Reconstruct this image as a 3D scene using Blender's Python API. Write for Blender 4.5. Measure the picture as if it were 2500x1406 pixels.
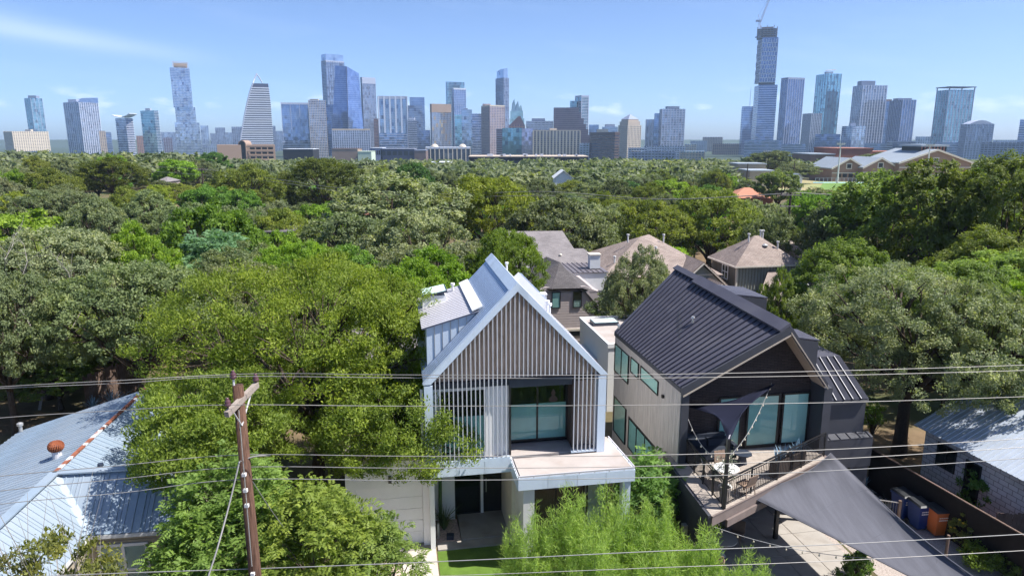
import bpy, math, random
import numpy as np
from mathutils import Vector, Matrix

# ------------------------------------------------------------------ scene, camera, sky, sun
sc = bpy.context.scene
for o in list(bpy.data.objects):
    bpy.data.objects.remove(o)
col = sc.collection
R = math.radians
CAMZ, PITCH, FPX = 15.3, R(12.2), 1700.0
cam_d = bpy.data.cameras.new('camera')
cam = bpy.data.objects.new('camera', cam_d)
col.objects.link(cam)
cam.location = (0, 0, CAMZ)
cam.rotation_euler = (R(90) - PITCH, 0, 0)
cam_d.sensor_width = 36.0
cam_d.lens = 36.0 * FPX / 2500.0
cam_d.clip_start = 0.2
cam_d.clip_end = 40000
sc.camera = cam

SUN_AZ = R(98)          # clockwise from +Y
SUN_EL = R(56)
world = bpy.data.worlds.new('World')
sc.world = world
world.use_nodes = True
wn, wl = world.node_tree.nodes, world.node_tree.links
wn.clear()
w_out = wn.new('ShaderNodeOutputWorld')
w_bg = wn.new('ShaderNodeBackground')
w_sky = wn.new('ShaderNodeTexSky')
w_sky.sky_type = 'NISHITA'
w_sky.sun_disc = False
w_sky.sun_elevation = SUN_EL
w_sky.sun_rotation = SUN_AZ
w_sky.altitude = 150
w_sky.air_density = 0.5
w_sky.dust_density = 1.0
w_sky.ozone_density = 6.0
w_bg.inputs['Strength'].default_value = 0.085


def vmath(n, l, op, a, b=None):
    m = n.new('ShaderNodeMath')
    m.operation = op
    for i, s in enumerate((a, b)):
        if s is None:
            continue
        if isinstance(s, (int, float)):
            m.inputs[i].default_value = s
        else:
            l.new(s, m.inputs[i])
    return m.outputs[0]


# thin cirrus and small low cumulus, in sky directions (azimuth, elevation)
tc = wn.new('ShaderNodeTexCoord')
sep = wn.new('ShaderNodeSeparateXYZ')
wl.new(tc.outputs['Generated'], sep.inputs[0])
az = vmath(wn, wl, 'ARCTAN2', sep.outputs['X'], sep.outputs['Y'])
el = vmath(wn, wl, 'ARCSINE', sep.outputs['Z'])
cmb = wn.new('ShaderNodeCombineXYZ')
wl.new(vmath(wn, wl, 'MULTIPLY', az, 2.2), cmb.inputs[0])
tilt = vmath(wn, wl, 'ADD', el, vmath(wn, wl, 'MULTIPLY', az, 0.10))
wl.new(vmath(wn, wl, 'MULTIPLY', tilt, 14.0), cmb.inputs[1])
nz = wn.new('ShaderNodeTexNoise')
nz.inputs['Scale'].default_value = 1.6
nz.inputs['Detail'].default_value = 8
nz.inputs['Roughness'].default_value = 0.55
wl.new(cmb.outputs[0], nz.inputs['Vector'])
cir = wn.new('ShaderNodeMapRange')
cir.inputs['From Min'].default_value = 0.53
cir.inputs['From Max'].default_value = 0.85
cir.inputs['To Max'].default_value = 0.45
wl.new(nz.outputs['Fac'], cir.inputs['Value'])
# a long wisp on the left, thinning towards the centre
wd = vmath(wn, wl, 'SUBTRACT', tilt, vmath(wn, wl, 'ADD', 0.048, vmath(wn, wl, 'MULTIPLY', nz.outputs['Fac'], 0.02)))
wg = vmath(wn, wl, 'POWER', 2.718, vmath(wn, wl, 'MULTIPLY', vmath(wn, wl, 'MULTIPLY', wd, wd), -9000.0))
fade = wn.new('ShaderNodeMapRange')
fade.inputs['From Min'].default_value = -0.36
fade.inputs['From Max'].default_value = -0.55
wl.new(az, fade.inputs['Value'])
wisp = vmath(wn, wl, 'MULTIPLY', vmath(wn, wl, 'MULTIPLY', wg, fade.outputs[0]), 0.30)
# cumulus puffs just over the horizon all the way round
cmb2 = wn.new('ShaderNodeCombineXYZ')
wl.new(vmath(wn, wl, 'MULTIPLY', az, 16.0), cmb2.inputs[0])
wl.new(vmath(wn, wl, 'MULTIPLY', el, 42.0), cmb2.inputs[1])
nz2 = wn.new('ShaderNodeTexNoise')
nz2.inputs['Scale'].default_value = 1.0
nz2.inputs['Detail'].default_value = 6
wl.new(cmb2.outputs[0], nz2.inputs['Vector'])
pd = vmath(wn, wl, 'SUBTRACT', el, 0.042)
pg = vmath(wn, wl, 'POWER', 2.718, vmath(wn, wl, 'MULTIPLY', vmath(wn, wl, 'MULTIPLY', pd, pd), -3500.0))
puf = wn.new('ShaderNodeMapRange')
puf.inputs['From Min'].default_value = 0.54
puf.inputs['From Max'].default_value = 0.70
puf.inputs['To Max'].default_value = 0.55
wl.new(nz2.outputs['Fac'], puf.inputs['Value'])
puff = vmath(wn, wl, 'MULTIPLY', pg, puf.outputs[0])
cl = vmath(wn, wl, 'MINIMUM', vmath(wn, wl, 'ADD', vmath(wn, wl, 'MULTIPLY', cir.outputs[0], 0.22), vmath(wn, wl, 'ADD', wisp, puff)), 0.8)
wmix = wn.new('ShaderNodeMix')
wmix.data_type = 'RGBA'
wmix.inputs['B'].default_value = (5.6, 6.2, 7.2, 1)
wl.new(cl, wmix.inputs['Factor'])
wl.new(w_sky.outputs[0], wmix.inputs['A'])
wl.new(wmix.outputs['Result'], w_bg.inputs['Color'])
wl.new(w_bg.outputs[0], w_out.inputs['Surface'])

sun_d = bpy.data.lights.new('sun', 'SUN')
sun_d.energy = 3.4
sun_d.angle = R(0.53)
sun_d.color = (1.0, 0.955, 0.88)
sun = bpy.data.objects.new('sun', sun_d)
col.objects.link(sun)
sdir = Vector((math.sin(SUN_AZ) * math.cos(SUN_EL), math.cos(SUN_AZ) * math.cos(SUN_EL), math.sin(SUN_EL)))
sun.rotation_euler = sdir.to_track_quat('Z', 'Y').to_euler()
sun.location = (60, -30, 90)

sc.view_settings.view_transform = 'Standard'
sc.view_settings.look = 'None'
sc.view_settings.exposure = 1.45
sc.view_settings.gamma = 1.0
sc.view_settings.use_curve_mapping = False
sc.render.engine = 'CYCLES'
sc.cycles.max_bounces = 8
sc.cycles.diffuse_bounces = 5
sc.cycles.glossy_bounces = 3
sc.cycles.transmission_bounces = 4
sc.cycles.volume_bounces = 0
sc.cycles.transparent_max_bounces = 8
sc.cycles.sample_clamp_indirect = 6
sc.cycles.use_denoising = True
sc.cycles.use_adaptive_sampling = True
sc.cycles.adaptive_threshold = 0.02
sc.cycles.caustics_reflective = False
sc.cycles.caustics_refractive = False


# ------------------------------------------------------------------ camera geometry
def ray(x, y):
    u, v = (x - 1250) / FPX, (703 - y) / FPX
    return np.array([u, math.cos(PITCH) + v * math.sin(PITCH), -math.sin(PITCH) + v * math.cos(PITCH)])


CP = np.array([0, 0, CAMZ])


def atY(x, y, Y):
    d = ray(x, y)
    return CP + d * (Y / d[1])


def atZ(x, y, z):
    d = ray(x, y)
    return CP + d * ((z - CAMZ) / d[2])


class Frame:
    """A local frame: u to the right along the front, v to the back, z up."""
    def __init__(s, X, Y, deg, Z=0.0):
        s.o = np.array([X, Y, Z])
        s.a = R(deg)
        c, n = math.cos(s.a), math.sin(s.a)
        s.M = np.array([[c, n, 0], [-n, c, 0], [0, 0, 1]])

    def loc(s, P):
        return s.M @ (np.asarray(P) - s.o)

    def wld(s, p):
        return s.M.T @ np.asarray(p, float) + s.o

    def _hit(s, x, y, i, val):
        o, d = s.loc(CP), s.M @ ray(x, y)
        return o + d * ((val - o[i]) / d[i])

    def u(s, x, y, val):
        return s._hit(x, y, 0, val)

    def v(s, x, y, val):
        return s._hit(x, y, 1, val)

    def z(s, x, y, val):
        return s._hit(x, y, 2, val)

    def plane(s, x, y, p0, n):
        o, d = s.loc(CP), s.M @ ray(x, y)
        n = np.asarray(n, float)
        return o + d * (np.dot(np.asarray(p0) - o, n) / np.dot(d, n))


# ------------------------------------------------------------------ mesh and object helpers
class MB:
    def __init__(s):
        s.v, s.f = [], []

    def face(s, pts):
        n = len(s.v)
        s.v += [tuple(map(float, p)) for p in pts]
        s.f.append(tuple(range(n, n + len(pts))))
        return s

    def hexa(s, p):
        n = len(s.v)
        s.v += [tuple(map(float, q)) for q in p]
        s.f += [tuple(n + i for i in q) for q in ((3, 2, 1, 0), (4, 5, 6, 7), (0, 1, 5, 4), (1, 2, 6, 5), (2, 3, 7, 6), (3, 0, 4, 7))]
        return s

    def box(s, x0, x1, y0, y1, z0, z1):
        return s.hexa([(x0, y0, z0), (x1, y0, z0), (x1, y1, z0), (x0, y1, z0), (x0, y0, z1), (x1, y0, z1), (x1, y1, z1), (x0, y1, z1)])

    def prism(s, pts, vec):
        n, k = len(s.v), len(pts)
        vec = np.asarray(vec, float)
        s.v += [tuple(map(float, p)) for p in pts] + [tuple(np.asarray(p, float) + vec) for p in pts]
        s.f.append(tuple(range(n + k - 1, n - 1, -1)))
        s.f.append(tuple(range(n + k, n + 2 * k)))
        for i in range(k):
            j = (i + 1) % k
            s.f.append((n + i, n + j, n + k + j, n + k + i))
        return s

    def bar(s, a, b, w, h, up=(0, 0, 1)):
        """a box of section w x h along a-b"""
        a, b, up = Vector(a), Vector(b), Vector(up)
        d = (b - a).normalized()
        sd = d.cross(up)
        if sd.length < 1e-4:
            sd = d.cross(Vector((0, 1, 0)))
        sd.normalize()
        u2 = sd.cross(d).normalized()
        q = [(-w / 2, -h / 2), (w / 2, -h / 2), (w / 2, h / 2), (-w / 2, h / 2)]
        return s.hexa([a + sd * i + u2 * j for i, j in q] + [b + sd * i + u2 * j for i, j in q])

    def tube(s, pts, r, n=6):
        pts = [Vector(p) for p in pts]
        k = len(pts)
        rs = r if isinstance(r, (list, tuple)) else [r] * k
        b = len(s.v)
        ref = Vector((0.31, 0.87, 0.13)).normalized()
        for i, p in enumerate(pts):
            t = (pts[min(i + 1, k - 1)] - pts[max(i - 1, 0)]).normalized()
            x = t.cross(ref)
            if x.length < 1e-3:
                x = t.cross(Vector((1, 0, 0)))
            x.normalize()
            y = t.cross(x)
            for j in range(n):
                a = 2 * math.pi * j / n
                s.v.append(tuple(p + (x * math.cos(a) + y * math.sin(a)) * rs[i]))
        for i in range(k - 1):
            for j in range(n):
                j2 = (j + 1) % n
                s.f.append((b + i * n + j, b + i * n + j2, b + (i + 1) * n + j2, b + (i + 1) * n + j))
        s.f.append(tuple(b + j for j in range(n))[::-1])
        s.f.append(tuple(b + (k - 1) * n + j for j in range(n)))
        return s

    def lathe(s, prof, n=16, c=(0, 0, 0)):
        b = len(s.v)
        for r, z in prof:
            for j in range(n):
                a = 2 * math.pi * j / n
                s.v.append((c[0] + r * math.cos(a), c[1] + r * math.sin(a), c[2] + z))
        for i in range(len(prof) - 1):
            for j in range(n):
                j2 = (j + 1) % n
                s.f.append((b + i * n + j, b + i * n + j2, b + (i + 1) * n + j2, b + (i + 1) * n + j))
        s.f.append(tuple(b + j for j in range(n))[::-1])
        s.f.append(tuple(b + (len(prof) - 1) * n + j for j in range(n)))
        return s

    def mesh(s, name, m, smooth=False):
        me = bpy.data.meshes.new(name)
        me.from_pydata(s.v, [], s.f)
        if m is not None:
            me.materials.append(M[m] if isinstance(m, str) else m)
        if smooth:
            me.polygons.foreach_set('use_smooth', [True] * len(me.polygons))
        me.update()
        return me

    def build(s, name, m, parent=None, smooth=False, loc=None, kind=None):
        return put(name, s.mesh(name, m, smooth), parent, loc, kind=kind)


def put(name, me, parent=None, loc=None, rot=None, scale=None, kind=None):
    o = bpy.data.objects.new(name, me)
    col.objects.link(o)
    if parent is not None:
        o.parent = parent
    if loc is not None:
        o.location = tuple(loc)
    if rot is not None:
        o.rotation_euler = rot
    if scale is not None:
        o.scale = scale
    if kind:
        o['kind'] = kind
    return o


def tag(o, label, cat, group=None):
    o['label'] = label
    o['category'] = cat
    if group:
        o['group'] = group
    return o


def thing(name, label, cat, loc=(0, 0, 0), rotz=0.0, group=None):
    o = bpy.data.objects.new(name, None)
    o.empty_display_size = 0.3
    col.objects.link(o)
    o.location = tuple(loc)
    o.rotation_euler = (0, 0, rotz)
    return tag(o, label, cat, group)


def fthing(fr, name, label, cat, group=None):
    return thing(name, label, cat, fr.o, fr.a, group)


def struct(name, mb, m, label=None):
    o = mb.build(name, m) if isinstance(mb, MB) else put(name, mb)
    o['kind'] = 'structure'
    if label:
        o['label'] = label
    return o


def dup(root, loc, rotz=0.0, label=None, group=None):
    r = root.copy()
    col.objects.link(r)
    r.location = tuple(loc)
    r.rotation_euler = (0, 0, rotz)
    if label:
        r['label'] = label
    if group:
        r['group'] = group
    for ch in list(root.children):
        c = ch.copy()
        col.objects.link(c)
        c.parent = r
        for g in list(ch.children):
            d = g.copy()
            col.objects.link(d)
            d.parent = c
    return r


def fast_mesh(name, V, F, mats, lv=None, uv=None, smooth=False):
    """quads from numpy arrays"""
    me = bpy.data.meshes.new(name)
    nv, nf = len(V), len(F)
    k = F.shape[1]
    me.vertices.add(nv)
    me.vertices.foreach_set('co', np.ascontiguousarray(V, dtype=np.float32).ravel())
    me.loops.add(nf * k)
    me.loops.foreach_set('vertex_index', np.ascontiguousarray(F, dtype=np.int32).ravel())
    me.polygons.add(nf)
    me.polygons.foreach_set('loop_start', np.arange(0, nf * k, k, dtype=np.int32))
    me.polygons.foreach_set('loop_total', np.full(nf, k, dtype=np.int32))
    if smooth:
        me.polygons.foreach_set('use_smooth', np.ones(nf, dtype=bool))
    me.update(calc_edges=True)
    me.materials.append(M[mats] if isinstance(mats, str) else mats)
    if lv is not None:
        a = me.attributes.new('lv', 'FLOAT', 'FACE')
        a.data.foreach_set('value', np.ascontiguousarray(lv, dtype=np.float32))
    if uv is not None:
        l = me.uv_layers.new(name='uv')
        l.data.foreach_set('uv', np.ascontiguousarray(uv, dtype=np.float32).ravel())
    return me


# ------------------------------------------------------------------ materials
M = {}


def lin(c):
    return tuple(((x / 12.92) if x <= 0.04045 else ((x + 0.055) / 1.055) ** 2.4) for x in c)


def srgb(r, g, b):
    return lin((r / 255, g / 255, b / 255))


def mat(name, c, rough=0.7, metal=0.0, spec=0.4, var=0.12, scale=3.0, bump=0.0, bscale=40.0, stretch=None, c2=None, c2at=0.55, c2soft=0.12, c2scale=1.2):
    m = bpy.data.materials.new(name)
    m.use_nodes = True
    n, l = m.node_tree.nodes, m.node_tree.links
    b = n['Principled BSDF']
    b.inputs['Roughness'].default_value = rough
    b.inputs['Metallic'].default_value = metal
    b.inputs['Specular IOR Level'].default_value = spec
    t = n.new('ShaderNodeTexCoord')
    src = t.outputs['Object']
    if stretch:
        mp = n.new('ShaderNodeMapping')
        mp.inputs['Scale'].default_value = stretch
        l.new(src, mp.inputs['Vector'])
        src = mp.outputs[0]
    nt = n.new('ShaderNodeTexNoise')
    nt.inputs['Scale'].default_value = scale
    nt.inputs['Detail'].default_value = 6
    nt.inputs['Roughness'].default_value = 0.6
    l.new(src, nt.inputs['Vector'])
    mr = n.new('ShaderNodeMapRange')
    mr.inputs['From Min'].default_value = 0.3
    mr.inputs['From Max'].default_value = 0.7
    mr.inputs['To Min'].default_value = 1 - var
    mr.inputs['To Max'].default_value = 1 + var
    l.new(nt.outputs['Fac'], mr.inputs['Value'])
    mx = n.new('ShaderNodeMix')
    mx.data_type = 'RGBA'
    mx.blend_type = 'MULTIPLY'
    mx.inputs['Factor'].default_value = 1
    mx.inputs['A'].default_value = (*c, 1)
    l.new(mr.outputs[0], mx.inputs['B'])
    out = mx.outputs['Result']
    if c2 is not None:
        n2 = n.new('ShaderNodeTexNoise')
        n2.inputs['Scale'].default_value = c2scale
        n2.inputs['Detail'].default_value = 7
        l.new(src, n2.inputs['Vector'])
        r2 = n.new('ShaderNodeMapRange')
        r2.inputs['From Min'].default_value = c2at - c2soft
        r2.inputs['From Max'].default_value = c2at + c2soft
        l.new(n2.outputs['Fac'], r2.inputs['Value'])
        m2 = n.new('ShaderNodeMix')
        m2.data_type = 'RGBA'
        l.new(r2.outputs[0], m2.inputs['Factor'])
        l.new(out, m2.inputs['A'])
        m2.inputs['B'].default_value = (*c2, 1)
        out = m2.outputs['Result']
    l.new(out, b.inputs['Base Color'])
    if bump > 0:
        n3 = n.new('ShaderNodeTexNoise')
        n3.inputs['Scale'].default_value = bscale
        n3.inputs['Detail'].default_value = 4
        l.new(src, n3.inputs['Vector'])
        bp = n.new('ShaderNodeBump')
        bp.inputs['Strength'].default_value = bump
        bp.inputs['Distance'].default_value = 0.02
        l.new(n3.outputs['Fac'], bp.inputs['Height'])
        l.new(bp.outputs[0], b.inputs['Normal'])
    M[name] = m
    return m


def leafmat(name, trans=0.30, rough=0.55, spec=0.22):
    """foliage: object colour x per-leaf value, some light passing through"""
    m = bpy.data.materials.new(name)
    m.use_nodes = True
    n, l = m.node_tree.nodes, m.node_tree.links
    b = n['Principled BSDF']
    b.inputs['Roughness'].default_value = rough
    b.inputs['Specular IOR Level'].default_value = spec
    oi = n.new('ShaderNodeObjectInfo')
    at = n.new('ShaderNodeAttribute')
    at.attribute_name = 'lv'
    rp = n.new('ShaderNodeValToRGB')
    e = rp.color_ramp.elements
    e[0].position, e[0].color = 0.0, (0.60, 0.67, 0.62, 1)
    e[1].position, e[1].color = 1.0, (1.55, 1.42, 1.15, 1)
    k = rp.color_ramp.elements.new(0.5)
    k.color = (1.0, 1.0, 1.0, 1)
    l.new(at.outputs['Fac'], rp.inputs['Fac'])
    mx = n.new('ShaderNodeMix')
    mx.data_type = 'RGBA'
    mx.blend_type = 'MULTIPLY'
    mx.inputs['Factor'].default_value = 1
    l.new(oi.outputs['Color'], mx.inputs['A'])
    l.new(rp.outputs[0], mx.inputs['B'])
    l.new(mx.outputs['Result'], b.inputs['Base Color'])
    tr = n.new('ShaderNodeBsdfTranslucent')
    hs = n.new('ShaderNodeMix')
    hs.data_type = 'RGBA'
    hs.blend_type = 'MULTIPLY'
    hs.inputs['Factor'].default_value = 1
    hs.inputs['B'].default_value = (1.25, 1.35, 0.55, 1)
    l.new(mx.outputs['Result'], hs.inputs['A'])
    l.new(hs.outputs['Result'], tr.inputs['Color'])
    ms = n.new('ShaderNodeMixShader')
    ms.inputs['Fac'].default_value = trans
    l.new(b.outputs[0], ms.inputs[1])
    l.new(tr.outputs[0], ms.inputs[2])
    l.new(ms.outputs[0], n['Material Output'].inputs['Surface'])
    M[name] = m


def cellmat(name, ca, cb, cw=5.0, ch=7.2, rough=0.08, metal=0.7, spec=0.6, cc=None, ccp=0.15):
    """tower glass: pane-to-pane differences (blinds, coating, painted reflections) in metre uv cells"""
    m = bpy.data.materials.new(name)
    m.use_nodes = True
    n, l = m.node_tree.nodes, m.node_tree.links
    b = n['Principled BSDF']
    b.inputs['Roughness'].default_value = rough
    b.inputs['Metallic'].default_value = metal
    b.inputs['Specular IOR Level'].default_value = spec
    uv = n.new('ShaderNodeUVMap')
    uv.uv_map = 'uv'
    mp = n.new('ShaderNodeVectorMath')
    mp.operation = 'DIVIDE'
    mp.inputs[1].default_value = (cw, ch, 1)
    l.new(uv.outputs[0], mp.inputs[0])
    fl = n.new('ShaderNodeVectorMath')
    fl.operation = 'FLOOR'
    l.new(mp.outputs[0], fl.inputs[0])
    wnz = n.new('ShaderNodeTexWhiteNoise')
    l.new(fl.outputs[0], wnz.inputs['Vector'])
    ge = n.new('ShaderNodeNewGeometry')
    sb = n.new('ShaderNodeVectorMath')
    sb.operation = 'SUBTRACT'
    l.new(wnz.outputs['Color'], sb.inputs[0])
    sb.inputs[1].default_value = (.5, .5, .5)
    sc_n = n.new('ShaderNodeVectorMath')
    sc_n.operation = 'SCALE'
    l.new(sb.outputs[0], sc_n.inputs[0])
    sc_n.inputs['Scale'].default_value = .03
    ad = n.new('ShaderNodeVectorMath')
    ad.operation = 'ADD'
    l.new(ge.outputs['Normal'], ad.inputs[0])
    l.new(sc_n.outputs[0], ad.inputs[1])
    nm = n.new('ShaderNodeVectorMath')
    nm.operation = 'NORMALIZE'
    l.new(ad.outputs[0], nm.inputs[0])
    l.new(nm.outputs[0], b.inputs['Normal'])
    mx = n.new('ShaderNodeMix')
    mx.data_type = 'RGBA'
    l.new(wnz.outputs['Value'], mx.inputs['Factor'])
    mx.inputs['A'].default_value = (*ca, 1)
    mx.inputs['B'].default_value = (*cb, 1)
    out = mx.outputs['Result']
    # slow change over the facade: tone drifts lighter and darker in broad patches
    nt = n.new('ShaderNodeTexNoise')
    nt.inputs['Scale'].default_value = 0.02
    nt.inputs['Detail'].default_value = 3
    l.new(uv.outputs[0], nt.inputs['Vector'])
    mr = n.new('ShaderNodeMapRange')
    mr.inputs['From Min'].default_value = 0.3
    mr.inputs['From Max'].default_value = 0.7
    mr.inputs['To Min'].default_value = 0.75
    mr.inputs['To Max'].default_value = 1.25
    l.new(nt.outputs['Fac'], mr.inputs['Value'])
    m3 = n.new('ShaderNodeMix')
    m3.data_type = 'RGBA'
    m3.blend_type = 'MULTIPLY'
    m3.inputs['Factor'].default_value = 1
    l.new(out, m3.inputs['A'])
    l.new(mr.outputs[0], m3.inputs['B'])
    out = m3.outputs['Result']
    if cc is not None:
        gt = vmath(n, l, 'LESS_THAN', wnz.outputs['Value'], ccp)
        m2 = n.new('ShaderNodeMix')
        m2.data_type = 'RGBA'
        l.new(gt, m2.inputs['Factor'])
        l.new(out, m2.inputs['A'])
        m2.inputs['B'].default_value = (*cc, 1)
        out = m2.outputs['Result']
    l.new(out, b.inputs['Base Color'])
    M[name] = m


def brickmat(name, c1, c2, cm, w, h, mort=0.012, rough=0.8, var=0.5, coord='Object', bump=0.4, rot=None):
    m = bpy.data.materials.new(name)
    m.use_nodes = True
    n, l = m.node_tree.nodes, m.node_tree.links
    b = n['Principled BSDF']
    b.inputs['Roughness'].default_value = rough
    b.inputs['Specular IOR Level'].default_value = 0.3
    uv = n.new('ShaderNodeUVMap')
    uv.uv_map = 'uv'
    br = n.new('ShaderNodeTexBrick')
    br.inputs['Color1'].default_value = (*c1, 1)
    br.inputs['Color2'].default_value = (*c2, 1)
    br.inputs['Mortar'].default_value = (*cm, 1)
    br.inputs['Scale'].default_value = 1.0
    br.inputs['Mortar Size'].default_value = mort
    br.inputs['Brick Width'].default_value = w
    br.inputs['Row Height'].default_value = h
    l.new(uv.outputs[0], br.inputs['Vector'])
    nt = n.new('ShaderNodeTexNoise')
    nt.inputs['Scale'].default_value = 0.6
    nt.inputs['Detail'].default_value = 6
    l.new(uv.outputs[0], nt.inputs['Vector'])
    mr = n.new('ShaderNodeMapRange')
    mr.inputs['From Min'].default_value = 0.3
    mr.inputs['From Max'].default_value = 0.7
    mr.inputs['To Min'].default_value = 0.82
    mr.inputs['To Max'].default_value = 1.18
    l.new(nt.outputs['Fac'], mr.inputs['Value'])
    mx = n.new('ShaderNodeMix')
    mx.data_type = 'RGBA'
    mx.blend_type = 'MULTIPLY'
    mx.inputs['Factor'].default_value = 1
    l.new(br.outputs['Color'], mx.inputs['A'])
    l.new(mr.outputs[0], mx.inputs['B'])
    l.new(mx.outputs['Result'], b.inputs['Base Color'])
    bp = n.new('ShaderNodeBump')
    bp.inputs['Strength'].default_value = bump
    bp.inputs['Distance'].default_value = 0.01
    bp.invert = True
    l.new(br.outputs['Fac'], bp.inputs['Height'])
    l.new(bp.outputs[0], b.inputs['Normal'])
    M[name] = m


def uvquad(name, pts, m, parent=None, back=None, uvs=None):
    """a flat sheet with thickness and metre uv (first edge = u)"""
    p = [np.asarray(q, float) for q in pts]
    e = p[1] - p[0]
    e /= np.linalg.norm(e)
    nrm = np.cross(p[1] - p[0], p[-1] - p[0])
    nrm /= np.linalg.norm(nrm)
    f = np.cross(nrm, e)
    mb = MB()
    mb.prism(p, -nrm * (back or 0.08))
    me = mb.mesh(name, m)
    lay = me.uv_layers.new(name='uv')
    for lp in me.loops:
        q = np.array(me.vertices[lp.vertex_index].co) - p[0]
        lay.data[lp.index].uv = (float(np.dot(q, e)), float(np.dot(q, f)))
    return put(name, me, parent)


mat('white_metal', (0.60, 0.69, 0.80), 0.42, 0.0, 0.5, 0.06, 0.8, 0, 40, (1, 1, .35), (0.50, 0.58, 0.67), 0.60, 0.08, 1.6)
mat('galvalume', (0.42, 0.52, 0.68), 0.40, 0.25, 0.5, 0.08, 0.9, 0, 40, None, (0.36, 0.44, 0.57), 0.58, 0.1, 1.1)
mat('rib_shade_blue', (0.20, 0.27, 0.41), 0.5, 0.1, 0.4, 0.08, 0.9)
mat('rib_shade_grey', (0.26, 0.25, 0.30), 0.5, 0.1, 0.4, 0.08, 0.9)
mat('pale_metal', (0.54, 0.53, 0.57), 0.45, 0.1, 0.5, 0.07, 0.9)
mat('white_paint', (0.78, 0.78, 0.79), 0.6, 0, 0.4, 0.04, 1.5, 0.05, 60)
mat('box_white', (0.86, 0.86, 0.86), 0.6, 0, 0.4, 0.03, 1.5)
mat('slat_white', (0.56, 0.575, 0.61), 0.55, 0, 0.4, 0.05, 2)
mat('grey_white', (0.62, 0.62, 0.62), 0.6, 0, 0.4, 0.06, 1.5)
mat('cedar', (0.50, 0.375, 0.30), 0.75, 0, 0.3, 0.28, 5, 0.2, 40, (6, 6, 0.6))
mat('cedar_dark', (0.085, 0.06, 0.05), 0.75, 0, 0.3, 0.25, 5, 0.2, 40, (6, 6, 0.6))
mat('black_frame', (0.012, 0.012, 0.014), 0.4, 0, 0.5, 0.1)
mat('dark_interior', (0.012, 0.014, 0.014), 0.9, 0, 0.1, 0.3)
mat('navy_metal', (0.035, 0.045, 0.07), 0.42, 0.2, 0.5, 0.1)
mat('dark_roof', (0.072, 0.072, 0.096), 0.55, 0.1, 0.3, 0.14, 0.7, 0, 40, (1, 1, 1), (0.095, 0.094, 0.115), 0.60, 0.10, 0.9)
mat('dark_seam', (0.024, 0.026, 0.045), 0.42, 0.25, 0.5, 0.05)
mat('charcoal', (0.048, 0.050, 0.062), 0.6, 0, 0.4, 0.10, 2)
mat('tan_soffit', (0.46, 0.36, 0.29), 0.7, 0, 0.3, 0.06, 2)
mat('grey_siding', (0.44, 0.40, 0.365), 0.75, 0, 0.3, 0.14, 3, 0.15, 30, (3, 3, 0.4))
mat('concrete', (0.33, 0.305, 0.28), 0.85, 0, 0.3, 0.10, 1.6, 0.15, 30, None, (0.25, 0.225, 0.20), 0.60, 0.12)
mat('membrane', (0.38, 0.34, 0.325), 0.8, 0, 0.3, 0.09, 1.4, 0.08, 20, None, (0.33, 0.28, 0.255), 0.60, 0.10)
mat('driveway', (0.50, 0.465, 0.41), 0.85, 0, 0.3, 0.08, 2.0, 0.15, 40, None, (0.42, 0.375, 0.32), 0.6, 0.1)
mat('road', (0.055, 0.055, 0.057), 0.9, 0, 0.3, 0.25, 4, 0.3, 80)
mat('turf', (0.10, 0.17, 0.028), 0.9, 0, 0.15, 0.20, 2.2, 0.5, 120)
mat('grass_field', (0.13, 0.22, 0.055), 0.9, 0, 0.2, 0.2, 0.1)
mat('dry_grass', (0.30, 0.25, 0.14), 0.95, 0, 0.2, 0.2, 0.15, 0, 10, None, (0.22, 0.27, 0.10), 0.55, 0.1, 0.06)
mat('earth', (0.15, 0.105, 0.065), 0.95, 0, 0.2, 0.35, 0.5, 0.4, 8, None, (0.07, 0.085, 0.035), 0.52, 0.1, 0.12)
mat('gravel', (0.36, 0.31, 0.28), 0.95, 0, 0.2, 0.40, 22, 0.9, 40)
mat('pink_gravel', (0.50, 0.38, 0.33), 0.95, 0, 0.2, 0.45, 16, 0.9, 30)
mat('bark', (0.075, 0.058, 0.045), 0.95, 0, 0.2, 0.4, 6, 0.8, 14, (4, 4, 0.8))
mat('bare_wood', (0.30, 0.27, 0.25), 0.9, 0, 0.2, 0.25, 8)
mat('pole_wood', (0.118, 0.066, 0.047), 0.9, 0, 0.2, 0.45, 5, 0.8, 16, (9, 9, 0.5), (0.055, 0.030, 0.022), 0.58, 0.08, 3)
mat('crossarm_wood', (0.30, 0.255, 0.225), 0.9, 0, 0.2, 0.30, 6, 0.5, 20, (1, 8, 8))
mat('porcelain', (0.10, 0.045, 0.055), 0.25, 0, 0.6, 0.1)
mat('cable', (0.28, 0.27, 0.26), 0.45, 0.35, 0.5, 0.1)
mat('cable_dark', (0.25, 0.25, 0.25), 0.5, 0.2, 0.5, 0.1)
mat('steel', (0.48, 0.48, 0.48), 0.4, 0.6, 0.5, 0.1)
mat('tin_blue', (0.25, 0.325, 0.41), 0.45, 0.15, 0.5, 0.16, 0.7, 0.03, 6, None, (0.31, 0.355, 0.41), 0.55, 0.2, 0.5)
mat('tin_pale', (0.44, 0.49, 0.57), 0.45, 0.1, 0.5, 0.12, 0.7)
mat('tin_rust', (0.24, 0.085, 0.05), 0.85, 0.0, 0.3, 0.3, 5, 0, 9, None, (0.55, 0.58, 0.62), 0.56, 0.03, 2.4)
mat('rust', (0.24, 0.075, 0.035), 0.75, 0.2, 0.3, 0.35, 8)
mat('beige_paint', (0.40, 0.35, 0.28), 0.8, 0, 0.3, 0.08, 2)
mat('lace', (0.62, 0.60, 0.60), 0.9, 0, 0.2, 0.10, 9)
mat('teal_blind_or_reflection', (0.40, 0.585, 0.58), 0.8, 0, 0.3, 0.10, 1.4)
mat('teal_bright', (0.64, 0.84, 0.83), 0.8, 0, 0.3, 0.06, 1.0)
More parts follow.
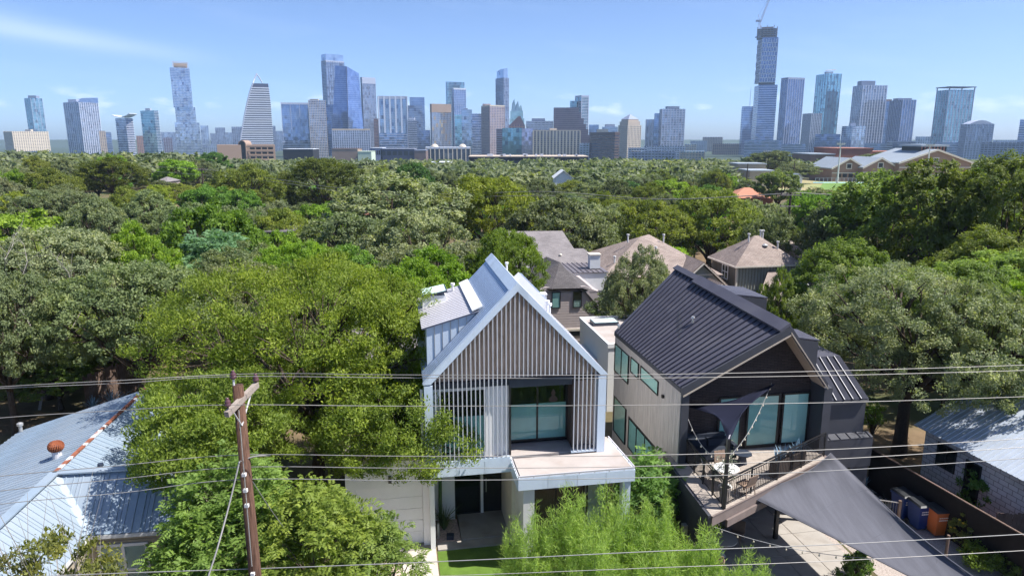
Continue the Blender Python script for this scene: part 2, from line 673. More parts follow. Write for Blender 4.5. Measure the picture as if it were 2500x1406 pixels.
mat('sail_grey', (0.098, 0.100, 0.120), 0.85, 0, 0.2, 0.16, 1.6, 0.1, 150, (2.4, .25, 1))
mat('sail_navy', (0.008, 0.010, 0.026), 0.85, 0, 0.2, 0.10, 3)
mat('sail_patch', (0.5, 0.48, 0.5), 0.85, 0, 0.2, 0.05)
mat('fence_wood', (0.15, 0.105, 0.085), 0.9, 0, 0.2, 0.35, 4, 0.4, 20, (5, 5, 0.6))
mat('fence_screen', (0.018, 0.015, 0.014), 0.9, 0, 0.2, 0.15, 4)
mat('deck_wood', (0.34, 0.295, 0.26), 0.8, 0, 0.3, 0.18, 5)
mat('deck_fascia', (0.17, 0.135, 0.125), 0.7, 0, 0.3, 0.12, 3)
mat('trim_tan', (0.42, 0.36, 0.30), 0.7, 0, 0.3, 0.06)
mat('bin_blue', (0.012, 0.035, 0.15), 0.45, 0, 0.5, 0.08)
mat('bin_orange', (0.50, 0.13, 0.03), 0.45, 0, 0.5, 0.08)
mat('bin_lid', (0.03, 0.032, 0.036), 0.4, 0, 0.5, 0.15)
mat('bin_print', (0.8, 0.78, 0.74), 0.6, 0, 0.3, 0.0)
mat('pot_black', (0.015, 0.015, 0.016), 0.6, 0, 0.4, 0.1)
mat('wicker', (0.06, 0.045, 0.038), 0.8, 0, 0.3, 0.3, 30)
mat('wood_brown', (0.23, 0.16, 0.12), 0.7, 0, 0.3, 0.15)
mat('sofa_navy', (0.028, 0.034, 0.048), 0.9, 0, 0.2, 0.1)
mat('table_white', (0.6, 0.6, 0.6), 0.5, 0, 0.4, 0.03)
mat('bulb_glass', (0.75, 0.66, 0.5), 0.2, 0, 0.5, 0.0)
mat('red_brown', (0.30, 0.08, 0.045), 0.8, 0, 0.3, 0.2)
mat('mauve_siding', (0.46, 0.40, 0.395), 0.75, 0, 0.3, 0.05, 1.5)
mat('white_siding', (0.66, 0.68, 0.70), 0.7, 0, 0.3, 0.05, 1.5)
mat('grey_green_siding', (0.30, 0.315, 0.28), 0.75, 0, 0.3, 0.10, 1.5)
mat('olive_siding', (0.16, 0.15, 0.125), 0.75, 0, 0.3, 0.10, 1.5)
mat('cream_trim', (0.62, 0.57, 0.50), 0.7, 0, 0.3, 0.05)
mat('stucco', (0.33, 0.28, 0.245), 0.9, 0, 0.2, 0.10, 1.2, 0.2, 40)
mat('purple_metal', (0.16, 0.145, 0.165), 0.45, 0.2, 0.5, 0.08)
mat('sash_black', (0.015, 0.018, 0.02), 0.5, 0, 0.4, 0.1)
mat('agave', (0.20, 0.32, 0.42), 0.6, 0, 0.4, 0.2, 5)
mat('cactus', (0.08, 0.14, 0.05), 0.7, 0, 0.3, 0.2, 10)
mat('grass_blade', (0.10, 0.15, 0.05), 0.7, 0, 0.3, 0.25, 3)
mat('olive_leaf', (0.16, 0.18, 0.12), 0.7, 0, 0.3, 0.25, 8)
mat('hose', (0.012, 0.012, 0.013), 0.5, 0, 0.4, 0.1)
mat('campus_brick', (0.30, 0.20, 0.155), 0.85, 0, 0.3, 0.08, 0.3)
mat('campus_red', (0.34, 0.155, 0.115), 0.85, 0, 0.3, 0.06, 0.3)
mat('campus_roof', (0.34, 0.38, 0.42), 0.5, 0.2, 0.4, 0.06, 0.2)
mat('orange_roof', (0.42, 0.19, 0.125), 0.85, 0, 0.3, 0.10, 1.5)
mat('track_blue', (0.30, 0.52, 0.58), 0.8, 0, 0.3, 0.05)
mat('car_dark', (0.02, 0.022, 0.03), 0.3, 0.2, 0.6, 0.05)
for nm, t in (('leaf', 0.36), ('leaf_bright', 0.42)):
    leafmat(nm, t)


def glassmat(name, c, rough=0.04, refl=1.0):
    m = bpy.data.materials.new(name)
    m.use_nodes = True
    n, l = m.node_tree.nodes, m.node_tree.links
    b = n['Principled BSDF']
    out = n['Material Output']
    tr = n.new('ShaderNodeBsdfTransparent')
    tr.inputs['Color'].default_value = (*c, 1)
    gl = n.new('ShaderNodeBsdfGlossy')
    gl.inputs['Roughness'].default_value = rough
    gl.inputs['Color'].default_value = (0.85, 0.95, 0.95, 1)
    fr = n.new('ShaderNodeFresnel')
    fr.inputs['IOR'].default_value = 1.6
    ge = n.new('ShaderNodeNewGeometry')
    f2 = vmath(n, l, 'MULTIPLY', fr.outputs[0], vmath(n, l, 'SUBTRACT', 1.0, ge.outputs['Backfacing']))
    ms = n.new('ShaderNodeMixShader')
    l.new(f2, ms.inputs[0])
    l.new(tr.outputs[0], ms.inputs[1])
    l.new(gl.outputs[0], ms.inputs[2])
    l.new(ms.outputs[0], out.inputs['Surface'])
    n.remove(b)
    M[name] = m


glassmat('glass', (0.84, 0.92, 0.905))
glassmat('glass_clear', (0.85, 0.92, 0.90))
brickmat('shingle_grey', (0.17, 0.155, 0.16), (0.22, 0.20, 0.205), (0.10, 0.09, 0.095), 0.33, 0.145, 0.006)
brickmat('shingle_dark', (0.082, 0.075, 0.08), (0.115, 0.105, 0.11), (0.035, 0.032, 0.035), 0.33, 0.145, 0.012)
brickmat('shingle_brown', (0.235, 0.185, 0.165), (0.30, 0.245, 0.22), (0.12, 0.095, 0.085), 0.33, 0.145, 0.008)
brickmat('dark_brick', (0.036, 0.026, 0.026), (0.058, 0.044, 0.042), (0.018, 0.014, 0.015), 0.30, 0.07, 0.010)
brickmat('white_block', (0.58, 0.57, 0.56), (0.66, 0.65, 0.65), (0.28, 0.26, 0.25), 0.42, 0.21, 0.014, 0.85, 0.5, bump=0.8)

# ------------------------------------------------------------------ ground
def sstep(a, b, x):
    t = np.clip((np.asarray(x, float) - a) / (b - a), 0, 1)
    return t * t * (3 - 2 * t)


def T(x, y):
    """height of the land: level lots by the street, falling to the river and the city"""
    x, y = np.asarray(x, float), np.asarray(y, float)
    z = -4.0 * sstep(33, 78, y)
    z = z + 4.0 * sstep(-.36, -.50, x / np.maximum(y, 30)) * sstep(60, 150, y) * (1 - sstep(260, 520, y))
    z = z - 22 * sstep(260, 950, y)
    z = z + 0.25 * np.sin(x * 0.07 + 1.3) * np.sin(y * 0.06) * sstep(48, 90, y)
    return z


def make_ground():
    xs = np.concatenate([-np.geomspace(9000, 90, 30), np.arange(-84, 85, 6.0), np.geomspace(90, 9000, 30)])
    ys = np.concatenate([[-400, -120, -60, -30], np.arange(-20, 130, 3.0), np.geomspace(131, 12000, 60)])
    X, Y = np.meshgrid(xs, ys)
    V = np.stack([X, Y, T(X, Y)], -1).reshape(-1, 3)
    nx, ny = len(xs), len(ys)
    i = np.arange(nx * ny).reshape(ny, nx)
    F = np.stack([i[:-1, :-1], i[:-1, 1:], i[1:, 1:], i[1:, :-1]], -1).reshape(-1, 4)
    struct('ground', fast_mesh('ground', V, F, 'earth', smooth=True), None, 'brown leaf-strewn earth under the trees and lots')


def wooded_far():
    m = M['earth']
    n, l = m.node_tree.nodes, m.node_tree.links
    b = n['Principled BSDF']
    src = b.inputs['Base Color'].links[0].from_socket
    ge = n.new('ShaderNodeNewGeometry')
    sp = n.new('ShaderNodeSeparateXYZ')
    l.new(ge.outputs['Position'], sp.inputs[0])
    mr = n.new('ShaderNodeMapRange')
    mr.inputs['From Min'].default_value = 260
    mr.inputs['From Max'].default_value = 520
    l.new(sp.outputs['Y'], mr.inputs['Value'])
    mx = n.new('ShaderNodeMix')
    mx.data_type = 'RGBA'
    l.new(mr.outputs[0], mx.inputs['Factor'])
    l.new(src, mx.inputs['A'])
    mx.inputs['B'].default_value = (.045, .065, .040, 1)
    l.new(mx.outputs['Result'], b.inputs['Base Color'])


wooded_far()
make_ground()
ST = Frame(-3.01, 23.29, 9.85)          # the lots and the street share this direction


def slab(name, fr, pts, z, m, th=0.0, label=None):
    """a sheet (or kerbed slab) from local u,v corners"""
    mb = MB()
    w = [fr.wld((p[0], p[1], z)) for p in pts]
    if th > 0:
        mb.prism([(q[0], q[1], z - th) for q in w], (0, 0, th))
    else:
        mb.face(w)
    return struct(name, mb, m, label)


slab('road', ST, [(-60, -19), (60, -19), (60, -11.5), (-60, -11.5)], 0.004, 'road')
slab('kerb', ST, [(-60, -11.5), (60, -11.5), (60, -11.3), (-60, -11.3)], 0.13, 'concrete', 0.14)
slab('pavement', ST, [(-60, -11.3), (60, -11.3), (60, -9.8), (-60, -9.8)], 0.12, 'driveway', 0.13)
slab('lawn', ST, [(0.25, -9.6), (3.3, -9.6), (3.3, 0.30), (0.25, 0.30)], 0.012, 'turf', 0, 'bright artificial turf in front of the white house')
for k in range(5):      # concrete drive in joined slabs
    v1 = 0.50 - k * 2.02
    slab('driveway', ST, [(-1.06, v1 - 1.99), (0.20, v1 - 1.99), (0.20, v1), (-1.06, v1)], 0.016, 'driveway', 0.05)
slab('driveway', ST, [(-3.2, 0.52), (0.20, 0.52), (0.20, 1.30), (-3.2, 1.30)], 0.016, 'concrete', 0.05)
slab('gravel_bed', ST, [(-1.75, -9.6), (-1.10, -9.6), (-1.10, 0.48), (-1.75, 0.48)], 0.008, 'pink_gravel', 0, 'pink gravel strip beside the drive')
slab('driveway', ST, [(-3.3, -9.6), (-1.80, -9.6), (-1.80, 0.48), (-3.3, 0.48)], 0.016, 'driveway', 0.05)
slab('path', ST, [(0.28, 0.32), (3.4, 0.32), (3.4, 0.80), (0.28, 0.80)], 0.06, 'concrete', 0.07)
slab('path', ST, [(1.22, 0.82), (3.3, 0.82), (3.3, 2.70), (1.22, 2.70)], 0.10, 'concrete', 0.1)
slab('gravel_bed', ST, [(0.25, 0.82), (1.20, 0.82), (1.20, 2.45), (0.25, 2.45)], 0.03, 'pink_gravel')
DK = Frame(6.47, 25.1, 9.85)            # dark house, front left corner
pat = slab('patio', DK, [(-0.4, -6.5), (5.6, -6.5), (6.0, -0.5), (6.0, 1.6), (-0.4, 1.6)], 0.03, 'gravel', 0.04)
_sl = {}
for i_ in range(5):
    for j_ in range(6):
        k_ = (i_ * 7 + j_ * 3) % 4
        if k_ not in _sl:
            _sl[k_] = MB().hexa([(.008, .008, 0), (1.19, .008, 0), (1.19, 1.33, 0), (.008, 1.33, 0), (.014, .014, .026 + k_ * .002), (1.184, .014, .026 + k_ * .0015), (1.184, 1.324, .027 + k_ * .002), (.014, 1.324, .026)]).mesh('paving_slab', 'concrete')
        put('paving_slab', _sl[k_], pat, DK.wld((-0.35 + i_ * 1.2, -6.45 + j_ * 1.34, .031)), (0, 0, DK.a))
slab('gravel_bed', DK, [(5.6, -9), (10.6, -9), (10.1, 6), (6.0, 6), (6.0, -6.5)], 0.010, 'gravel', 0, 'pale gravel side yard along the screened fence')
slab('path', DK, [(6.9, -9), (7.75, -9), (7.95, -2.2), (7.15, -2.2)], 0.05, 'driveway', 0.06)
slab('lawn', DK, [(2.3, -9), (5.5, -9), (5.5, -6.55), (2.3, -6.55)], 0.02, 'turf')
slab('kerb', DK, [(2.2, -6.62), (5.9, -6.62), (5.9, -6.45), (2.2, -6.45)], 0.20, 'driveway', 0.21)
slab('gravel_bed', DK, [(2.4, -6.42), (5.5, -6.42), (5.5, -5.95), (2.4, -5.95)], 0.085, 'gravel', 0.03)


# ------------------------------------------------------------------ house helpers
def rect_window(parent, fr_m, p00, p10, p11, p01, nrm, fw=0.06, depth=0.05, upper='dark_interior', blind_or_reflection=None, split=None, mull=0, rows=0, frame='black_frame', glass='glass', pane_names=True):
    """a window on a plane: corners counter-clockwise from lower left, nrm pointing out.
    frame bars, glazing, a dark room behind and, where asked, a painted reflection or half drawn blind."""
    P = [np.asarray(p, float) for p in (p00, p10, p11, p01)]
    nrm = np.asarray(nrm, float)
    win = MB()
    P_in = [p + nrm * 0.012 for p in P]
    win.prism(P_in, nrm * 0.004)
    w = win.build('window', upper, parent)
    f = MB()
    ex = (P[1] - P[0]) / np.linalg.norm(P[1] - P[0])
    ey = (P[3] - P[0]) / np.linalg.norm(P[3] - P[0])
    W_, H_ = np.linalg.norm(P[1] - P[0]), np.linalg.norm(P[3] - P[0])

    def bar(a0, a1, b0, b1):
        q = [P[0] + ex * a0 + ey * b0, P[0] + ex * a1 + ey * b0, P[0] + ex * a1 + ey * b1, P[0] + ex * a0 + ey * b1]
        f.prism([x + nrm * 0.014 for x in q], nrm * depth)
    bar(0, W_, 0, fw)
    bar(0, W_, H_ - fw, H_)
    bar(0, fw, fw, H_ - fw)
    bar(W_ - fw, W_, fw, H_ - fw)
    cuts = [0.0]
    for k in range(1, mull + 1):
        c = W_ * k / (mull + 1)
        bar(c - fw / 2, c + fw / 2, fw, H_ - fw)
        cuts.append(c)
    rcuts = [0.0]
    for k in range(1, rows + 1):
        c = H_ * k / (rows + 1)
        bar(fw, W_ - fw, c - fw * 0.35, c + fw * 0.35)
        rcuts.append(c)
    f.build('frame', frame, w)
    cuts.append(W_)
    rcuts.append(H_)
    for i in range(len(cuts) - 1):
        for j in range(len(rcuts) - 1):
            a0, a1, b0, b1 = cuts[i] + fw * 0.5, cuts[i + 1] - fw * 0.5, rcuts[j] + fw * 0.5, rcuts[j + 1] - fw * 0.5
            q = [P[0] + ex * a0 + ey * b0, P[0] + ex * a1 + ey * b0, P[0] + ex * a1 + ey * b1, P[0] + ex * a0 + ey * b1]
            g = MB()
            g.prism([x + nrm * 0.040 for x in q], nrm * 0.008)
            g.build('pane', glass, w)
    if blind_or_reflection:
        bm, b0, b1 = blind_or_reflection
        q = [P[0] + ey * H_ * b0, P[1] + ey * H_ * b0, P[1] + ey * H_ * b1, P[0] + ey * H_ * b1]
        b = MB()
        b.prism([x + nrm * 0.022 for x in q], nrm * 0.008)
        b.build('blind_or_reflection', bm, w)
    return w


def rib_panel(a0, a1, b0, b1, nrm, ribs=2, rw=0.05, rh=0.035, th=0.03):
    """a roof sheet between eave points a0,a1 and ridge points b0,b1 with raised ribs up the slope"""
    mb = MB()
    a0, a1, b0, b1, nrm = (np.asarray(q, float) for q in (a0, a1, b0, b1, nrm))
    mb.prism([a0, a1, b1, b0], -nrm * th)
    for k in range(ribs):
        t = (k + 0.5) / ribs
        p, q = a0 + (a1 - a0) * t, b0 + (b1 - b0) * t
        e = (a1 - a0) / np.linalg.norm(a1 - a0) * rw / 2
        n0 = nrm * 0.002
        mb.hexa([p - e + n0, p + e + n0, q + e + n0, q - e + n0, p - e * .6 + nrm * rh, p + e * .6 + nrm * rh, q + e * .6 + nrm * rh, q - e * .6 + nrm * rh])
    return mb


# ------------------------------------------------------------------ white gabled house
def white_house():
    F = ST
    h = fthing(F, 'white_gabled_house', 'white two-storey house with steep pale metal gable and vertical white slats', 'house')
    wd, ze, zr, dep = 6.5, 6.93, 10.3, 6.3
    half = wd / 2
    sl = (zr - ze) / half
    nl = np.array([-sl, 0, 1]) / math.hypot(sl, 1)
    nr = np.array([sl, 0, 1]) / math.hypot(sl, 1)
    # roof sheets
    n = 27
    v0, v1 = 0.16, dep
    st = (v1 - v0) / n
    sw = st - 0.095
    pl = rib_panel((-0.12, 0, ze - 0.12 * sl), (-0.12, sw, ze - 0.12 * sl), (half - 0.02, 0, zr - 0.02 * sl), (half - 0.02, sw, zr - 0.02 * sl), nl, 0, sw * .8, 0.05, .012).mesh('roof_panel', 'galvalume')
    pr = rib_panel((wd + 0.12, 0, ze - 0.12 * sl), (wd + 0.12, sw, ze - 0.12 * sl), (half + 0.02, 0, zr - 0.02 * sl), (half + 0.02, sw, zr - 0.02 * sl), nr, 0, sw * .8, 0.05, .012).mesh('roof_panel', 'pale_metal')  # paler than the bluish left slope: fall of light put into the colour
    roof = MB()
    roof.prism([(-0.1, v0, ze - 0.1 * sl - 0.02), (half, v0, zr - 0.02), (wd + 0.1, v0, ze - 0.1 * sl - 0.02), (wd + 0.1, v0, ze - 0.1 * sl - 0.2), (half, v0, zr - 0.22), (-0.1, v0, ze - 0.1 * sl - 0.2)], (0, dep - v0, 0))
    ro = roof.build('roof', 'rib_shade_blue', h)  # dark underlay between the strips paints the shade of the rib valleys
    for k in range(n):
        put('roof_panel', pl, ro, (0, v0 + k * st, 0))
        put('roof_panel', pr, ro, (0, v0 + k * st, 0))
    # ridge cap, wide on the left
    cap = MB()
    for s, nn, wdt in ((-1, nl, 0.42), (1, nr, 0.20)):
        a = np.array([half, v0 - 0.1, zr + 0.05])
        e = np.array([s, 0, -sl]) / math.hypot(1, sl) * wdt
        cap.prism([a, a + e, a + e + (0, dep + 0.05, 0), a + (0, dep + 0.05, 0)][::s], -nn * 0.03)
    cap.build('ridge_cap', 'white_metal', ro)
    # gable frame: raking boards and corner posts
    fr = MB()
    t = 0.24
    outer = [(-0.14, ze - 0.14 * sl), (half, zr + 0.05), (wd + 0.14, ze - 0.14 * sl)]
    inner = [(wd - 0.14, ze - 0.16 * sl + .02), (half, zr - 0.27), (0.14, ze - 0.16 * sl + .02)]
    for a, b, c, d in ((outer[0], outer[1], inner[1], inner[2]), (outer[1], outer[2], inner[0], inner[1])):
        fr.prism([(a[0], -0.06, a[1]), (b[0], -0.06, b[1]), (c[0], -0.06, c[1]), (d[0], -0.06, d[1])][::-1], (0, t, 0))
    fr.build('gable_frame', 'white_metal', h)
    for a, b in ((-0.10, 0.20), (wd - 0.22, wd + 0.08)):
        MB().box(a, b, -0.05, 0.30, 3.62, ze - 0.2).build('corner_post', 'white_metal', h)
    # slats
    ns = 38
    for k in range(ns):
        u = 0.30 + k * (wd - 0.62) / (ns - 1)
        zt = min(zr - 0.25, ze + min(u, wd - u) * sl - 0.20)
        zb = 3.80 if (u < 2.97 or u > 5.35) else 6.86
        if zt - zb > 0.15:
            MB().box(u - 0.0165, u + 0.0165, -0.02, 0.05, zb, zt).build('slat', 'slat_white', h)
    MB().box(0.2, 2.98, -0.02, 0.12, 3.72, 3.80).build('sill_rail', 'white_metal', h)
    MB().box(5.30, wd - 0.22, -0.02, 0.12, 3.76, 3.83).build('sill_rail', 'white_metal', h)
    # cedar gable behind the slats: narrow vertical boards
    cl = MB()
    nb = 76
    rng = random.Random(4)
    zb = 6.72
    for k in range(nb):
        a = 0.14 + k * (wd - 0.28) / nb
        b = a + (wd - 0.28) / nb - 0.010
        za, zb2 = ze + min(a, wd - a) * sl - 0.26, ze + min(b, wd - b) * sl - 0.26
        if max(za, zb2) < zb + 0.02:
            continue
        d = rng.uniform(0, 0.008)
        cl.prism([(a, 0.36 - d, zb), (b, 0.36 - d, zb), (b, 0.36 - d, max(zb2, zb + .01)), (a, 0.36 - d, max(za, zb + .01))], (0, 0.04, 0))
    cl.build('cladding', 'cedar', h, kind='stuff')
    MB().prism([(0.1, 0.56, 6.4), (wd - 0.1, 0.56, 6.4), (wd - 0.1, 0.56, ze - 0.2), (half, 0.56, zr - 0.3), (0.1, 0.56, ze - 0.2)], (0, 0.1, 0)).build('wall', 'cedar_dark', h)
    MB().box(0.2, 2.98, 0.20, 0.60, 6.50, 6.70).build('ledge', 'navy_metal', h)
    MB().box(2.98, 5.32, 0.08, 1.10, 6.44, 6.74).build('ledge', 'navy_metal', h)
    # white wall and its tall window
    wall = MB()
    wall.box(0.2, 0.50, 0.30, 0.44, 3.62, 6.50)
    wall.box(2.12, 2.98, 0.30, 0.44, 3.62, 6.50)
    wall.box(0.50, 2.12, 0.30, 0.44, 3.62, 3.92)
    wall.box(0.50, 2.12, 0.30, 0.44, 6.36, 6.50)
    wall.build('wall', 'white_paint', h)
    rect_window(h, None, (0.50, 0.40, 3.92), (2.12, 0.40, 3.92), (2.12, 0.40, 6.36), (0.50, 0.40, 6.36), (0, -1, 0), 0.05, blind_or_reflection=('teal_blind_or_reflection', 0.0, 0.58), mull=1)
    # balcony recess
    MB().box(2.98, 3.04, 0.10, 1.30, 3.80, 6.46).build('wall', 'black_frame', h)
    rect_window(h, None, (3.04, 1.15, 3.86), (5.42, 1.15, 3.86), (5.42, 1.15, 6.44), (3.04, 1.15, 6.44), (0, -1, 0), 0.07, blind_or_reflection=('teal_blind_or_reflection', 0.0, 0.58), mull=1)
    # the left leaf is wider in the photograph; a cedar cheek closes the recess
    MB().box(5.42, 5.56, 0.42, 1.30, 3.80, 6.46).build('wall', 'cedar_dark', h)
    rc = MB()
    for k in range(7):
        a = 5.57 + k * 0.105
        rc.box(a, a + 0.097, 0.62 - (k % 3) * 0.003, 0.66, 3.78, 6.74)
    rc.build('cladding', 'cedar', h, kind='stuff')
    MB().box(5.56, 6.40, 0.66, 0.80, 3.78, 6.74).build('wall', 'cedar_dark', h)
    MB().box(-0.02, wd, 0.14, 1.24, 3.55, 3.74).build('balcony_floor', 'membrane', h)
    MB().box(0.0, 3.06, -0.02, 0.14, 3.20, 3.72).build('beam', 'white_metal', h)
    # body
    MB().box(0.02, 0.20, 0.44, dep - 0.2, 0.0, ze - 0.25).build('wall', 'white_paint', h)
    MB().box(wd - 0.20, wd - 0.02, 0.30, dep - 0.2, 0.0, ze - 0.25).build('wall', 'white_paint', h)
    MB().prism([(0.02, dep - 0.2, 0), (wd - 0.02, dep - 0.2, 0), (wd - 0.02, dep - 0.2, ze - 0.3), (half, dep - 0.2, zr - 0.32), (0.02, dep - 0.2, ze - 0.3)], (0, 0.15, 0)).build('wall', 'white_paint', h)
    MB().box(0.2, wd - 0.2, 1.30, dep - 0.3, 3.3, 3.74).build('floor_slab', 'dark_interior', h)
    # shed dormer on the left slope
    d0, d1 = 1.22, 6.2
    top = (2.04, 9.06)
    lft = (0.02, 8.50)
    e = math.hypot(top[0] - lft[0], top[1] - lft[1])
    nd = np.array([-(top[1] - lft[1]) / e, 0, (top[0] - lft[0]) / e])
    dm = MB()
    dm.prism([(0.10, d0 + 0.10, 7.05), (1.98, d0 + 0.10, 9.0), (0.10, d0 + 0.10, 8.48)], (0, d1 - d0 - 0.2, 0))
    dr = dm.build('dormer', 'white_metal', h)
    for k in range(5):
        a = 0.10 + k * 0.30
        zt = 8.46 + (a - 0.1) * 0.277
        MB().box(a + 0.28, a + 0.296, d0 + 0.075, d0 + 0.105, 7.05 + (a + 0.18) * 1.0, 8.46 + (a + 0.18) * 0.27).build('panel_joint', 'steel', dr)
    nn = 20
    s2 = (d1 - d0) / nn
    MB().prism([(lft[0] - .08, d0 + .02, lft[1] - .024), (top[0], d0 + .02, top[1] - .004), (top[0], d1, top[1] - .004), (lft[0] - .08, d1, lft[1] - .024)], (0, 0, -.05)).build('dormer_roof', 'rib_shade_grey', dr)  # darker underlay paints the shaded valleys between the dormer ribs
    dp = rib_panel((lft[0] - 0.1, 0, lft[1]), (lft[0] - 0.1, s2 - 0.10, lft[1]), (top[0], 0, top[1] + 0.02), (top[0], s2 - 0.10, top[1] + 0.02), nd, 0, .13, 0.05, 0.02).mesh('roof_panel', 'pale_metal')
    for k in range(nn):
        put('roof_panel', dp, dr, (0, d0 + k * s2, 0))
    MB().prism([(1.78, d0 - 0.02, 9.06), (2.16, d0 - 0.02, 9.22), (2.16, d1, 9.22), (1.78, d1, 9.06)], (0, 0, 0.05)).build('flashing', 'white_paint', dr)
    sk = MB().box(0.10, 1.05, 4.1, 5.3, 8.55, 9.05).build('skylight', 'white_paint', dr)
    MB().prism([(0.05, 4.05, 8.98), (1.10, 4.05, 9.18), (1.10, 5.35, 9.18), (0.05, 5.35, 8.98)], (0, 0, 0.07)).build('frame', 'navy_metal', sk)
    MB().prism([(0.12, 4.10, 9.06), (1.04, 4.10, 9.24), (1.04, 5.30, 9.24), (0.12, 5.30, 9.06)], (0, 0, 0.02)).build('pane', 'teal_bright', sk)
    MB().lathe([(0.05, 0), (0.05, 0.30), (0.09, 0.31), (0.09, 0.40)], 8, (1.45, 5.5, 8.85)).build('vent_pipe', 'white_paint', dr)
    # right slope: skylight kerb, curb frame, vent pipes
    def onr(u, v, dz=0.0):
        return np.array([u, v, ze + (wd - u) * sl + dz])
    k1 = MB()
    k1.prism([onr(3.75, 2.7), onr(4.75, 2.7), onr(4.75, 3.7), onr(3.75, 3.7)], nr * 0.30)
    sk2 = k1.build('skylight', 'white_paint', ro)
    MB().prism([onr(3.8, 2.75) + nr * .31, onr(4.7, 2.75) + nr * .31, onr(4.7, 3.65) + nr * .31, onr(3.8, 3.65) + nr * .31], nr * 0.03).build('pane', 'galvalume', sk2)
    MB().lathe([(0.05, 0), (0.05, 0.45), (0.10, 0.46), (0.10, 0.56)], 8, (5.15, 3.2, 8.2)).build('vent_pipe', 'white_paint', ro)
    MB().lathe([(0.05, 0), (0.05, 0.50), (0.10, 0.51), (0.10, 0.60)], 8, (4.85, 2.3, 8.5)).build('vent_pipe', 'white_paint', ro)
    MB().lathe([(0.04, 0), (0.04, 0.40), (0.07, 0.41), (0.07, 0.48)], 8, (3.6, 4.4, 9.8)).build('vent_pipe', 'white_paint', ro)
    chm = MB()
    for (x, y) in ((4.85, 3.9), (5.15, 3.9), (4.85, 4.2), (5.15, 4.2)):
        chm.box(x - .025, x + .025, y - .025, y + .025, 8.2, 8.95)
    chm.box(4.8, 5.2, 3.85, 4.25, 8.95, 9.0)
    chm.build('chimney_cap', 'white_paint', ro)
    # downspout on the left corner, joints in the trims
    ds = MB().box(-.24, -.15, .02, .10, 3.7, ze - .35)
    ds.build('downspout', 'cream_trim', h)
    for k in range(1, 4):
        MB().box(k * 1.02 - .004, k * 1.02 + .004, -.024, -.0205, 3.22, 3.70).build('joint', 'steel', h)
        MB().box(3.02 + k * 1.06 - .004, 3.02 + k * 1.06 + .004, -1.524, -1.5205, 3.24, 3.64).build('joint', 'steel', h)
    # portico with flat membrane roof
    po = MB().prism([(3.10, -1.42, 3.46), (7.18, -1.42, 3.46), (7.06, 1.22, 3.46), (6.52, 1.22, 3.46), (6.52, -0.06, 3.46), (3.10, -0.06, 3.46)], (0, 0, 0.27)).build('portico', 'membrane', h)
    fs = MB()
    fs.box(3.02, 7.28, -1.52, -1.44, 3.22, 3.66)
    fs.prism([(7.20, -1.43, 3.22), (7.30, -1.43, 3.22), (7.18, 1.22, 3.22), (7.08, 1.22, 3.22)], (0, 0, 0.44))
    fs.box(3.00, 3.08, -1.43, -0.1, 3.22, 3.66)
    fs.build('fascia', 'white_metal', po)
    rl = MB()
    for a, b in (((3.02, -1.50, 3.74), (7.26, -1.50, 3.74)), ((7.27, -1.46, 3.74), (7.13, 1.2, 3.74)), ((3.02, -1.46, 3.74), (3.02, -0.12, 3.74))):
        rl.bar(a, b, 0.035, 0.05)
        L = (Vector(b) - Vector(a)).length
        for k in range(int(L / 0.55) + 1):
            p = Vector(a).lerp(Vector(b), k * 0.55 / L)
            rl.box(p.x - .015, p.x + .015, p.y - .015, p.y + .015, 3.66, 3.73)
    rl.build('edge_rail', 'pale_metal', po)
    MB().box(3.22, 3.62, -1.40, 1.2, 0.0, 3.22).build('column', 'grey_white', po)
    MB().box(6.86, 7.16, -1.42, -1.12, 0.0, 3.22).build('column', 'white_metal', po)
    MB().box(5.9, 6.86, 0.2, 0.35, 0.0, 3.22).build('wall', 'white_paint', h)
    rect_window(h, None, (3.64, 0.10, 0.05), (5.88, 0.10, 0.05), (5.88, 0.10, 3.2), (3.64, 0.10, 3.2), (0, -1, 0), 0.07, mull=1)
    rect_window(h, None, (5.98, 0.195, 0.3), (6.80, 0.195, 0.3), (6.80, 0.195, 2.9), (5.98, 0.195, 2.9), (0, -1, 0), 0.05, blind_or_reflection=('grey_white', 0, 1))
    # recessed entry
    MB().box(0.20, 1.12, 2.45, 2.60, 0.0, 3.55).build('wall', 'white_paint', h)
    MB().box(3.08, 3.22, 0.2, 2.75, 0.0, 3.55).build('wall', 'cream_trim', h)
    rect_window(h, None, (1.12, 2.72, 0.1), (2.20, 2.72, 0.1), (2.20, 2.72, 3.2), (1.12, 2.72, 3.2), (0, -1, 0), 0.05)
    dd = MB().box(2.32, 3.08, 2.70, 2.76, 0.12, 3.2).build('door', 'black_frame', h)
    MB().box(2.42, 2.45, 2.66, 2.70, 1.0, 1.6).build('handle', 'steel', dd)
    MB().box(2.20, 2.31, 2.62, 2.78, 0.1, 3.5).build('mullion', 'white_paint', h)
    MB().box(0.0, wd, 0.14, 2.8, 3.28, 3.54).build('soffit', 'grey_white', h)
    # garage wing
    g = MB()
    gv = 0.86
    g.box(-3.05, -2.66, gv, gv + 0.25, 0, 3.55)
    g.box(-0.22, 0.20, gv - 0.06, gv + 0.25, 0, 3.2)
    g.box(-2.66, -0.22, gv, gv + 0.25, 2.50, 3.55)
    g.box(-0.22, 0.0, gv, gv + 0.25, 3.2, 3.55)
    g.box(-3.05, -2.88, gv + 0.25, 8.5, 0, 3.55)
    g.box(-2.88, 0.02, 8.35, 8.5, 0, 3.55)
    g.build('wall', 'white_paint', h)
    gd = MB().box(-2.66, -0.22, gv + 0.12, gv + 0.2, 0.03, 2.50).build('garage_door', 'white_paint', h)
    for k in range(5):
        z0 = 0.05 + k * 0.49
        MB().box(-2.64, -0.24, gv + 0.09, gv + 0.12, z0, z0 + 0.478).build('panel', 'white_paint', gd)
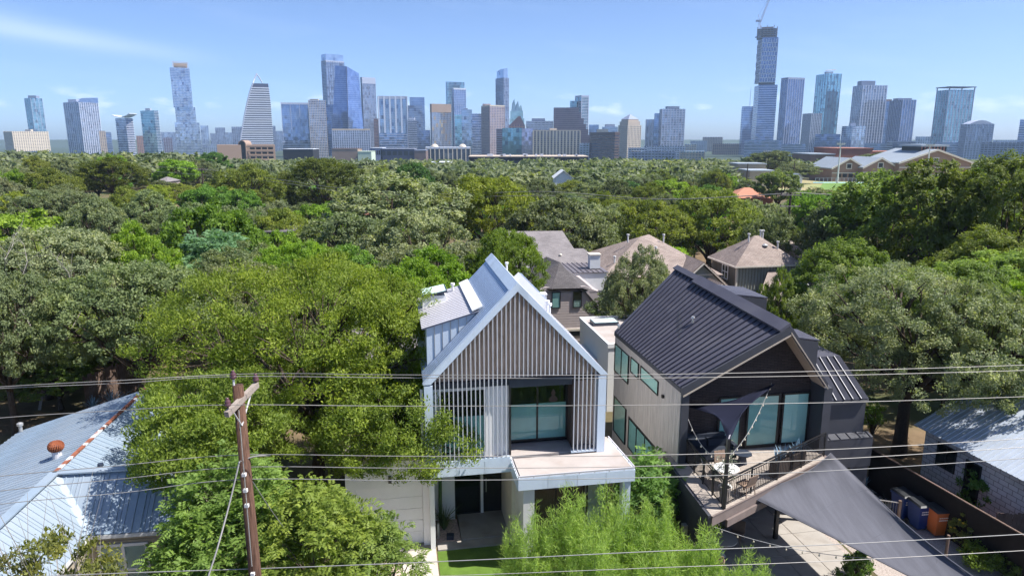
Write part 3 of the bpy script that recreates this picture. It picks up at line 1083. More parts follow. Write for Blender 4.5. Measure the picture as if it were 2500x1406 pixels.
    MB().box(-2.60, -2.56, gv + 0.05, gv + 0.09, 1.0, 1.2).build('handle', 'black_frame', gd)
    MB().box(-1.48, -1.36, gv - 0.10, gv - 0.002, 2.72, 2.98).build('wall_lamp', 'black_frame', h)
    gr = MB().box(-3.1, 0.0, gv - 0.05, 4.0, 3.56, 3.70).build('flat_roof', 'membrane', h)
    # upper rear part of the wing with a grey shingle roof
    MB().box(-3.3, 0.0, 4.0, 8.4, 3.56, 5.1).build('wall', 'white_paint', h)
    uvquad('shingle_roof', [(-3.6, 3.6, 5.12), (0.0, 3.6, 5.12), (0.0, 8.6, 6.6), (-3.6, 8.6, 6.6)], 'shingle_grey', h, 0.16)
    # figurine on a shelf just inside the balcony window
    fg = tag(MB().lathe([(0.10, 0), (0.17, 0.04), (0.18, 0.12), (0.11, 0.20), (0.06, 0.24), (0.055, 0.27), (0.085, 0.31), (0.09, 0.37), (0.06, 0.42), (0.04, 0.44), (0.045, 0.48), (0.02, 0.50)], 14).build('figurine', 'cedar_dark', None, True, F.wld((4.85, 1.095, 5.40))), 'dark seated figurine with topknot behind the balcony glass', 'figurine')
    fg.scale = (1, 0.12, 1)
    fg.rotation_euler = (0, 0, F.a)


white_house()


# ------------------------------------------------------------------ dark gabled house
DZ = 2.9                                  # deck level


def dark_house():
    F = DK
    h = fthing(F, 'dark_gabled_house', 'dark house with charcoal standing-seam roof and black brick gable', 'house')
    P1, P3, P2 = np.array([-0.05, 0, 6.0]), np.array([4.26, 0, 8.2]), np.array([6.05, 0, 5.80])
    P5, P4 = np.array([-0.08, 8.0, 6.0]), np.array([3.71, 9.5, 8.85])
    P6 = np.array([6.35, 9.5, 5.9])
    ro = MB()
    ro.prism([P1 - (0, 0, .05), P3 - (0, 0, .05), P4 - (0, 0, .05), P5 - (0, 0, .05)], (0, 0, -0.16))
    r = ro.build('roof', 'charcoal', h)
    n = 25
    for k in range(n):
        a0, a1 = P1 + (P5 - P1) * k / n, P1 + (P5 - P1) * ((k + 0.985) / n)
        b0, b1 = P3 + (P4 - P3) * k / n, P3 + (P4 - P3) * ((k + 0.985) / n)
        nn = np.cross(b0 - a0, a1 - a0)
        nn /= np.linalg.norm(nn)
        if nn[2] < 0:
            nn = -nn
        mb = MB()
        mb.prism([a0, a1, b1, b0], -nn * 0.03)
        e = (a1 - a0) / np.linalg.norm(a1 - a0) * 0.028
        o = MB()
        p = mb.build('roof_panel', 'dark_roof', r)
        o.hexa([a0, a0 + e, b0 + e, b0, a0 + nn * .06, a0 + e + nn * .06, b0 + e + nn * .06, b0 + nn * .06])
        o.build('seam', 'dark_seam', p)
    # ridge: broad raised cap on the front part, narrow one behind
    nl = np.cross(P3 - P1, P5 - P1)
    nl /= -np.linalg.norm(nl) * (1 if nl[2] < 0 else -1)
    sl = (P1 - P3) / np.linalg.norm(P1 - P3)
    a, b = P3 + (0, -0.12, 0.05), P3 + (P4 - P3) * 0.74 + (0, 0, 0.05)
    MB().prism([a + nl * .14, b + nl * .14, b + sl * .50 + nl * .10, a + sl * .50 + nl * .10], -nl * 0.12).build('ridge_cap', 'dark_roof', r)
    c = P4 + (0, 0, 0.03)
    MB().prism([b + nl * .05, c + nl * .05, c + sl * .30 + nl * .04, b + sl * .30 + nl * .04], -nl * 0.06).build('ridge_cap', 'dark_roof', r)
    # right slope and its tan underside
    nr = np.cross(P2 - P3, P4 - P3)
    nr /= np.linalg.norm(nr)
    if nr[2] < 0:
        nr = -nr
    MB().prism([P3 + (0, -.1, 0), P2 + (0, -.1, 0), P6, P4], -nr * 0.16).build('roof_slope', 'dark_roof', r)
    MB().prism([P3 + (0, -.06, -0.20), P2 + (-.05, -.06, -0.14), P2 + (-.05, 1.0, -.14), P3 + (0, 1.0, -.20)], -nr * 0.05).build('soffit', 'tan_soffit', r)
    MB().prism([P1 + (0.1, -.02, -0.24), P3 + (0, -.02, -0.26), P3 + (0, 1.0, -.26), P1 + (0.1, 1.0, -.24)], (0, 0, -0.04)).build('soffit', 'tan_soffit', r)
    f = MB()
    f.prism([P1 + (0, -.14, -.28), P3 + (0, -.14, -.28), P3 + (0, -.14, 0.04), P1 + (0, -.14, 0.03)], (0, 0.10, 0))
    f.prism([P3 + (0, -.14, -.16), P2 + (0, -.14, -.12), P2 + (0, -.14, 0.03), P3 + (0, -.14, 0.04)], (0, 0.05, 0))
    f.build('fascia', 'charcoal', r)
    f = MB()
    f.prism([P1 + (0.06, -.16, -.34), P3 + (0, -.16, -.34), P3 + (0, -.16, -.28), P1 + (0.06, -.16, -.28)], (0, 0.06, 0))
    f.prism([P3 + (0, -.16, -.24), P2 + (0, -.16, -.20), P2 + (0, -.16, -.15), P3 + (0, -.16, -.17)], (0, 0.06, 0))
    f.build('trim', 'trim_tan', r)
    for q in ((P5 * .4 + P4 * .6) * .45 + (P1 * .5 + P3 * .5) * .55, P5 + (0.15, -.2, 0.1)):
        MB().lathe([(0.05, 0), (0.05, 0.22), (0.09, 0.23), (0.07, 0.30)], 8, q).build('vent_pipe', 'steel', r)
    # left side: vertical boards over the wall, with windows
    wl_ = MB()
    wl_.prism([(0.02, 0.0, 0), (0.02, 8.0, 0), (0.02, 8.0, 5.85), (0.02, 0.0, 5.85)], (0.16, 0, 0))
    wl_.build('wall', 'charcoal', h)
    wins = [(5.92, 7.94, 4.00, 5.42, 1, 'teal_bright', 1.0), (4.60, 5.62, 4.72, 5.46, 0, 'teal_bright', 1.0), (2.25, 4.32, 4.82, 5.46, 0, 'teal_bright', 1.0), (6.05, 7.80, 0.9, 2.74, 0, 'teal_blind_or_reflection', 1.0), (2.4, 5.6, 1.0, 2.55, 2, 'teal_blind_or_reflection', .9)]  # teal sheets paint the bright reflections in the side windows
    sd = MB()
    nb = 62
    rng = random.Random(9)
    for k in range(nb):
        a, b = 0.0 + k * 8.0 / nb, (k + 1) * 8.0 / nb - 0.012
        segs = [(0.0, 5.82)]
        for (va, vb, za, zb, *_r) in wins:
            if b > va - 0.02 and a < vb + 0.02:
                ns = []
                for s0, s1 in segs:
                    if za > s0 and zb < s1:
                        ns += [(s0, za), (zb, s1)]
                    else:
                        ns.append((s0, s1))
                segs = ns
        d = rng.uniform(0, .008)
        for s0, s1 in segs:
            sd.box(-0.03 - d, 0.015, a, b, s0, s1)
    sd.build('siding', 'grey_siding', h, kind='stuff')
    for va, vb, za, zb, mu, bl, fr_ in wins:
        rect_window(h, None, (0.0, vb, za), (0.0, va, za), (0.0, va, zb), (0.0, vb, zb), (-1, 0, 0), 0.05, mull=mu, blind_or_reflection=(bl, 0, fr_) if bl else None)
    MB().box(-0.13, -0.04, 1.55, 1.68, 4.98, 5.10).build('wall_lamp', 'black_frame', h)
    # gable front: brick wall set back under the overhang
    gv = 0.82
    apex = np.array([4.25, gv, 7.90])
    gw = uvquad('wall', [(0.2, gv, DZ), (6.0, gv, DZ), (6.0, gv, 5.60), tuple(apex), (0.2, gv, 5.80)], 'dark_brick', h, 0.2)
    MB().box(0.0, 0.30, -0.06, gv + 0.1, DZ - 0.2, 5.72).build('wall_end', 'charcoal', h)
    MB().box(5.95, 6.30, -0.10, gv + 0.3, 0.0, 5.62).build('wall_end', 'charcoal', h)
    for a, b, bl in ((1.95, 2.95, 'teal_blind_or_reflection'), (3.18, 4.60, 'teal_blind_or_reflection'), (4.72, 5.92, 'teal_bright')):
        rect_window(h, None, (a, gv - 0.03, DZ + 0.06), (b, gv - 0.03, DZ + 0.06), (b, gv - 0.03, 5.18), (a, gv - 0.03, 5.18), (0, -1, 0), 0.07, blind_or_reflection=(bl, 0, 1.0))
    # right wing: steep metal roof, projecting bay, small awning, ground floor
    w0, w1, wv = 6.32, 8.62, 0.9
    MB().box(w0, w1, wv, 4.5, 3.0, 4.68).build('wall', 'charcoal', h)
    MB().box(w0, w1 + 0.25, wv - 0.35, 7.5, 1.75, 3.0).build('wall', 'charcoal', h)
    MB().box(w1 - 0.45, w1 + 0.35, wv - 0.1, 7.5, 0.0, 1.75).build('wall', 'charcoal', h)
    MB().box(w0 - 0.2, w1 - 0.45, wv + 0.5, 7.5, 0.0, 1.75).build('wall', 'charcoal', h)
    rect_window(h, None, (w0 - 0.1, wv + 0.47, 0.1), (w1 - 0.5, wv + 0.47, 0.1), (w1 - 0.5, wv + 0.47, 1.9), (w0 - 0.1, wv + 0.47, 1.9), (0, -1, 0), 0.06, blind_or_reflection=('teal_blind_or_reflection', 0.25, 1), mull=1, rows=1)
    aw = MB().prism([(w0, wv - 0.35, 3.02), (w1 + 0.25, wv - 0.35, 3.02), (w1 + 0.25, wv, 3.12), (w0, wv, 3.12)], (0, 0, 0.05)).build('awning', 'charcoal', h)
    for k in range(6):
        u = w0 + 0.1 + k * 0.46
        MB().prism([(u, wv - 0.35, 3.075), (u + .03, wv - 0.35, 3.075), (u + .03, wv, 3.175), (u, wv, 3.175)], (0, 0, 0.03)).build('seam', 'dark_seam', aw)
    E0, E1, T0, T1 = (np.array(q, float) for q in ((w0, wv - 0.15, 4.70), (w1, wv - 0.15, 4.70), (w0, 2.5, 6.0), (w1 - .25, 2.5, 6.0)))
    mat('wing_roof', (.034, .036, .050), .85, 0, .1, .15)  # darker copy of dark_roof: the oak's shade put into the colour
    wr = MB().prism([E0 - (0, 0, .06), E1 - (0, 0, .06), T1 - (0, 0, .06), T0 - (0, 0, .06)], (0, 0, -0.12)).build('wing_roof', 'charcoal', h)
    MB().prism([(w0, 0.95, 4.6), (w0, 2.5, 5.93), (w0, 4.5, 5.93), (w0, 4.5, 4.6)], (w1 - w0 - .3, 0, 0)).build('wall', 'charcoal', h)
    MB().box(w0, w1 - .25, 2.52, 4.55, 5.94, 6.01).build('flat_roof', 'dark_roof', wr)
    nw = 6
    for k in range(nw):
        a0, a1 = E0 + (E1 - E0) * k / nw, E0 + (E1 - E0) * (k + .985) / nw
        b0, b1 = T0 + (T1 - T0) * k / nw, T0 + (T1 - T0) * (k + .985) / nw
        nn = np.array([0, -1.3, 1.75])
        nn /= np.linalg.norm(nn)
        p = MB().prism([a0, a1, b1, b0], -nn * 0.03).build('roof_panel', 'wing_roof', wr)
        e = np.array([0.035, 0, 0])
        MB().hexa([a0, a0 + e, b0 + e, b0, a0 + nn * .06, a0 + e + nn * .06, b0 + e + nn * .06, b0 + nn * .06]).build('seam', 'dark_seam', p)
    # dormers on the right slope
    for (ua, ub, va, vb, z0, z1) in ((5.45, 6.85, 1.9, 3.6, 5.4, 7.15), (5.0, 6.75, 6.0, 8.4, 6.0, 8.05)):
        d = MB().prism([(ua, va, z0), (ub, va, z0), (ub, va, z1 - 0.25), (ua, va, z1)], (0, vb - va, 0)).build('dormer', 'charcoal', h)
        for k in range(6):
            t = va + (vb - va) * k / 6
            MB().prism([(ua - .3, t + .01, z1 + .06), (ub + .06, t + .01, z1 - .22), (ub + .06, t + (vb - va) / 6 - .02, z1 - .22), (ua - .3, t + (vb - va) / 6 - .02, z1 + .06)], (0, 0, 0.05)).build('roof_panel', 'dark_roof', d)
    # ground floor under the deck
    MB().box(0.0, 6.0, 1.45, 1.6, 0.0, DZ - 0.2).build('wall', 'charcoal', h)
    rect_window(h, None, (0.6, 1.43, 0.1), (5.4, 1.43, 0.1), (5.4, 1.43, 2.3), (0.6, 1.43, 2.3), (0, -1, 0), 0.07, mull=3)
    MB().box(-0.42, -0.28, -3.7, 0.2, 0.0, DZ - 0.32).build('wall', 'charcoal', h)
    # pointed deck: boards, fascia, posts, balustrade
    C1, C2, C3 = np.array([-0.48, -3.92]), np.array([6.20, -0.50]), np.array([-0.30, 0.05])
    dk = MB().prism([(C1[0], C1[1], DZ - .30), (C2[0], C2[1], DZ - .30), (5.95, gv, DZ - .30), (C3[0], gv, DZ - .30)], (0, 0, 0.24)).build('deck', 'deck_fascia', h)
    bd = MB()
    dirv = (C2 - C1) / np.linalg.norm(C2 - C1)
    nv_ = np.array([-dirv[1], dirv[0]])
    # boards run along u, clipped to the deck outline
    for k in range(36):
        va, vb = C1[1] + 0.03 + k * 0.132, C1[1] + 0.03 + k * 0.132 + 0.124
        if vb > gv - 0.02:
            break

        def span(v):
            left = C1[0] + 0.04 + (C3[0] - C1[0]) * np.clip((v - C1[1]) / (C3[1] - C1[1]), 0, 1)
            right = min(5.9, C1[0] - 0.02 + (v - C1[1]) * (C2[0] - C1[0]) / (C2[1] - C1[1])) if v < C2[1] else 5.9
            return left, right
        l0, r0 = span(va)
        l1, r1 = span(vb)
        if r0 - l0 < 0.02:
            r0 = l0 + 0.02
        bd.prism([(l0, va, DZ - .055), (r0, va, DZ - .055), (r1, vb, DZ - .055), (l1, vb, DZ - .055)], (0, 0, 0.055))
    bd.build('decking', 'deck_wood', dk, kind='stuff')
    fa = MB()
    fa.bar((C1[0], C1[1] - .03, DZ - .16), (C2[0], C2[1] - .03, DZ - .16), 0.05, 0.34)
    fa.build('fascia', 'deck_fascia', dk)
    tr_ = MB()
    tr_.bar((C1[0], C1[1] - .05, DZ + .035), (C2[0], C2[1] - .05, DZ + .035), 0.06, 0.03)
    fa2 = MB()
    fa2.bar((C1[0] + .7, C1[1] + .25, DZ - .46), (C2[0], C2[1] - .10, DZ - .46), 0.08, 0.26)
    fa2.build('beam', 'deck_fascia', dk)
    tr_.build('trim', 'deck_fascia', dk)
    MB().bar((C1[0] - .06, C1[1], DZ - .16), (C3[0] - .06, C3[1], DZ - .16), 0.10, 0.40).build('fascia', 'charcoal', dk)
    corner = np.array([0.16, -3.42])
    ra, rb, rc_ = corner, np.array([5.96, -0.42]), np.array([0.30, -0.05])
    rail = MB()
    bal = MB()
    for p, q in ((ra, rb), (ra, rc_)):
        for z, w, t in ((DZ + 1.0, .06, .04), (DZ + .10, .03, .025), (DZ + .9, .03, .025)):
            rail.bar((*p, z), (*q, z), w, t)
        L = np.linalg.norm(q - p)
        for k in range(1, int(L / 0.105)):
            c = p + (q - p) * k * 0.105 / L
            bal.box(c[0] - .008, c[0] + .008, c[1] - .008, c[1] + .008, DZ + .1, DZ + .9)
        for k in range(0, 5):
            c = p + (q - p) * k / 4
            MB().box(c[0] - .025, c[0] + .025, c[1] - .025, c[1] + .025, DZ, DZ + .98).build('post', 'black_frame', dk)
    rail.build('handrail', 'black_frame', dk)
    bal.build('balusters', 'black_frame', dk, kind='stuff')
    MB().box(corner[0] - .05, corner[0] + .05, corner[1] - .15, corner[1] - .05, DZ - .1, 5.45).build('sail_post', 'black_frame', dk)
    for p in ((3.6, -1.3), (0.2, -2.6), (5.5, -0.3)):
        MB().box(p[0] - .07, p[0] + .07, p[1] - .07, p[1] + .07, 0.05, DZ - .3).build('post', 'black_frame', dk)
    # meter and pipe on the low wall
    mt = MB()
    mt.box(-0.60, -0.43, -2.1, -1.9, 1.1, 1.5)
    mt.tube([(-0.5, -2.4, 0.6), (-0.5, -2.4, 1.2), (-0.5, -2.9, 1.25), (-0.5, -2.95, 0.7)], 0.03, 6)
    mt.build('gas_meter', 'steel', h)


dark_house()


# ------------------------------------------------------------------ sails, lights, terrace things
def sail(name, corners, sagin, sagz, m, label, n=14):
    """a stretched triangular cloth with hollow edges"""
    A, B, C = (np.asarray(c, float) for c in corners)
    G = (A + B + C) / 3
    V, F_, idx = [], [], {}
    for i in range(n + 1):
        for j in range(n + 1 - i):
            a, b = i / n, j / n
            c = 1 - a - b
            p = A * a + B * b + C * c
            # pull edges in towards the middle, keep the corners
            e = (4 * a * b * (1 - c) ** 2 * sagin[0] + 4 * b * c * (1 - a) ** 2 * sagin[1] + 4 * a * c * (1 - b) ** 2 * sagin[2])
            p = p + (G - p) * e * (1 - 27 * a * b * c * 0.9)
            p = p - np.array([0, 0, sagz * 27 * a * b * c])
            idx[(i, j)] = len(V)
            V.append(tuple(p))
    for i in range(n):
        for j in range(n - i):
            F_.append((idx[(i, j)], idx[(i + 1, j)], idx[(i, j + 1)]))
            if i + j < n - 1:
                F_.append((idx[(i + 1, j)], idx[(i + 1, j + 1)], idx[(i, j + 1)]))
    mb = MB()
    mb.v, mb.f = V, F_
    me = mb.mesh('cloth', m, True)
    t = thing(name, label, 'shade sail', tuple(A))
    o = put('cloth', me, t, tuple(-A))
    md = o.modifiers.new('thick', 'SOLIDIFY')
    md.thickness = 0.012
    if n > 16:
        for q in range(3, n - 1, 3):
            path = [V[idx[(i, q - i)]] for i in range(q + 1)]
            MB().tube([np.array(p) - A + (0, 0, .008) for p in path], 0.011, 4).build('seam', m, t)
    # hem rope along the edges
    for k0, k1 in (((0, 0), 'a'), ((0, 0), 'b'), ((0, 0), 'c')):
        if k1 == 'a':
            path = [V[idx[(i, 0)]] for i in range(n + 1)]
        elif k1 == 'b':
            path = [V[idx[(0, j)]] for j in range(n + 1)]
        else:
            path = [V[idx[(i, n - i)]] for i in range(n + 1)]
        hm = MB().tube([np.array(p) - A for p in path], 0.02, 5)
        hm.build('hem', m, t)
    return t


big = sail('shade_sail', [atZ(1816, 1204, 2.72), atZ(2028, 1106, 3.25), atZ(2850, 1740, 2.2)], (.10, .36, .08), 0.25, 'sail_grey', 'large grey shade sail stretched from the deck edge over the yard', 18)
SP = DK.wld((0.16, -3.55, 5.40))
sail('shade_sail', [DK.wld((0.62, 0.60, 4.95)), DK.wld((4.20, 0.60, 5.66)), SP], (.42, .42, .42), 0.05, 'sail_navy', 'small navy shade sail hung across the dark house deck')
pc = MB()
t0, t1, t2 = SP, SP + (np.array(DK.wld((0.62, .6, 4.95))) - SP) * 0.12, SP + (np.array(DK.wld((4.2, .6, 5.66))) - SP) * 0.10
pc.prism([t0 + (0, 0, .015), t1 + (0.10, 0, -.01), t2 + (-0.12, 0, -.01)], (0, 0, 0.012))
tag(pc.build('corner_patch', 'sail_patch'), 'pale reinforcing patch at the tip of the navy sail', 'patch')
bp_ = MB()
pb = atZ(2210, 1385, 0)
bp_.tube([(0, 0, 0), (0, 0, 2.3)], 0.05, 8)
tag(bp_.build('sail_mast', 'fence_wood', None, False, (pb[0] + .3, pb[1] - 1.6, 0)), 'short wooden mast under the lower edge of the large sail', 'post')


def string_lights(label, a, b, sag, n):
    a, b = np.asarray(a, float), np.asarray(b, float)
    t = thing('string_lights', label, 'string lights', tuple(a))
    pts = []
    for i in range(25):
        s = i / 24
        p = (b - a) * s
        p[2] -= 4 * sag * s * (1 - s)
        pts.append(p)
    MB().tube(pts, 0.012, 4).build('cable', 'cable_dark', t)
    bl = MB().lathe([(0.010, 0.0), (0.012, -0.04), (0.028, -0.065), (0.032, -0.09), (0.014, -0.115)], 8).mesh('bulb', 'bulb_glass', True)
    for i in range(n):
        s = (i + 0.5) / n
        p = (b - a) * s
        p[2] -= 4 * sag * s * (1 - s)
        put('bulb', bl, t, p)


string_lights('bulb string swagged from the left wall to the black deck post', DK.wld((0.35, 0.3, 4.85)), DK.wld((0.16, -3.45, 4.75)), 0.55, 8)
string_lights('bulb string rising from the deck post to the brick gable', DK.wld((0.20, -3.45, 4.75)), DK.wld((4.1, 0.65, 5.7)), 0.45, 12)
string_lights('bulb string running below the deck corner over the patio', DK.wld((-0.3, -3.8, 2.45)), DK.wld((5.6, -6.0, 2.0)), 0.35, 12)
string_lights('short bulb string along the deck underside by the patio table', DK.wld((-0.2, -3.6, 2.45)), DK.wld((3.4, -1.6, 2.4)), 0.25, 7)


def fplace(o, p, rz=0.0):
    q = DK.wld(p)
    o.location = tuple(q)
    o.rotation_euler = (0, 0, DK.a + rz)
    return o


def chair(label, m, p, rz, group=None):
    t = thing('terrace_chair', label, 'chair', (0, 0, 0), 0, group)
    MB().box(-.25, .25, -.24, .24, .42, .46).build('seat', m, t)
    MB().prism([(-.25, .20, .46), (.25, .20, .46), (.22, .32, .86), (-.22, .32, .86)], (0, .03, 0)).build('backrest', m, t)
    for x, y in ((-.2, -.2), (.2, -.2), (-.2, .2), (.2, .2)):
        MB().bar((x, y, .42), (x * 1.25, y * 1.25, 0), .025, .025, (0, 1, 0)).build('leg', m, t)
    return fplace(t, p, rz)


tb = thing('round_table', 'round white table by the black post on the deck', 'table')
MB().lathe([(0.44, 0.70), (0.45, 0.715), (0.45, 0.735), (0.44, 0.74)], 28).build('tabletop', 'table_white', tb)
MB().lathe([(0.03, 0.02), (0.03, 0.70)], 10).build('leg', 'table_white', tb)
MB().lathe([(0.25, 0.0), (0.25, 0.015), (0.05, 0.03)], 20).build('base', 'table_white', tb)
fplace(tb, (0.95, -2.05, DZ))
chair('dark slatted chair between the round table and the front railing', 'wood_brown', (1.35, -2.75, DZ), math.pi + 0.4)
chair('brown chair behind the round white table', 'wood_brown', (1.25, -1.25, DZ), 0.1)
chair('pale wood chair beside the left railing of the deck', 'deck_wood', (0.55, -1.6, DZ), 1.3)
sf = thing('corner_sofa', 'dark corner sofa in the shade below the navy sail', 'sofa')
MB().box(-.85, .85, -.4, .35, .1, .42).build('seat', 'sofa_navy', sf)
MB().box(-.85, .85, .36, .52, .1, .85).build('backrest', 'sofa_navy', sf)
MB().box(-1.0, -.86, -.4, .52, .1, .65).build('armrest', 'sofa_navy', sf)
MB().box(.86, 1.0, -.4, .52, .1, .65).build('armrest', 'sofa_navy', sf)
for x in (-.42, .42):
    MB().box(x - .38, x + .38, .12, .34, .43, .72).build('cushion', 'sofa_navy', sf)
fplace(sf, (1.35, 0.22, DZ))
ct = thing('low_table', 'low dark octagonal table beside the sofa on the deck', 'table')
MB().lathe([(0.36, 0.40), (0.36, 0.44)], 8).build('tabletop', 'navy_metal', ct)
MB().lathe([(0.20, 0.0), (0.12, 0.40)], 8).build('leg', 'navy_metal', ct)
fplace(ct, (2.45, -0.45, DZ))


def blades(mb, n, L, w, rng, spread=0.5, z0=0.0, curve=0.2):
    for _ in range(n):
        a = rng.uniform(0, 6.283)
        r = rng.uniform(0, spread)
        l = L * rng.uniform(.65, 1.1)
        d = Vector((math.cos(a) * r, math.sin(a) * r, 1)).normalized()
        sd = Vector((-math.sin(a), math.cos(a), 0)) * w / 2
        b = Vector((math.cos(a) * .03, math.sin(a) * .03, z0))
        m = b + d * l * .55
        t = b + d * l + Vector((math.cos(a), math.sin(a), -.4)) * l * curve * r
        mb.face([b - sd, b + sd, m + sd * .8, m - sd * .8])
        mb.face([m - sd * .8, m + sd * .8, t])
    return mb


rng = random.Random(21)
for (u, v, lab) in ((3.35, -1.55, 'dark planter box of pale blue agaves nearest the round table'), (4.35, -1.05, 'dark planter box of pale blue agaves nearest the right end of the railing')):
    p = thing('planter', lab, 'planter')
    b = MB()
    b.box(-.42, .42, -.16, .16, 0, .62)
    b.build('box', 'wicker', p)
    for x in (-.25, 0.02, .27):
        pl_ = blades(MB(), 13, .52, .045, rng, .55, .62).build('agave', 'agave', p)
        pl_.location = (x, 0, 0)
    fplace(p, (u, v, DZ), 0.47)
ol = thing('potted_olive', 'small olive tree in a tall pot beside the deck corner post', 'potted tree')
MB().lathe([(.16, 0), (.19, .55), (.17, .56), (.16, .45)], 16).build('pot', 'deck_wood', ol)
MB().tube([(0, 0, .5), (.02, .01, .9), (-.03, .02, 1.3)], [.025, .02, .01], 5).build('trunk', 'bark', ol)
lf = MB()
for _ in range(420):
    c = Vector((rng.gauss(0, .2), rng.gauss(0, .2), 1.25 + rng.gauss(0, .3)))
    d = Vector((rng.gauss(0, 1), rng.gauss(0, 1), rng.gauss(.3, 1))).normalized() * .06
    s_ = d.cross(Vector((rng.gauss(0, 1), rng.gauss(0, 1), rng.gauss(0, 1)))).normalized() * .013
    lf.face([c - d, c + s_, c + d, c - s_])
lf.build('crown', 'olive_leaf', ol)
fplace(ol, (0.42, -3.05, DZ))

# patio furniture in the shade
t2_ = thing('round_table', 'round pale table in the shade on the patio under the deck', 'table')
MB().lathe([(0.55, 0.70), (0.56, 0.72), (0.55, 0.74)], 28).build('tabletop', 'driveway', t2_)
MB().lathe([(0.18, 0.0), (0.08, 0.2), (0.08, 0.7)], 12).build('leg', 'driveway', t2_)
fplace(t2_, (1.0, -2.0, 0.05))
for k, (u, v, a, lab) in enumerate(((0.4, -2.9, 2.6, 'shaded patio chair at the street side of the patio table'), (1.9, -1.4, -0.8, 'shaded patio chair behind the patio table'))):
    chair(lab, 'wood_brown', (u, v, 0.05), a)
hm = thing('hanging_lamp', 'dark bell pendant lamp hanging under the deck', 'lamp')
MB().lathe([(.02, 0), (.02, -.35), (.05, -.40), (.16, -.68), (.17, -.70), (.13, -.68)], 14).build('shade', 'black_frame', hm)
fplace(hm, (2.6, -1.7, 2.55))


# bins, pot, hose
def bin_(label, m, p, rz):
    t = thing('wheelie_bin', label, 'bin', (p[0], p[1], 0.02), rz, 'bins beside the screened fence')
    b = MB()
    b.hexa([(-.24, -.30, .06), (.24, -.30, .06), (.24, .26, .06), (-.24, .26, .06), (-.30, -.37, 1.0), (.30, -.37, 1.0), (.30, .35, 1.0), (-.30, .35, 1.0)])
    b.box(-.32, .32, -.39, .37, .98, 1.03)
    b.box(-.28, .28, .35, .43, .92, .98)
    b.build('body', m, t)
    ld = MB()
    ld.hexa([(-.32, -.40, 1.035), (.32, -.40, 1.035), (.32, .40, 1.06), (-.32, .40, 1.06), (-.27, -.34, 1.09), (.27, -.34, 1.09), (.28, .36, 1.13), (-.28, .36, 1.13)])
    ld.build('lid', 'bin_lid', t)
    MB().tube([(-.27, .46, 1.0), (.27, .46, 1.0)], .02, 6).build('handle', 'bin_lid', t)
    for x in (-.27, .27):
        w = MB().tube([(x - .03, .27, .12), (x + .03, .27, .12)], .12, 14).build('wheel', 'bin_lid', t)
    pr = MB()
    for r_ in range(2):
        for c_ in range(5):
            pr.prism([(-.19 + c_ * .078, -.346 - .0 * r_, .80 - r_ * .10), (-.13 + c_ * .078, -.346, .80 - r_ * .10), (-.13 + c_ * .078, -.352, .84 - r_ * .10), (-.19 + c_ * .078, -.352, .84 - r_ * .10)], (0, -.012, 0))
    pr.build('print', 'bin_print', t)
    return t


b1, b2, b3 = atZ(2283, 1300, 0), atZ(2240, 1285, 0), atZ(2205, 1265, 0)
bin_('orange wheelie bin with a black lid by the dark fence', 'bin_orange', b1, 0.10)
bin_('dark blue wheelie bin standing between the orange bin and another blue one', 'bin_blue', b2, 0.16)
bin_('dark blue wheelie bin farthest from the orange one', 'bin_blue', b3 + (0, .15, 0), 0.22)
pp = atZ(2108, 1205, 0)
ap = thing('potted_agave', 'blue agave in a black pot at the dark house corner', 'potted plant', pp)
MB().lathe([(.16, 0), (.20, .38), (.17, .38)], 14).build('pot', 'pot_black', ap)
blades(MB(), 16, .55, .07, rng, .6, .36).build('agave', 'agave', ap)
hp = atZ(2140, 1218, 0.02)
hs_ = MB()
pts = []
for i in range(140):
    a = i * 0.31
    r = .42 + .16 * math.sin(i * .11) + rng.uniform(-.05, .05)
    pts.append((math.cos(a) * r * 1.2, math.sin(a) * r * .7, .03 + .02 * (i % 5)))
hs_.tube(pts, .018, 5)
tag(hs_.build('garden_hose', 'hose', None, False, hp), 'tangled black garden hose on the gravel by the fence', 'hose')
gt_ = thing('gate', 'short grey mesh gate beside the blue bins', 'gate', atZ(2190, 1285, 0))
MB().box(-.05, .05, -.05, .05, 0, 1.15).build('post', 'fence_wood', gt_)
gm = MB()
gm.bar((-.75, .25, 1.05), (0, 0, 1.05), .03, .03)
gm.bar((-.75, .25, .15), (0, 0, .15), .03, .03)
for k in range(9):
    gm.bar((-.75 + k * .09, .25 - k * .03, .15), (-.75 + k * .09, .25 - k * .03, 1.05), .008, .008, (0, 1, 0))
gm.build('mesh_panel', 'steel', gt_)

# dark screened fence on the right, wooden fence pieces
fa_, fb_ = atZ(2128, 1094, 1.85), atZ(2560, 1340, 1.85)
fn = thing('screen_fence', 'long fence covered in black screen cloth beside the bins', 'fence', (fa_[0], fa_[1], 0))
dv = fb_ - fa_
MB().bar((0, 0, .93), (dv[0], dv[1], .93), .05, 1.80).build('screen', 'fence_screen', fn)
MB().bar((0, 0, 1.85), (dv[0], dv[1], 1.85), .07, .035).build('top_rail', 'fence_wood', fn)
for k in range(6):
    MB().box(dv[0] * k / 5 + .04, dv[0] * k / 5 + .12, dv[1] * k / 5 - .04, dv[1] * k / 5 + .04, 0, 1.8).build('post', 'fence_wood', fn)


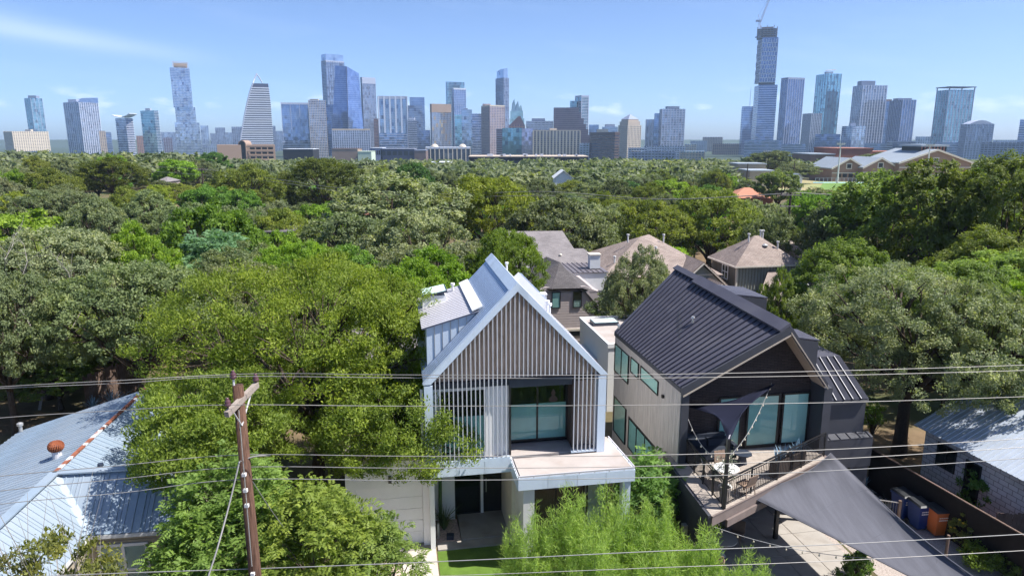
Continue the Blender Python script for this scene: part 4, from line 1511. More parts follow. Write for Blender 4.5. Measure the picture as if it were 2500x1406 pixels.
def plank_fence(name, label, a, b, h, m='fence_wood', pw=0.145):
    a, b = np.asarray(a, float), np.asarray(b, float)
    t = thing(name, label, 'fence', a, math.atan2(b[1] - a[1], b[0] - a[0]))
    L = math.hypot(b[0] - a[0], b[1] - a[1])
    n = int(L / pw)
    rr = random.Random(int(a[0] * 100))
    meshes = []
    for q in range(4):
        hh = h * rr.uniform(.95, 1.02)
        meshes.append(MB().prism([(0, 0, 0), (pw - .012, 0, 0), (pw - .012, 0, hh - .03), (pw * .5, 0, hh), (0, 0, hh - .03)], (0, .022, 0)).mesh('plank', m))
    for k in range(n):
        o = put('plank', rr.choice(meshes), t, (k * pw, rr.uniform(-.008, .008), (b[2] - a[2]) * k / n + rr.uniform(-.02, .02)))
        o.rotation_euler = (0, rr.uniform(-.012, .012), 0)
    MB().bar((0, .05, h * .8), (L, .05, h * .8 + b[2] - a[2]), .05, .09).build('rail', m, t)
    MB().bar((0, .05, h * .25), (L, .05, h * .25 + b[2] - a[2]), .05, .09).build('rail', m, t)
    return t


pa, pb_ = atZ(2385, 1275, 0), atZ(2560, 1300, 0)
plank_fence('plank_fence', 'short weathered plank fence behind the black screen at the right edge', (18.3, 23.9, 0), (21.5, 23.3, 0), 1.5)
lfa, lfb = atZ(205, 1010, 0.0), atZ(320, 955, 0.0)
plank_fence('plank_fence', 'weathered brown plank fence behind the blue metal roof', (lfa[0], lfa[1] + .3, 0), (lfb[0] + .8, lfb[1], 0.3), 2.1)


# ------------------------------------------------------------------ left tin-roofed house
def gable_wing(parent, o, dirv, L, hw, zr, ze, m, ribs=0.30, over=0.0, rib_m=None):
    """two tin slopes from o along dirv; each sheet strip is a panel"""
    d = np.array([dirv[0], dirv[1], 0.0])
    d /= np.linalg.norm(d)
    s = np.array([d[1], -d[0], 0.0])
    for sgn, w, zz in ((1, hw[0], ze[0]), (-1, hw[1], ze[1])):
        if w <= 0:
            continue
        n = max(1, int(L / 0.72))
        st = L / n
        e = s * sgn * w + np.array([0, 0, zz - zr])
        nn = np.cross(e, d) * (-sgn)
        nn /= np.linalg.norm(nn)
        if nn[2] < 0:
            nn = -nn
        me = rib_panel(e, e + d * (st - .012), (0, 0, 0), d * (st - .012), nn, 3, .045, .026, .025).mesh('roof_panel', m)
        for k in range(n):
            put('roof_panel', me, parent, np.asarray(o) + d * st * k)


def left_house():
    F = Frame(-14.6, 20.5, 7.5)
    h = fthing(F, 'tin_roofed_house', 'low house with pale blue tin roof, rusty ridge and round vent', 'house')
    zr, ze = 4.82, 3.2
    rf = MB()
    rf.prism([(-.1, -.1, zr - .12), (.1, -.1, zr - .12), (.1, .1, zr - .12), (-.1, .1, zr - .12)], (0, 0, .1))
    r = rf.build('roof', 'tin_blue', h)
    gable_wing(r, (0, 0, zr), (1, 0), 4.6, (1.5, 2.6), zr, (3.42, 3.9), 'tin_blue')       # right wing
    gable_wing(r, (0, 0, zr), (0, 1), 7.7, (3.0, 5.2), zr, (ze, 3.2), 'tin_blue')             # back wing
    gable_wing(r, (0, 0, zr), (0, -1), 7.0, (4.6, 1.5), zr, (3.4, 3.42), 'tin_blue')      # front wing
    for a, b, m in (((0, -.05, zr + .03), (0, 7.7, zr + .03), 'tin_rust'), ((0, 0, zr + .03), (0, -7.0, zr + .03), 'tin_blue'), ((0, 0, zr + .025), (4.6, 0, zr + .025), 'tin_blue')):
        mb = MB()
        mb.bar(a, b, .13 if m == 'tin_rust' else .30, .05)
        mb.build('ridge_cap', m, r)
    mb = MB()
    mb.bar((0, 0, zr + .03), (1.52, -1.52, 3.45), .30, .05)
    mb.build('valley', 'tin_blue', r)
    # walls below the eaves
    w = MB()
    w.box(1.3, 4.4, -1.32, -1.17, 0, 3.35)
    w.box(1.17, 1.3, -7.0, -1.17, 0, 3.4)
    w.box(4.25, 4.4, -1.17, 2.2, 0, 3.4)
    w.box(-4.2, -4.05, -7, 8.2, 0, 3.0)
    w.box(2.6, 2.75, 2.2, 8.2, 0, 3.1)
    w.box(-4.0, 2.7, 8.1, 8.25, 0, 3.2)
    w.build('wall', 'beige_paint', h)
    for k in range(16):
        MB().box(1.31, 4.42, -1.345, -1.322, .05 + k * .19, .05 + k * .19 + .182).build('clapboard', 'beige_paint', h)
    rect_window(h, None, (1.62, -1.35, 1.2), (3.1, -1.35, 1.2), (3.1, -1.35, 3.0), (1.62, -1.35, 3.0), (0, -1, 0), .09, mull=1, rows=1, frame='white_paint', blind_or_reflection=('lace', 0, 1), upper='dark_interior')
    MB().bar((1.45, -1.47, 3.33), (4.6, -1.47, 3.33), .08, .12).build('eave_board', 'grey_white', h)
    MB().bar((1.47, -1.5, 3.33), (1.47, -7.0, 3.33), .08, .12).build('eave_board', 'grey_white', h)
    # turbine vent
    tv = MB().lathe([(.15, 0), (.15, .28), (.17, .30)], 16, (-.78, 1.75, 4.52)).build('vent_neck', 'pale_metal', r)
    gl = MB()
    c0 = (-.78, 1.75, 4.98)
    for k in range(20):
        a = k * 6.283 / 20
        pts = []
        for i in range(7):
            p = -1.25 + 2.5 * i / 6
            rr_ = .22 * math.cos(p * .95) + .015
            aa = a + p * .25
            pts.append((c0[0] + math.cos(aa) * rr_, c0[1] + math.sin(aa) * rr_, c0[2] + .17 * math.sin(p)))
        gl.tube(pts, .032, 4)
    gl.lathe([(.06, .15), (.13, .155), (.12, .18), (.02, .19)], 12, c0)
    gl.build('turbine_head', 'rust', tv)
    MB().lathe([(.07, 0), (.07, .35), (.12, .36), (.12, .46), (.05, .5)], 10, (-5.0, 7.4, 3.2)).build('vent_pipe', 'steel', r)
    MB().lathe([(.06, 0), (.06, .35), (.10, .36), (.09, .44)], 10, (1.1, .6, 4.35)).build('vent_pipe', 'navy_metal', r)
    MB().tube([(3.6, -.9, 3.9), (3.55, -1.0, 5.5), (3.2, -1.05, 5.6)], .03, 6).build('service_mast', 'steel', h)


left_house()


# ------------------------------------------------------------------ right block house
def right_house():
    F = Frame(18.52, 29.1, -12.4 + 90 + 180)      # u runs along the wall towards the street
    # wall plane v=0, house extends to -v... use a plain frame along the wall instead
    a = np.array([18.52, 29.1, 0.0])
    d = np.array([19.54 - 18.52, 24.47 - 29.1, 0.0])
    d /= np.linalg.norm(d)
    n = np.array([d[1], -d[0], 0.0])                # points to the left yard side
    if n[0] > 0:
        n = -n
    h = thing('block_house', 'white concrete block house under a blue metal roof by the fence', 'house', a)

    def P(s, o, z):
        return d * s + n * o + np.array([0, 0, z])
    wall = uvquad('wall', [P(0, 0, 0), P(9.5, 0, 0), P(9.5, 0, 2.65), P(0, 0, 2.65)], 'white_block', h, 0.2)
    uvquad('wall', [P(0, -6.5, 0), P(0, -.2, 0), P(0, -.2, 2.65), P(0, -6.5, 2.65)], 'white_block', h, 0.2)
    for s0, s1, z0, z1 in ((0.75, 1.75, 1.25, 2.3), (2.25, 3.0, 0.35, 2.2), (6.15, 7.0, 0.3, 2.2)):
        rect_window(h, None, P(s0, 0, z0), P(s1, 0, z0), P(s1, 0, z1), P(s0, 0, z1), n, .06, frame='sash_black', mull=1 if s0 < 1 else 0)
    nn = np.cross(d, -n * 3.2 + np.array([0, 0, 1.5]))
    nn /= np.linalg.norm(nn)
    if nn[2] < 0:
        nn = -nn
    r = MB().prism([P(-.3, .25, 2.60), P(9.8, .25, 2.60), P(9.8, .25, 2.70), P(-.3, .25, 2.70)], -n * 0.06).build('eave_board', 'beige_paint', h)
    for k in range(14):
        s0, s1 = -.35 + k * .72, -.35 + k * .72 + .716
        rib_panel(P(s0, .35, 2.66), P(s1, .35, 2.66), P(s0, -3.2, 4.4), P(s1, -3.2, 4.4), nn, 3, .05, .03, .03).build('roof_panel', 'tin_pale', h)
        n2 = np.array([-nn[0], -nn[1], nn[2]])
        rib_panel(P(s0, -6.8, 2.66), P(s1, -6.8, 2.66), P(s0, -3.2, 4.4), P(s1, -3.2, 4.4), n2, 3, .05, .03, .03).build('roof_panel', 'tin_pale', h)
    MB().prism([P(0, -.1, 2.6), P(0, -6.4, 2.6), P(0, -3.2, 4.2)], d * 0.15).build('gable', 'beige_paint', h)


right_house()


# ------------------------------------------------------------------ houses on the slope behind
def wbox(h, x0, x1, y0, y1, z0, z1, m, name='wall'):
    return MB().box(x0, x1, y0, y1, z0, z1).build(name, m, h)


def roofq(h, pts, m, th=0.15, name='roof_slope'):
    return uvquad(name, pts, m, h, th)


def lap(h, x0, x1, y, z0, z1, m, step=0.22):
    """lapped boards on a front wall, each its own part"""
    n = int((z1 - z0) / step)
    me = MB().prism([(x0, -.012, 0), (x1, -.012, 0), (x1, 0.0, step), (x0, 0.0, step)], (0, .02, 0)).mesh('clapboard', m)
    for k in range(n):
        put('clapboard', me, h, (0, y - .03, z0 + k * step))


def mansard_house():
    X, Y = 1.6, 56.0
    g = float(T(4, 56))
    F = Frame(X, Y, 8)
    h = thing('mauve_house', 'mauve sided house with dark shingle hip-topped gable and two windows', 'house', (X - .5, Y, -.3), R(8))
    # front wall 5.6 m wide; half-hipped steep roof
    wbox(h, 0.6, 6.2, 0, 9, g - .3, 3.0, 'mauve_siding')
    MB().prism([(0.6, -.02, 3.0), (6.2, -.02, 3.0), (5.0, -.02, 3.5), (1.6, -.02, 3.5)], (0, .2, 0)).build('wall', 'mauve_siding', h)
    lap(h, 1.0, 5.4, -.0, -1.2, 3.0, 'mauve_siding')
    roofq(h, [(2.15, -.25, 3.4), (4.75, -.25, 3.4), (3.3, 2.0, 5.2)], 'shingle_dark')      # hip face
    roofq(h, [(2.7, 5.0, 5.2), (3.3, 2.0, 5.2), (2.15, -.25, 3.4), (.1, 1.0, 3.3), (0, 6, 3.3)][::-1], 'shingle_dark')
    roofq(h, [(4.75, -.25, 3.4), (6.4, .4, 2.7), (6.4, 6, 2.7), (2.7, 5.0, 5.2), (3.3, 2.0, 5.2)], 'shingle_dark')
    MB().prism([(1.6, -.02, 3.0), (5.2, -.02, 3.0), (4.7, -.02, 3.36), (2.2, -.02, 3.36)], (0, .2, 0)).build('wall', 'mauve_siding', h)
    MB().bar((4.75, -.1, 3.35), (6.5, -.1, 1.35), .08, .2, (0, 1, 0)).build('rake_board', 'sash_black', h)
    MB().prism([(5.15, -.04, 2.9), (6.3, .3, 1.6), (6.3, .3, 2.65), (5.6, .3, 2.9)], (0, .1, 0)).build('wall', 'white_siding', h)
    for a in (2.2, 4.0):
        rect_window(h, None, (a, -.06, 1.7), (a + .75, -.06, 1.7), (a + .75, -.06, 3.1), (a, -.06, 3.1), (0, -1, 0), .07, rows=1 if a > 3 else 0, blind_or_reflection=('teal_bright', 0, .95) if a < 3 else ('grey_white', .0, .45))
    # side wing with metal roof and boxed chimney
    wbox(h, 6.2, 8.0, 1.2, 8, g - .3, 1.6, 'mauve_siding')
    wbox(h, 6.2, 8.1, 1.05, 6, 1.6, 1.75, 'sash_black', 'side_roof')
    ch = MB()
    for k in range(8):
        ch.box(5.2 + k * .48, 5.2 + k * .48 + .47, 7.0, 13.0, 3.2, 3.26)
        ch.box(5.2 + k * .48, 5.2 + k * .48 + .04, 7.0, 13.0, 3.26, 3.32)
    ch.build('metal_roof', 'purple_metal', h)
    wbox(h, 5.3, 8.9, 7.1, 12.9, g - .3, 3.19, 'white_siding')
    wbox(h, 7.6, 8.6, 8.5, 9.3, 3.33, 4.6, 'white_siding', 'chimney')
    wbox(h, 7.52, 8.68, 8.42, 9.38, 4.6, 4.72, 'cream_trim', 'chimney_cap')
    # garage below
    for a in (3.4, 5.0):
        MB().box(a, a + 1.4, -.08, -.02, -.75, -.35).build('garage_window', 'sash_black', h)
    wbox(h, 2.6, 6.6, -.14, -.02, -.3, -.1, 'cream_trim', 'garage_beam')


mansard_house()


def box_house():
    p = atY(1440, 765, 43)
    g = float(T(6, 40))
    h = thing('flat_roofed_house', 'white box-shaped house with flat white roof and skylight', 'house', (4.55, 37.5, 0), R(9.85))
    wbox(h, 0.9, 4.6, 0, 6.0, g - .4, 3.75, 'box_white')
    wbox(h, 0.95, 4.55, 0.05, 5.95, 3.752, 3.80, 'membrane', 'flat_roof')
    pr = MB()
    pr.box(0.85, 4.65, -.05, .06, 3.7, 3.95)
    pr.box(0.85, .96, .06, 5.94, 3.7, 3.95)
    pr.box(4.54, 4.65, .06, 5.94, 3.7, 3.95)
    pr.box(0.85, 4.65, 5.94, 6.05, 3.7, 3.95)
    pr.build('parapet', 'box_white', h)
    wbox(h, 0.0, .85, 2.0, 5.0, g - .4, 2.2, 'box_white')
    wbox(h, -.05, .84, 1.95, 5.0, 2.2, 2.45, 'grey_white', 'parapet')
    sk = wbox(h, 1.3, 2.9, 4.2, 5.2, 3.8, 4.0, 'navy_metal', 'skylight')
    MB().box(1.36, 2.84, 4.26, 5.14, 4.002, 4.03).build('pane', 'teal_bright', sk)
    for u, v in ((2.3, 1.4), (2.6, 1.2), (3.6, 3.6)):
        MB().lathe([(.09, 0), (.06, .05), (.06, .45), (.11, .46), (.11, .56)], 8, (u, v, 3.8)).build('vent_pipe', 'box_white', h)
    rect_window(h, None, (2.6, -.01, 2.4), (2.85, -.01, 2.4), (2.85, -.01, 3.5), (2.6, -.01, 3.5), (0, -1, 0), .04)
    rect_window(h, None, (2.2, -.01, .2), (4.0, -.01, .2), (4.0, -.01, 1.9), (2.2, -.01, 1.9), (0, -1, 0), .05)


box_house()


def hip_roof(h, x0, x1, y0, y1, ze, zr, ra, rb, m, along='x'):
    """hip roof with ridge ends ra, rb (local points)"""
    A, B, C, D = (x0, y0, ze), (x1, y0, ze), (x1, y1, ze), (x0, y1, ze)
    ra, rb = (*ra, zr), (*rb, zr)
    if along == 'x':
        fs = ([A, B, rb, ra], [B, C, rb], [C, D, ra, rb], [D, A, ra])
    else:
        fs = ([A, B, ra], [B, C, rb, ra], [C, D, rb], [D, A, ra, rb])
    for f in fs:
        roofq(h, f, m, .12)


def brown_house():
    g = float(T(14, 68))
    h = thing('brown_hip_house', 'brown shingled hip-roof house with a small gable facing the street', 'house', (8.35, 64.5, -.8), R(8))
    h.scale = (1.2, 1.1, 1.0)
    wbox(h, .5, 9.6, .5, 10.5, g - .3, 3.1, 'stucco')
    hip_roof(h, 0, 10.2, 0, 11, 3.1, 6.2, (4.6, 4.8), (5.8, 6.2), 'shingle_brown')
    gx = 6.2
    MB().prism([(gx, -.9, 2.4), (gx + 3.6, -.9, 2.4), (gx + 1.8, -.9, 4.3)], (0, .3, 0)).build('gable', 'grey_green_siding', h)
    wbox(h, gx, gx + 3.6, -.9, 2, g - .3, 2.4, 'grey_green_siding')
    roofq(h, [(gx - .3, -1.2, 2.25), (gx + 1.8, -1.2, 4.55), (gx + 1.8, 3.5, 4.55), (gx - .3, 3.5, 2.25)][::-1], 'shingle_brown', .1)
    roofq(h, [(gx + 3.9, -1.2, 2.25), (gx + 3.9, 3.5, 2.25), (gx + 1.8, 3.5, 4.55), (gx + 1.8, -1.2, 4.55)][::-1], 'shingle_brown', .1)
    for a, b in (((gx - .3, -1.25, 2.2), (gx + 1.8, -1.25, 4.48)), ((gx + 3.9, -1.25, 2.2), (gx + 1.8, -1.25, 4.48))):
        MB().bar(a, b, .06, .2, (0, 1, 0)).build('rake_board', 'cream_trim', h)
    MB().box(gx + .9, gx + 2.7, -.96, -.9, 3.3, 3.42).build('gable_trim', 'cream_trim', h)
    MB().lathe([(.28, 0), (.28, .1), (.1, .22)], 12, (4.3, 2.9, 5.0)).build('roof_vent', 'steel', h)
    for u, v, z in ((3.4, 4.4, 5.7), (6.6, 4.6, 5.6), (5.3, 2.6, 4.7), (1.6, 1.8, 4.0)):
        MB().lathe([(.07, 0), (.07, .7), (.12, .71), (.12, .85)], 8, (u, v, z)).build('vent_pipe', 'grey_white', h)


brown_house()


def green_house():
    g = float(T(24, 66))
    h = thing('grey_green_house', 'grey-green board house with brown pyramid roof and white cross-barred window', 'house', (21.5, 65.9, 0), R(10))
    wbox(h, .3, 6.9, .42, 5.6, g - .3, 3.15, 'olive_siding')
    hip_roof(h, 0, 7.2, 0, 6.0, 3.15, 5.65, (3.3, 2.9), (3.9, 3.1), 'shingle_brown')
    wbox(h, .45, 6.9, .32, .418, g - .3, 3.12, 'grey_green_siding')
    for k in range(20):
        MB().box(.6 + k * .32, .64 + k * .32, .27, .318, g - .2, 3.05).build('batten', 'olive_siding', h)
    wbox(h, .26, .44, .25, .416, g - .3, 3.13, 'cream_trim', 'corner_board')
    for k in range(14):
        MB().box(.26, .298, .75 + k * .34, .79 + k * .34, g - .2, 3.05).build('batten', 'olive_siding', h)
    rect_window(h, None, (.29, 3.2, 1.45), (.29, 1.9, 1.45), (.29, 1.9, 2.95), (.29, 3.2, 2.95), (-1, 0, 0), .10, mull=1, rows=1, frame='white_paint')
    MB().box(-.05, 7.25, -.06, .0, 3.0, 3.14).build('gutter', 'cream_trim', h)
    MB().box(-.08, .0, .02, 5.9, 3.0, 3.14).build('gutter', 'cream_trim', h)
    roofq(h, [(-.2, -4.5, .2), (8.6, -4.5, .2), (4.6, .25, 2.55), (3.6, .25, 2.55)], 'shingle_brown', .12)
    wbox(h, .3, 8.2, -4.2, .2, g - .3, .15, 'olive_siding')
    MB().lathe([(.3, 0), (.3, .1), (.1, .22)], 12, (6.2, -2.2, 1.5)).build('roof_vent', 'steel', h)
    MB().prism([(-4.6, -3.0, .4), (-1.4, -3.0, .4), (-3.0, -3.0, 2.0)], (0, .3, 0)).build('gable', 'grey_green_siding', h)
    roofq(h, [(-4.9, -3.3, .3), (-3.0, -3.3, 2.25), (-3.0, 2, 2.25), (-4.9, 2, .3)][::-1], 'shingle_brown', .1)
    roofq(h, [(-1.1, -3.3, .3), (-1.1, 2, .3), (-3.0, 2, 2.25), (-3.0, -3.3, 2.25)][::-1], 'shingle_brown', .1)
    for a, b in (((-4.9, -3.35, .25), (-3.0, -3.35, 2.18)), ((-1.1, -3.35, .25), (-3.0, -3.35, 2.18))):
        MB().bar(a, b, .06, .18, (0, 1, 0)).build('rake_board', 'cream_trim', h)
    wbox(h, -4.6, -1.4, -2.95, 2, g - .3, .4, 'grey_green_siding')
    MB().lathe([(.3, 0), (.3, .1), (.1, .22)], 12, (4.0, 1.9, 4.75)).build('roof_vent', 'steel', h)
    for u, v, z in ((2.6, 2.6, 5.0), (4.3, 3.4, 5.2), (4.55, 3.4, 5.2), (5.2, 1.6, 4.3)):
        MB().lathe([(.08, 0), (.08, .8), (.14, .81), (.14, .95)], 8, (u, v, z)).build('vent_pipe', 'grey_white', h)


green_house()


def grey_house():
    g = float(T(4, 72))
    h = thing('grey_shingle_house', 'white sided house with broad grey shingle roof in two steps', 'house', (2.1, 68.0, -.35), R(4))
    wbox(h, -1, 6.6, .6, 9, g - .3, 3.1, 'white_siding')
    roofq(h, [(-2.2, 0, 3.1), (7.4, 0, 3.1), (5.6, 3.4, 4.35), (4.6, 3.4, 4.35), (3.9, 7.2, 5.7), (-2.2, 7.2, 5.7)], 'shingle_grey')
    roofq(h, [(-2.2, 7.2, 5.7), (3.9, 7.2, 5.7), (3.9, 11, 3.4), (-2.2, 11, 3.4)], 'shingle_grey')
    MB().box(-2.2, 7.4, -.08, .0, 2.85, 3.1).build('eave_board', 'grey_white', h)
    for u, v, z in ((3.0, 2.0, 3.85), (.3, 3.0, 4.2)):
        MB().lathe([(.16, 0), (.16, .12), (.05, .2)], 8, (u, v, z)).build('roof_vent', 'cream_trim', h)


grey_house()


def stucco_house():
    g = float(T(35, 70))
    h = thing('stucco_house', 'beige stucco modern house with sloped black roof and block chimney', 'house', tuple(np.append(atY(1990, 640, 68)[:2], 0)), R(5))
    wbox(h, 0, 3.6, 0, 8, g - .3, 4.2, 'stucco')
    wbox(h, 2.9, 9.6, 2.4, 8, g - .3, 4.9, 'stucco')
    MB().prism([(2.7, 2.0, 6.2), (3.4, 2.0, 6.2), (10.4, 2.0, 4.3), (10.4, 2.0, 4.1), (2.7, 2.0, 5.9)], (0, 6, 0)).build('sloped_roof', 'sash_black', h)
    wbox(h, 4.9, 7.0, 4.5, 6.2, 4.2, 6.9, 'stucco', 'chimney')
    for u in (5.5, 6.3):
        MB().lathe([(.16, 0), (.16, .5), (.22, .5), (.22, .8), (.1, .9)], 8, (u, 5.3, 6.9)).build('chimney_pot', 'steel', h)
    wbox(h, 6.6, 12.6, -.6, 2, g - .3, 3.7, 'stucco')
    rect_window(h, None, (7.2, 2.36, 4.0), (9.0, 2.36, 4.0), (9.0, 2.36, 4.7), (7.2, 2.36, 4.7), (0, -1, 0), .1, frame='wood_brown')


stucco_house()


def simple_house(name, label, px0, px1, yt, ye, Y, wall, roof, depth=8, gable=True, rz=0.0):
    """a far small house, only its roof and upper walls clear the trees"""
    a, b = atY(px0, ye, Y), atY(px1, ye, Y)
    zt = atY((px0 + px1) / 2, yt, Y + depth * (0 if gable else .5))[2]
    w = b[0] - a[0]
    g = float(T(a[0], Y))
    h = thing(name, label, 'house', (a[0], Y, 0), rz)
    wbox(h, .3, w - .3, .3, depth, g - .3, a[2], wall)
    if gable:
        MB().prism([(.3, .3, a[2]), (w - .3, .3, a[2]), (w / 2, .3, zt - .2)], (0, depth - .4, 0)).build('gable', wall, h)
        roofq(h, [(0, 0, a[2] - .1), (w / 2, 0, zt), (w / 2, depth, zt), (0, depth, a[2] - .1)][::-1], roof, .15)
        roofq(h, [(w, 0, a[2] - .1), (w, depth, a[2] - .1), (w / 2, depth, zt), (w / 2, 0, zt)][::-1], roof, .15)
    else:
        hip_roof(h, 0, w, 0, depth, a[2], zt, (w * .42, depth * .5), (w * .55, depth * .5), roof)
    return h


simple_house('orange_roofed_house', 'house with terracotta-orange hip roof among the trees', 1788, 1892, 458, 484, 170, 'campus_red', 'orange_roof', 10, False)
simple_house('white_cottage', 'tiny white gabled house showing between dark tree crowns', 1352, 1400, 418, 436, 200, 'white_siding', 'white_siding', 10, True)
simple_house('tan_roofed_house', 'brown-grey roof peeping between bright trees on the left slope', 638, 708, 553, 566, 80, 'stucco', 'purple_metal', 8, False)
simple_house('grey_roofed_house', 'half-hidden grey-roofed house behind the dark oaks far left', 375, 405, 432, 445, 170, 'stucco', 'shingle_grey', 8, False)
simple_house('pink_house', 'scrap of pinkish house behind the grey oaks', 858, 880, 512, 524, 105, 'campus_red', 'shingle_brown', 8, False)


# ------------------------------------------------------------------ utility poles and cables
PY = 14.0
ptop, pbot = atY(577, 940, PY), atY(611, 1406, PY)
pole = thing('utility_pole', 'tall brown timber power pole with tilted grey crossarm near the camera', 'utility pole', (ptop[0] + .05, PY, 0))
MB().tube([(0, 0, 0), (0.0, 0, 5), (-.02, 0, ptop[2])], [.17, .14, .112], 14).build('shaft', 'pole_wood', pole, True)
O = np.array([ptop[0] + .05, PY, 0])
ca, cb = atY(553, 1012, PY - .62) - O, atY(627, 938, PY + .62) - O
MB().bar(ca, cb, .10, .125).build('crossarm', 'crossarm_wood', pole)
cm = (ca + cb) / 2
br_ = MB()
br_.bar(cm + (0, -.14, -.55), ca + (cb - ca) * .22 + (0, -.06, -.05), .03, .008)
br_.bar(cm + (0, -.14, -.55), ca + (cb - ca) * .80 + (0, .02, -.05), .03, .008)
br_.build('brace', 'grey_white', pole)
ins = MB().lathe([(.02, -.02), (.02, .02), (.06, .03), (.075, .07), (.05, .09), (.065, .12), (.045, .15), (.03, .18), (.035, .20), (.01, .21)], 12).mesh('insulator', 'porcelain', True)
i1 = cb - (cb - ca) * .02 + (0, 0, .06)
i2 = np.array([-.10, 0, ptop[2] + .12])
i3 = ca + (cb - ca) * .06 + (0, 0, .12)
for p in (i1, i2, i3):
    put('insulator', ins, pole, p)
MB().tube([(-.10, -.02, ptop[2] - .4), (-.10, 0, ptop[2] + .13)], .025, 6).build('pin', 'grey_white', pole)
for z in (8.15, 7.78, 7.42, 5.75):
    MB().box(-.03, .05, -.19, -.11, z, z + .07).build('cable_clamp', 'grey_white', pole)
MB().tube([(.02, -.19, 6.0), (.02, -.16, ptop[2] - .5)], .012, 5).build('conduit', 'steel', pole)


def cable(label, pts, r=.0078, m='cable', cat='cable', group='power cables along the street'):
    """a cable through given points with smooth sag between them"""
    P = [np.asarray(p, float) for p in pts]
    out = []
    n = len(P)
    for i in range(n - 1):
        p0, p1, p2, p3 = P[max(i - 1, 0)], P[i], P[i + 1], P[min(i + 2, n - 1)]
        for k in range(14):
            t = k / 14
            out.append(.5 * ((2 * p1) + (-p0 + p2) * t + (2 * p0 - 5 * p1 + 4 * p2 - p3) * t * t + (-p0 + 3 * p1 - 3 * p2 + p3) * t ** 3))
    out.append(P[-1])
    o0 = out[0]
    o = MB().tube([q - o0 for q in out], r, 5).build('cable', m, None, True, o0)
    tag(o, label, cat, group)
    return o


def depth_at(x):
    """distance of the street line of cables behind pixel column x"""
    return PY + (x - 590) / 1000 * 1.05 if x > 590 else PY + (x - 590) / 1000 * 1.6


def wire(label, pix, start=None, **kw):
    pts = []
    for k, q in enumerate(pix):
        if len(q) == 2:
            pts.append(atY(q[0], q[1], depth_at(q[0])))
        else:
            pts.append(atY(q[0], q[1], q[2]))
    cable(label, pts, **kw)


wire('topmost power cable of the upper pair', [(-260, 965), (0, 944), (300, 928), (629, 912, PY + .6), (1000, 915), (1500, 915), (2000, 906), (2500, 891), (2900, 874)])
wire('second power cable just under the topmost one', [(-260, 970), (0, 948), (300, 935), (562, 919), (1000, 922), (1500, 923), (2000, 917), (2500, 904), (2900, 890)])
wire('third power cable, alone at crossarm-end height', [(-260, 1050), (0, 1020), (300, 1001), (551, 988, PY - .55), (1000, 991), (1500, 989), (2000, 983), (2500, 968), (2900, 950)])
wire('upper telephone cable just below the tree crown', [(-260, 1195), (0, 1162), (300, 1135), (588, 1110), (1000, 1113), (1500, 1112), (2000, 1098), (2500, 1070), (2900, 1040)], r=.0088)
wire('middle telephone cable crossing the portico roof', [(-260, 1240), (0, 1198), (300, 1168), (588, 1140), (1000, 1142), (1500, 1139), (2000, 1122), (2500, 1091), (2900, 1060)], r=.0088)
wire('lowest of the three middle telephone cables', [(-260, 1270), (0, 1230), (300, 1202), (588, 1170), (1000, 1172), (1500, 1167), (2000, 1150), (2500, 1118), (2900, 1085)], r=.0088, m='cable_dark')
wire('dark bottom cable over the lawn and driveway', [(-260, 1440), (0, 1412), (300, 1398), (603, 1388), (900, 1377), (1250, 1362), (1600, 1345), (2000, 1330), (2500, 1303), (2900, 1278)], r=.011, m='cable_dark')
wire('pale cable lowest in the picture', [(560, 1432), (900, 1412), (1250, 1399), (1600, 1385), (2000, 1370), (2500, 1343), (2900, 1318)], r=.0088)
wire('pale guy cable dropping from the pole to the ground', [(585, 1125, PY - .15), (560, 1230, PY - .6), (530, 1340, PY - 1.2), (505, 1420, PY - 1.6), (470, 1560, PY - 2.3)], r=.02, group=None)
wire('curved service cable leaving the pole to the right', [(586, 1126, PY - .12), (620, 1114, PY), (660, 1111, PY + .1)], r=.02, group=None)
wire('thin service drop to the dark-roofed shed behind the tree', [(600, 1150, PY + .1), (680, 1270, PY + 3), (760, 1370, PY + 6)], r=.012, m='cable_dark', group=None)


def far_pole(label, px, ytop, ybase, Y, arms=1, m='bark', r=.16):
    t, b = atY(px, ytop, Y), atY(px, ybase, Y)
    g = float(T(t[0], Y))
    h = thing('utility_pole', label, 'utility pole', (t[0], Y, g))
    MB().tube([(0, 0, 0), (0, 0, t[2] - g)], [r * 1.3, r * .8], 8).build('shaft', m, h)
    for k in range(arms):
        z = t[2] - g - .4 - k * 1.4
        MB().box(-1.3, 1.3, -.16, -.04 - .0, z, z + .14).build('crossarm', 'crossarm_wood', h)
        for x in (-1.2, -.5, .5, 1.2):
            MB().lathe([(.05, 0), (.08, .08), (.05, .22)], 6, (x, -.1, z + .14)).build('insulator', 'porcelain', h)
    return np.array([t[0], Y, t[2]])


A_ = far_pole('dark pole with crossarms standing among the trees right of centre', 1931, 470, 530, 88, 2)
B_ = far_pole('slim dark pole above the oak canopy on the left', 492, 410, 448, 150, 1)
far_pole('dark pole before the campus lawn', 1826, 400, 460, 210, 0)
far_pole('thin dark pole by the orange-roofed house', 1941, 390, 430, 260, 1)
for k in range(2):
    cable(['upper far cable strung across the canopy to the distant pole', 'lower far cable strung across the canopy to the distant pole'][k],
          [atY(-80, 372 + k * 12, 200), atY(200, 398 + k * 9, 175), B_ + (0, 0, -.3 - k * 1.2), atY(690, 440 + k * 7, 128), atY(830, 459 + k * 7, 115), atY(1080, 474 + k * 6, 100), atY(1330, 468 + k * 10, 92), atY(1620, 486 + k * 2, 89), A_ + (-.5 + k, 0, -.1 - k * .0)], r=.03, group='far power cables')
cable('short pale cable running right from the pole with crossarms', [A_ + (.4, 0, 0), atY(2060, 477, 90)], r=.03, group=None)
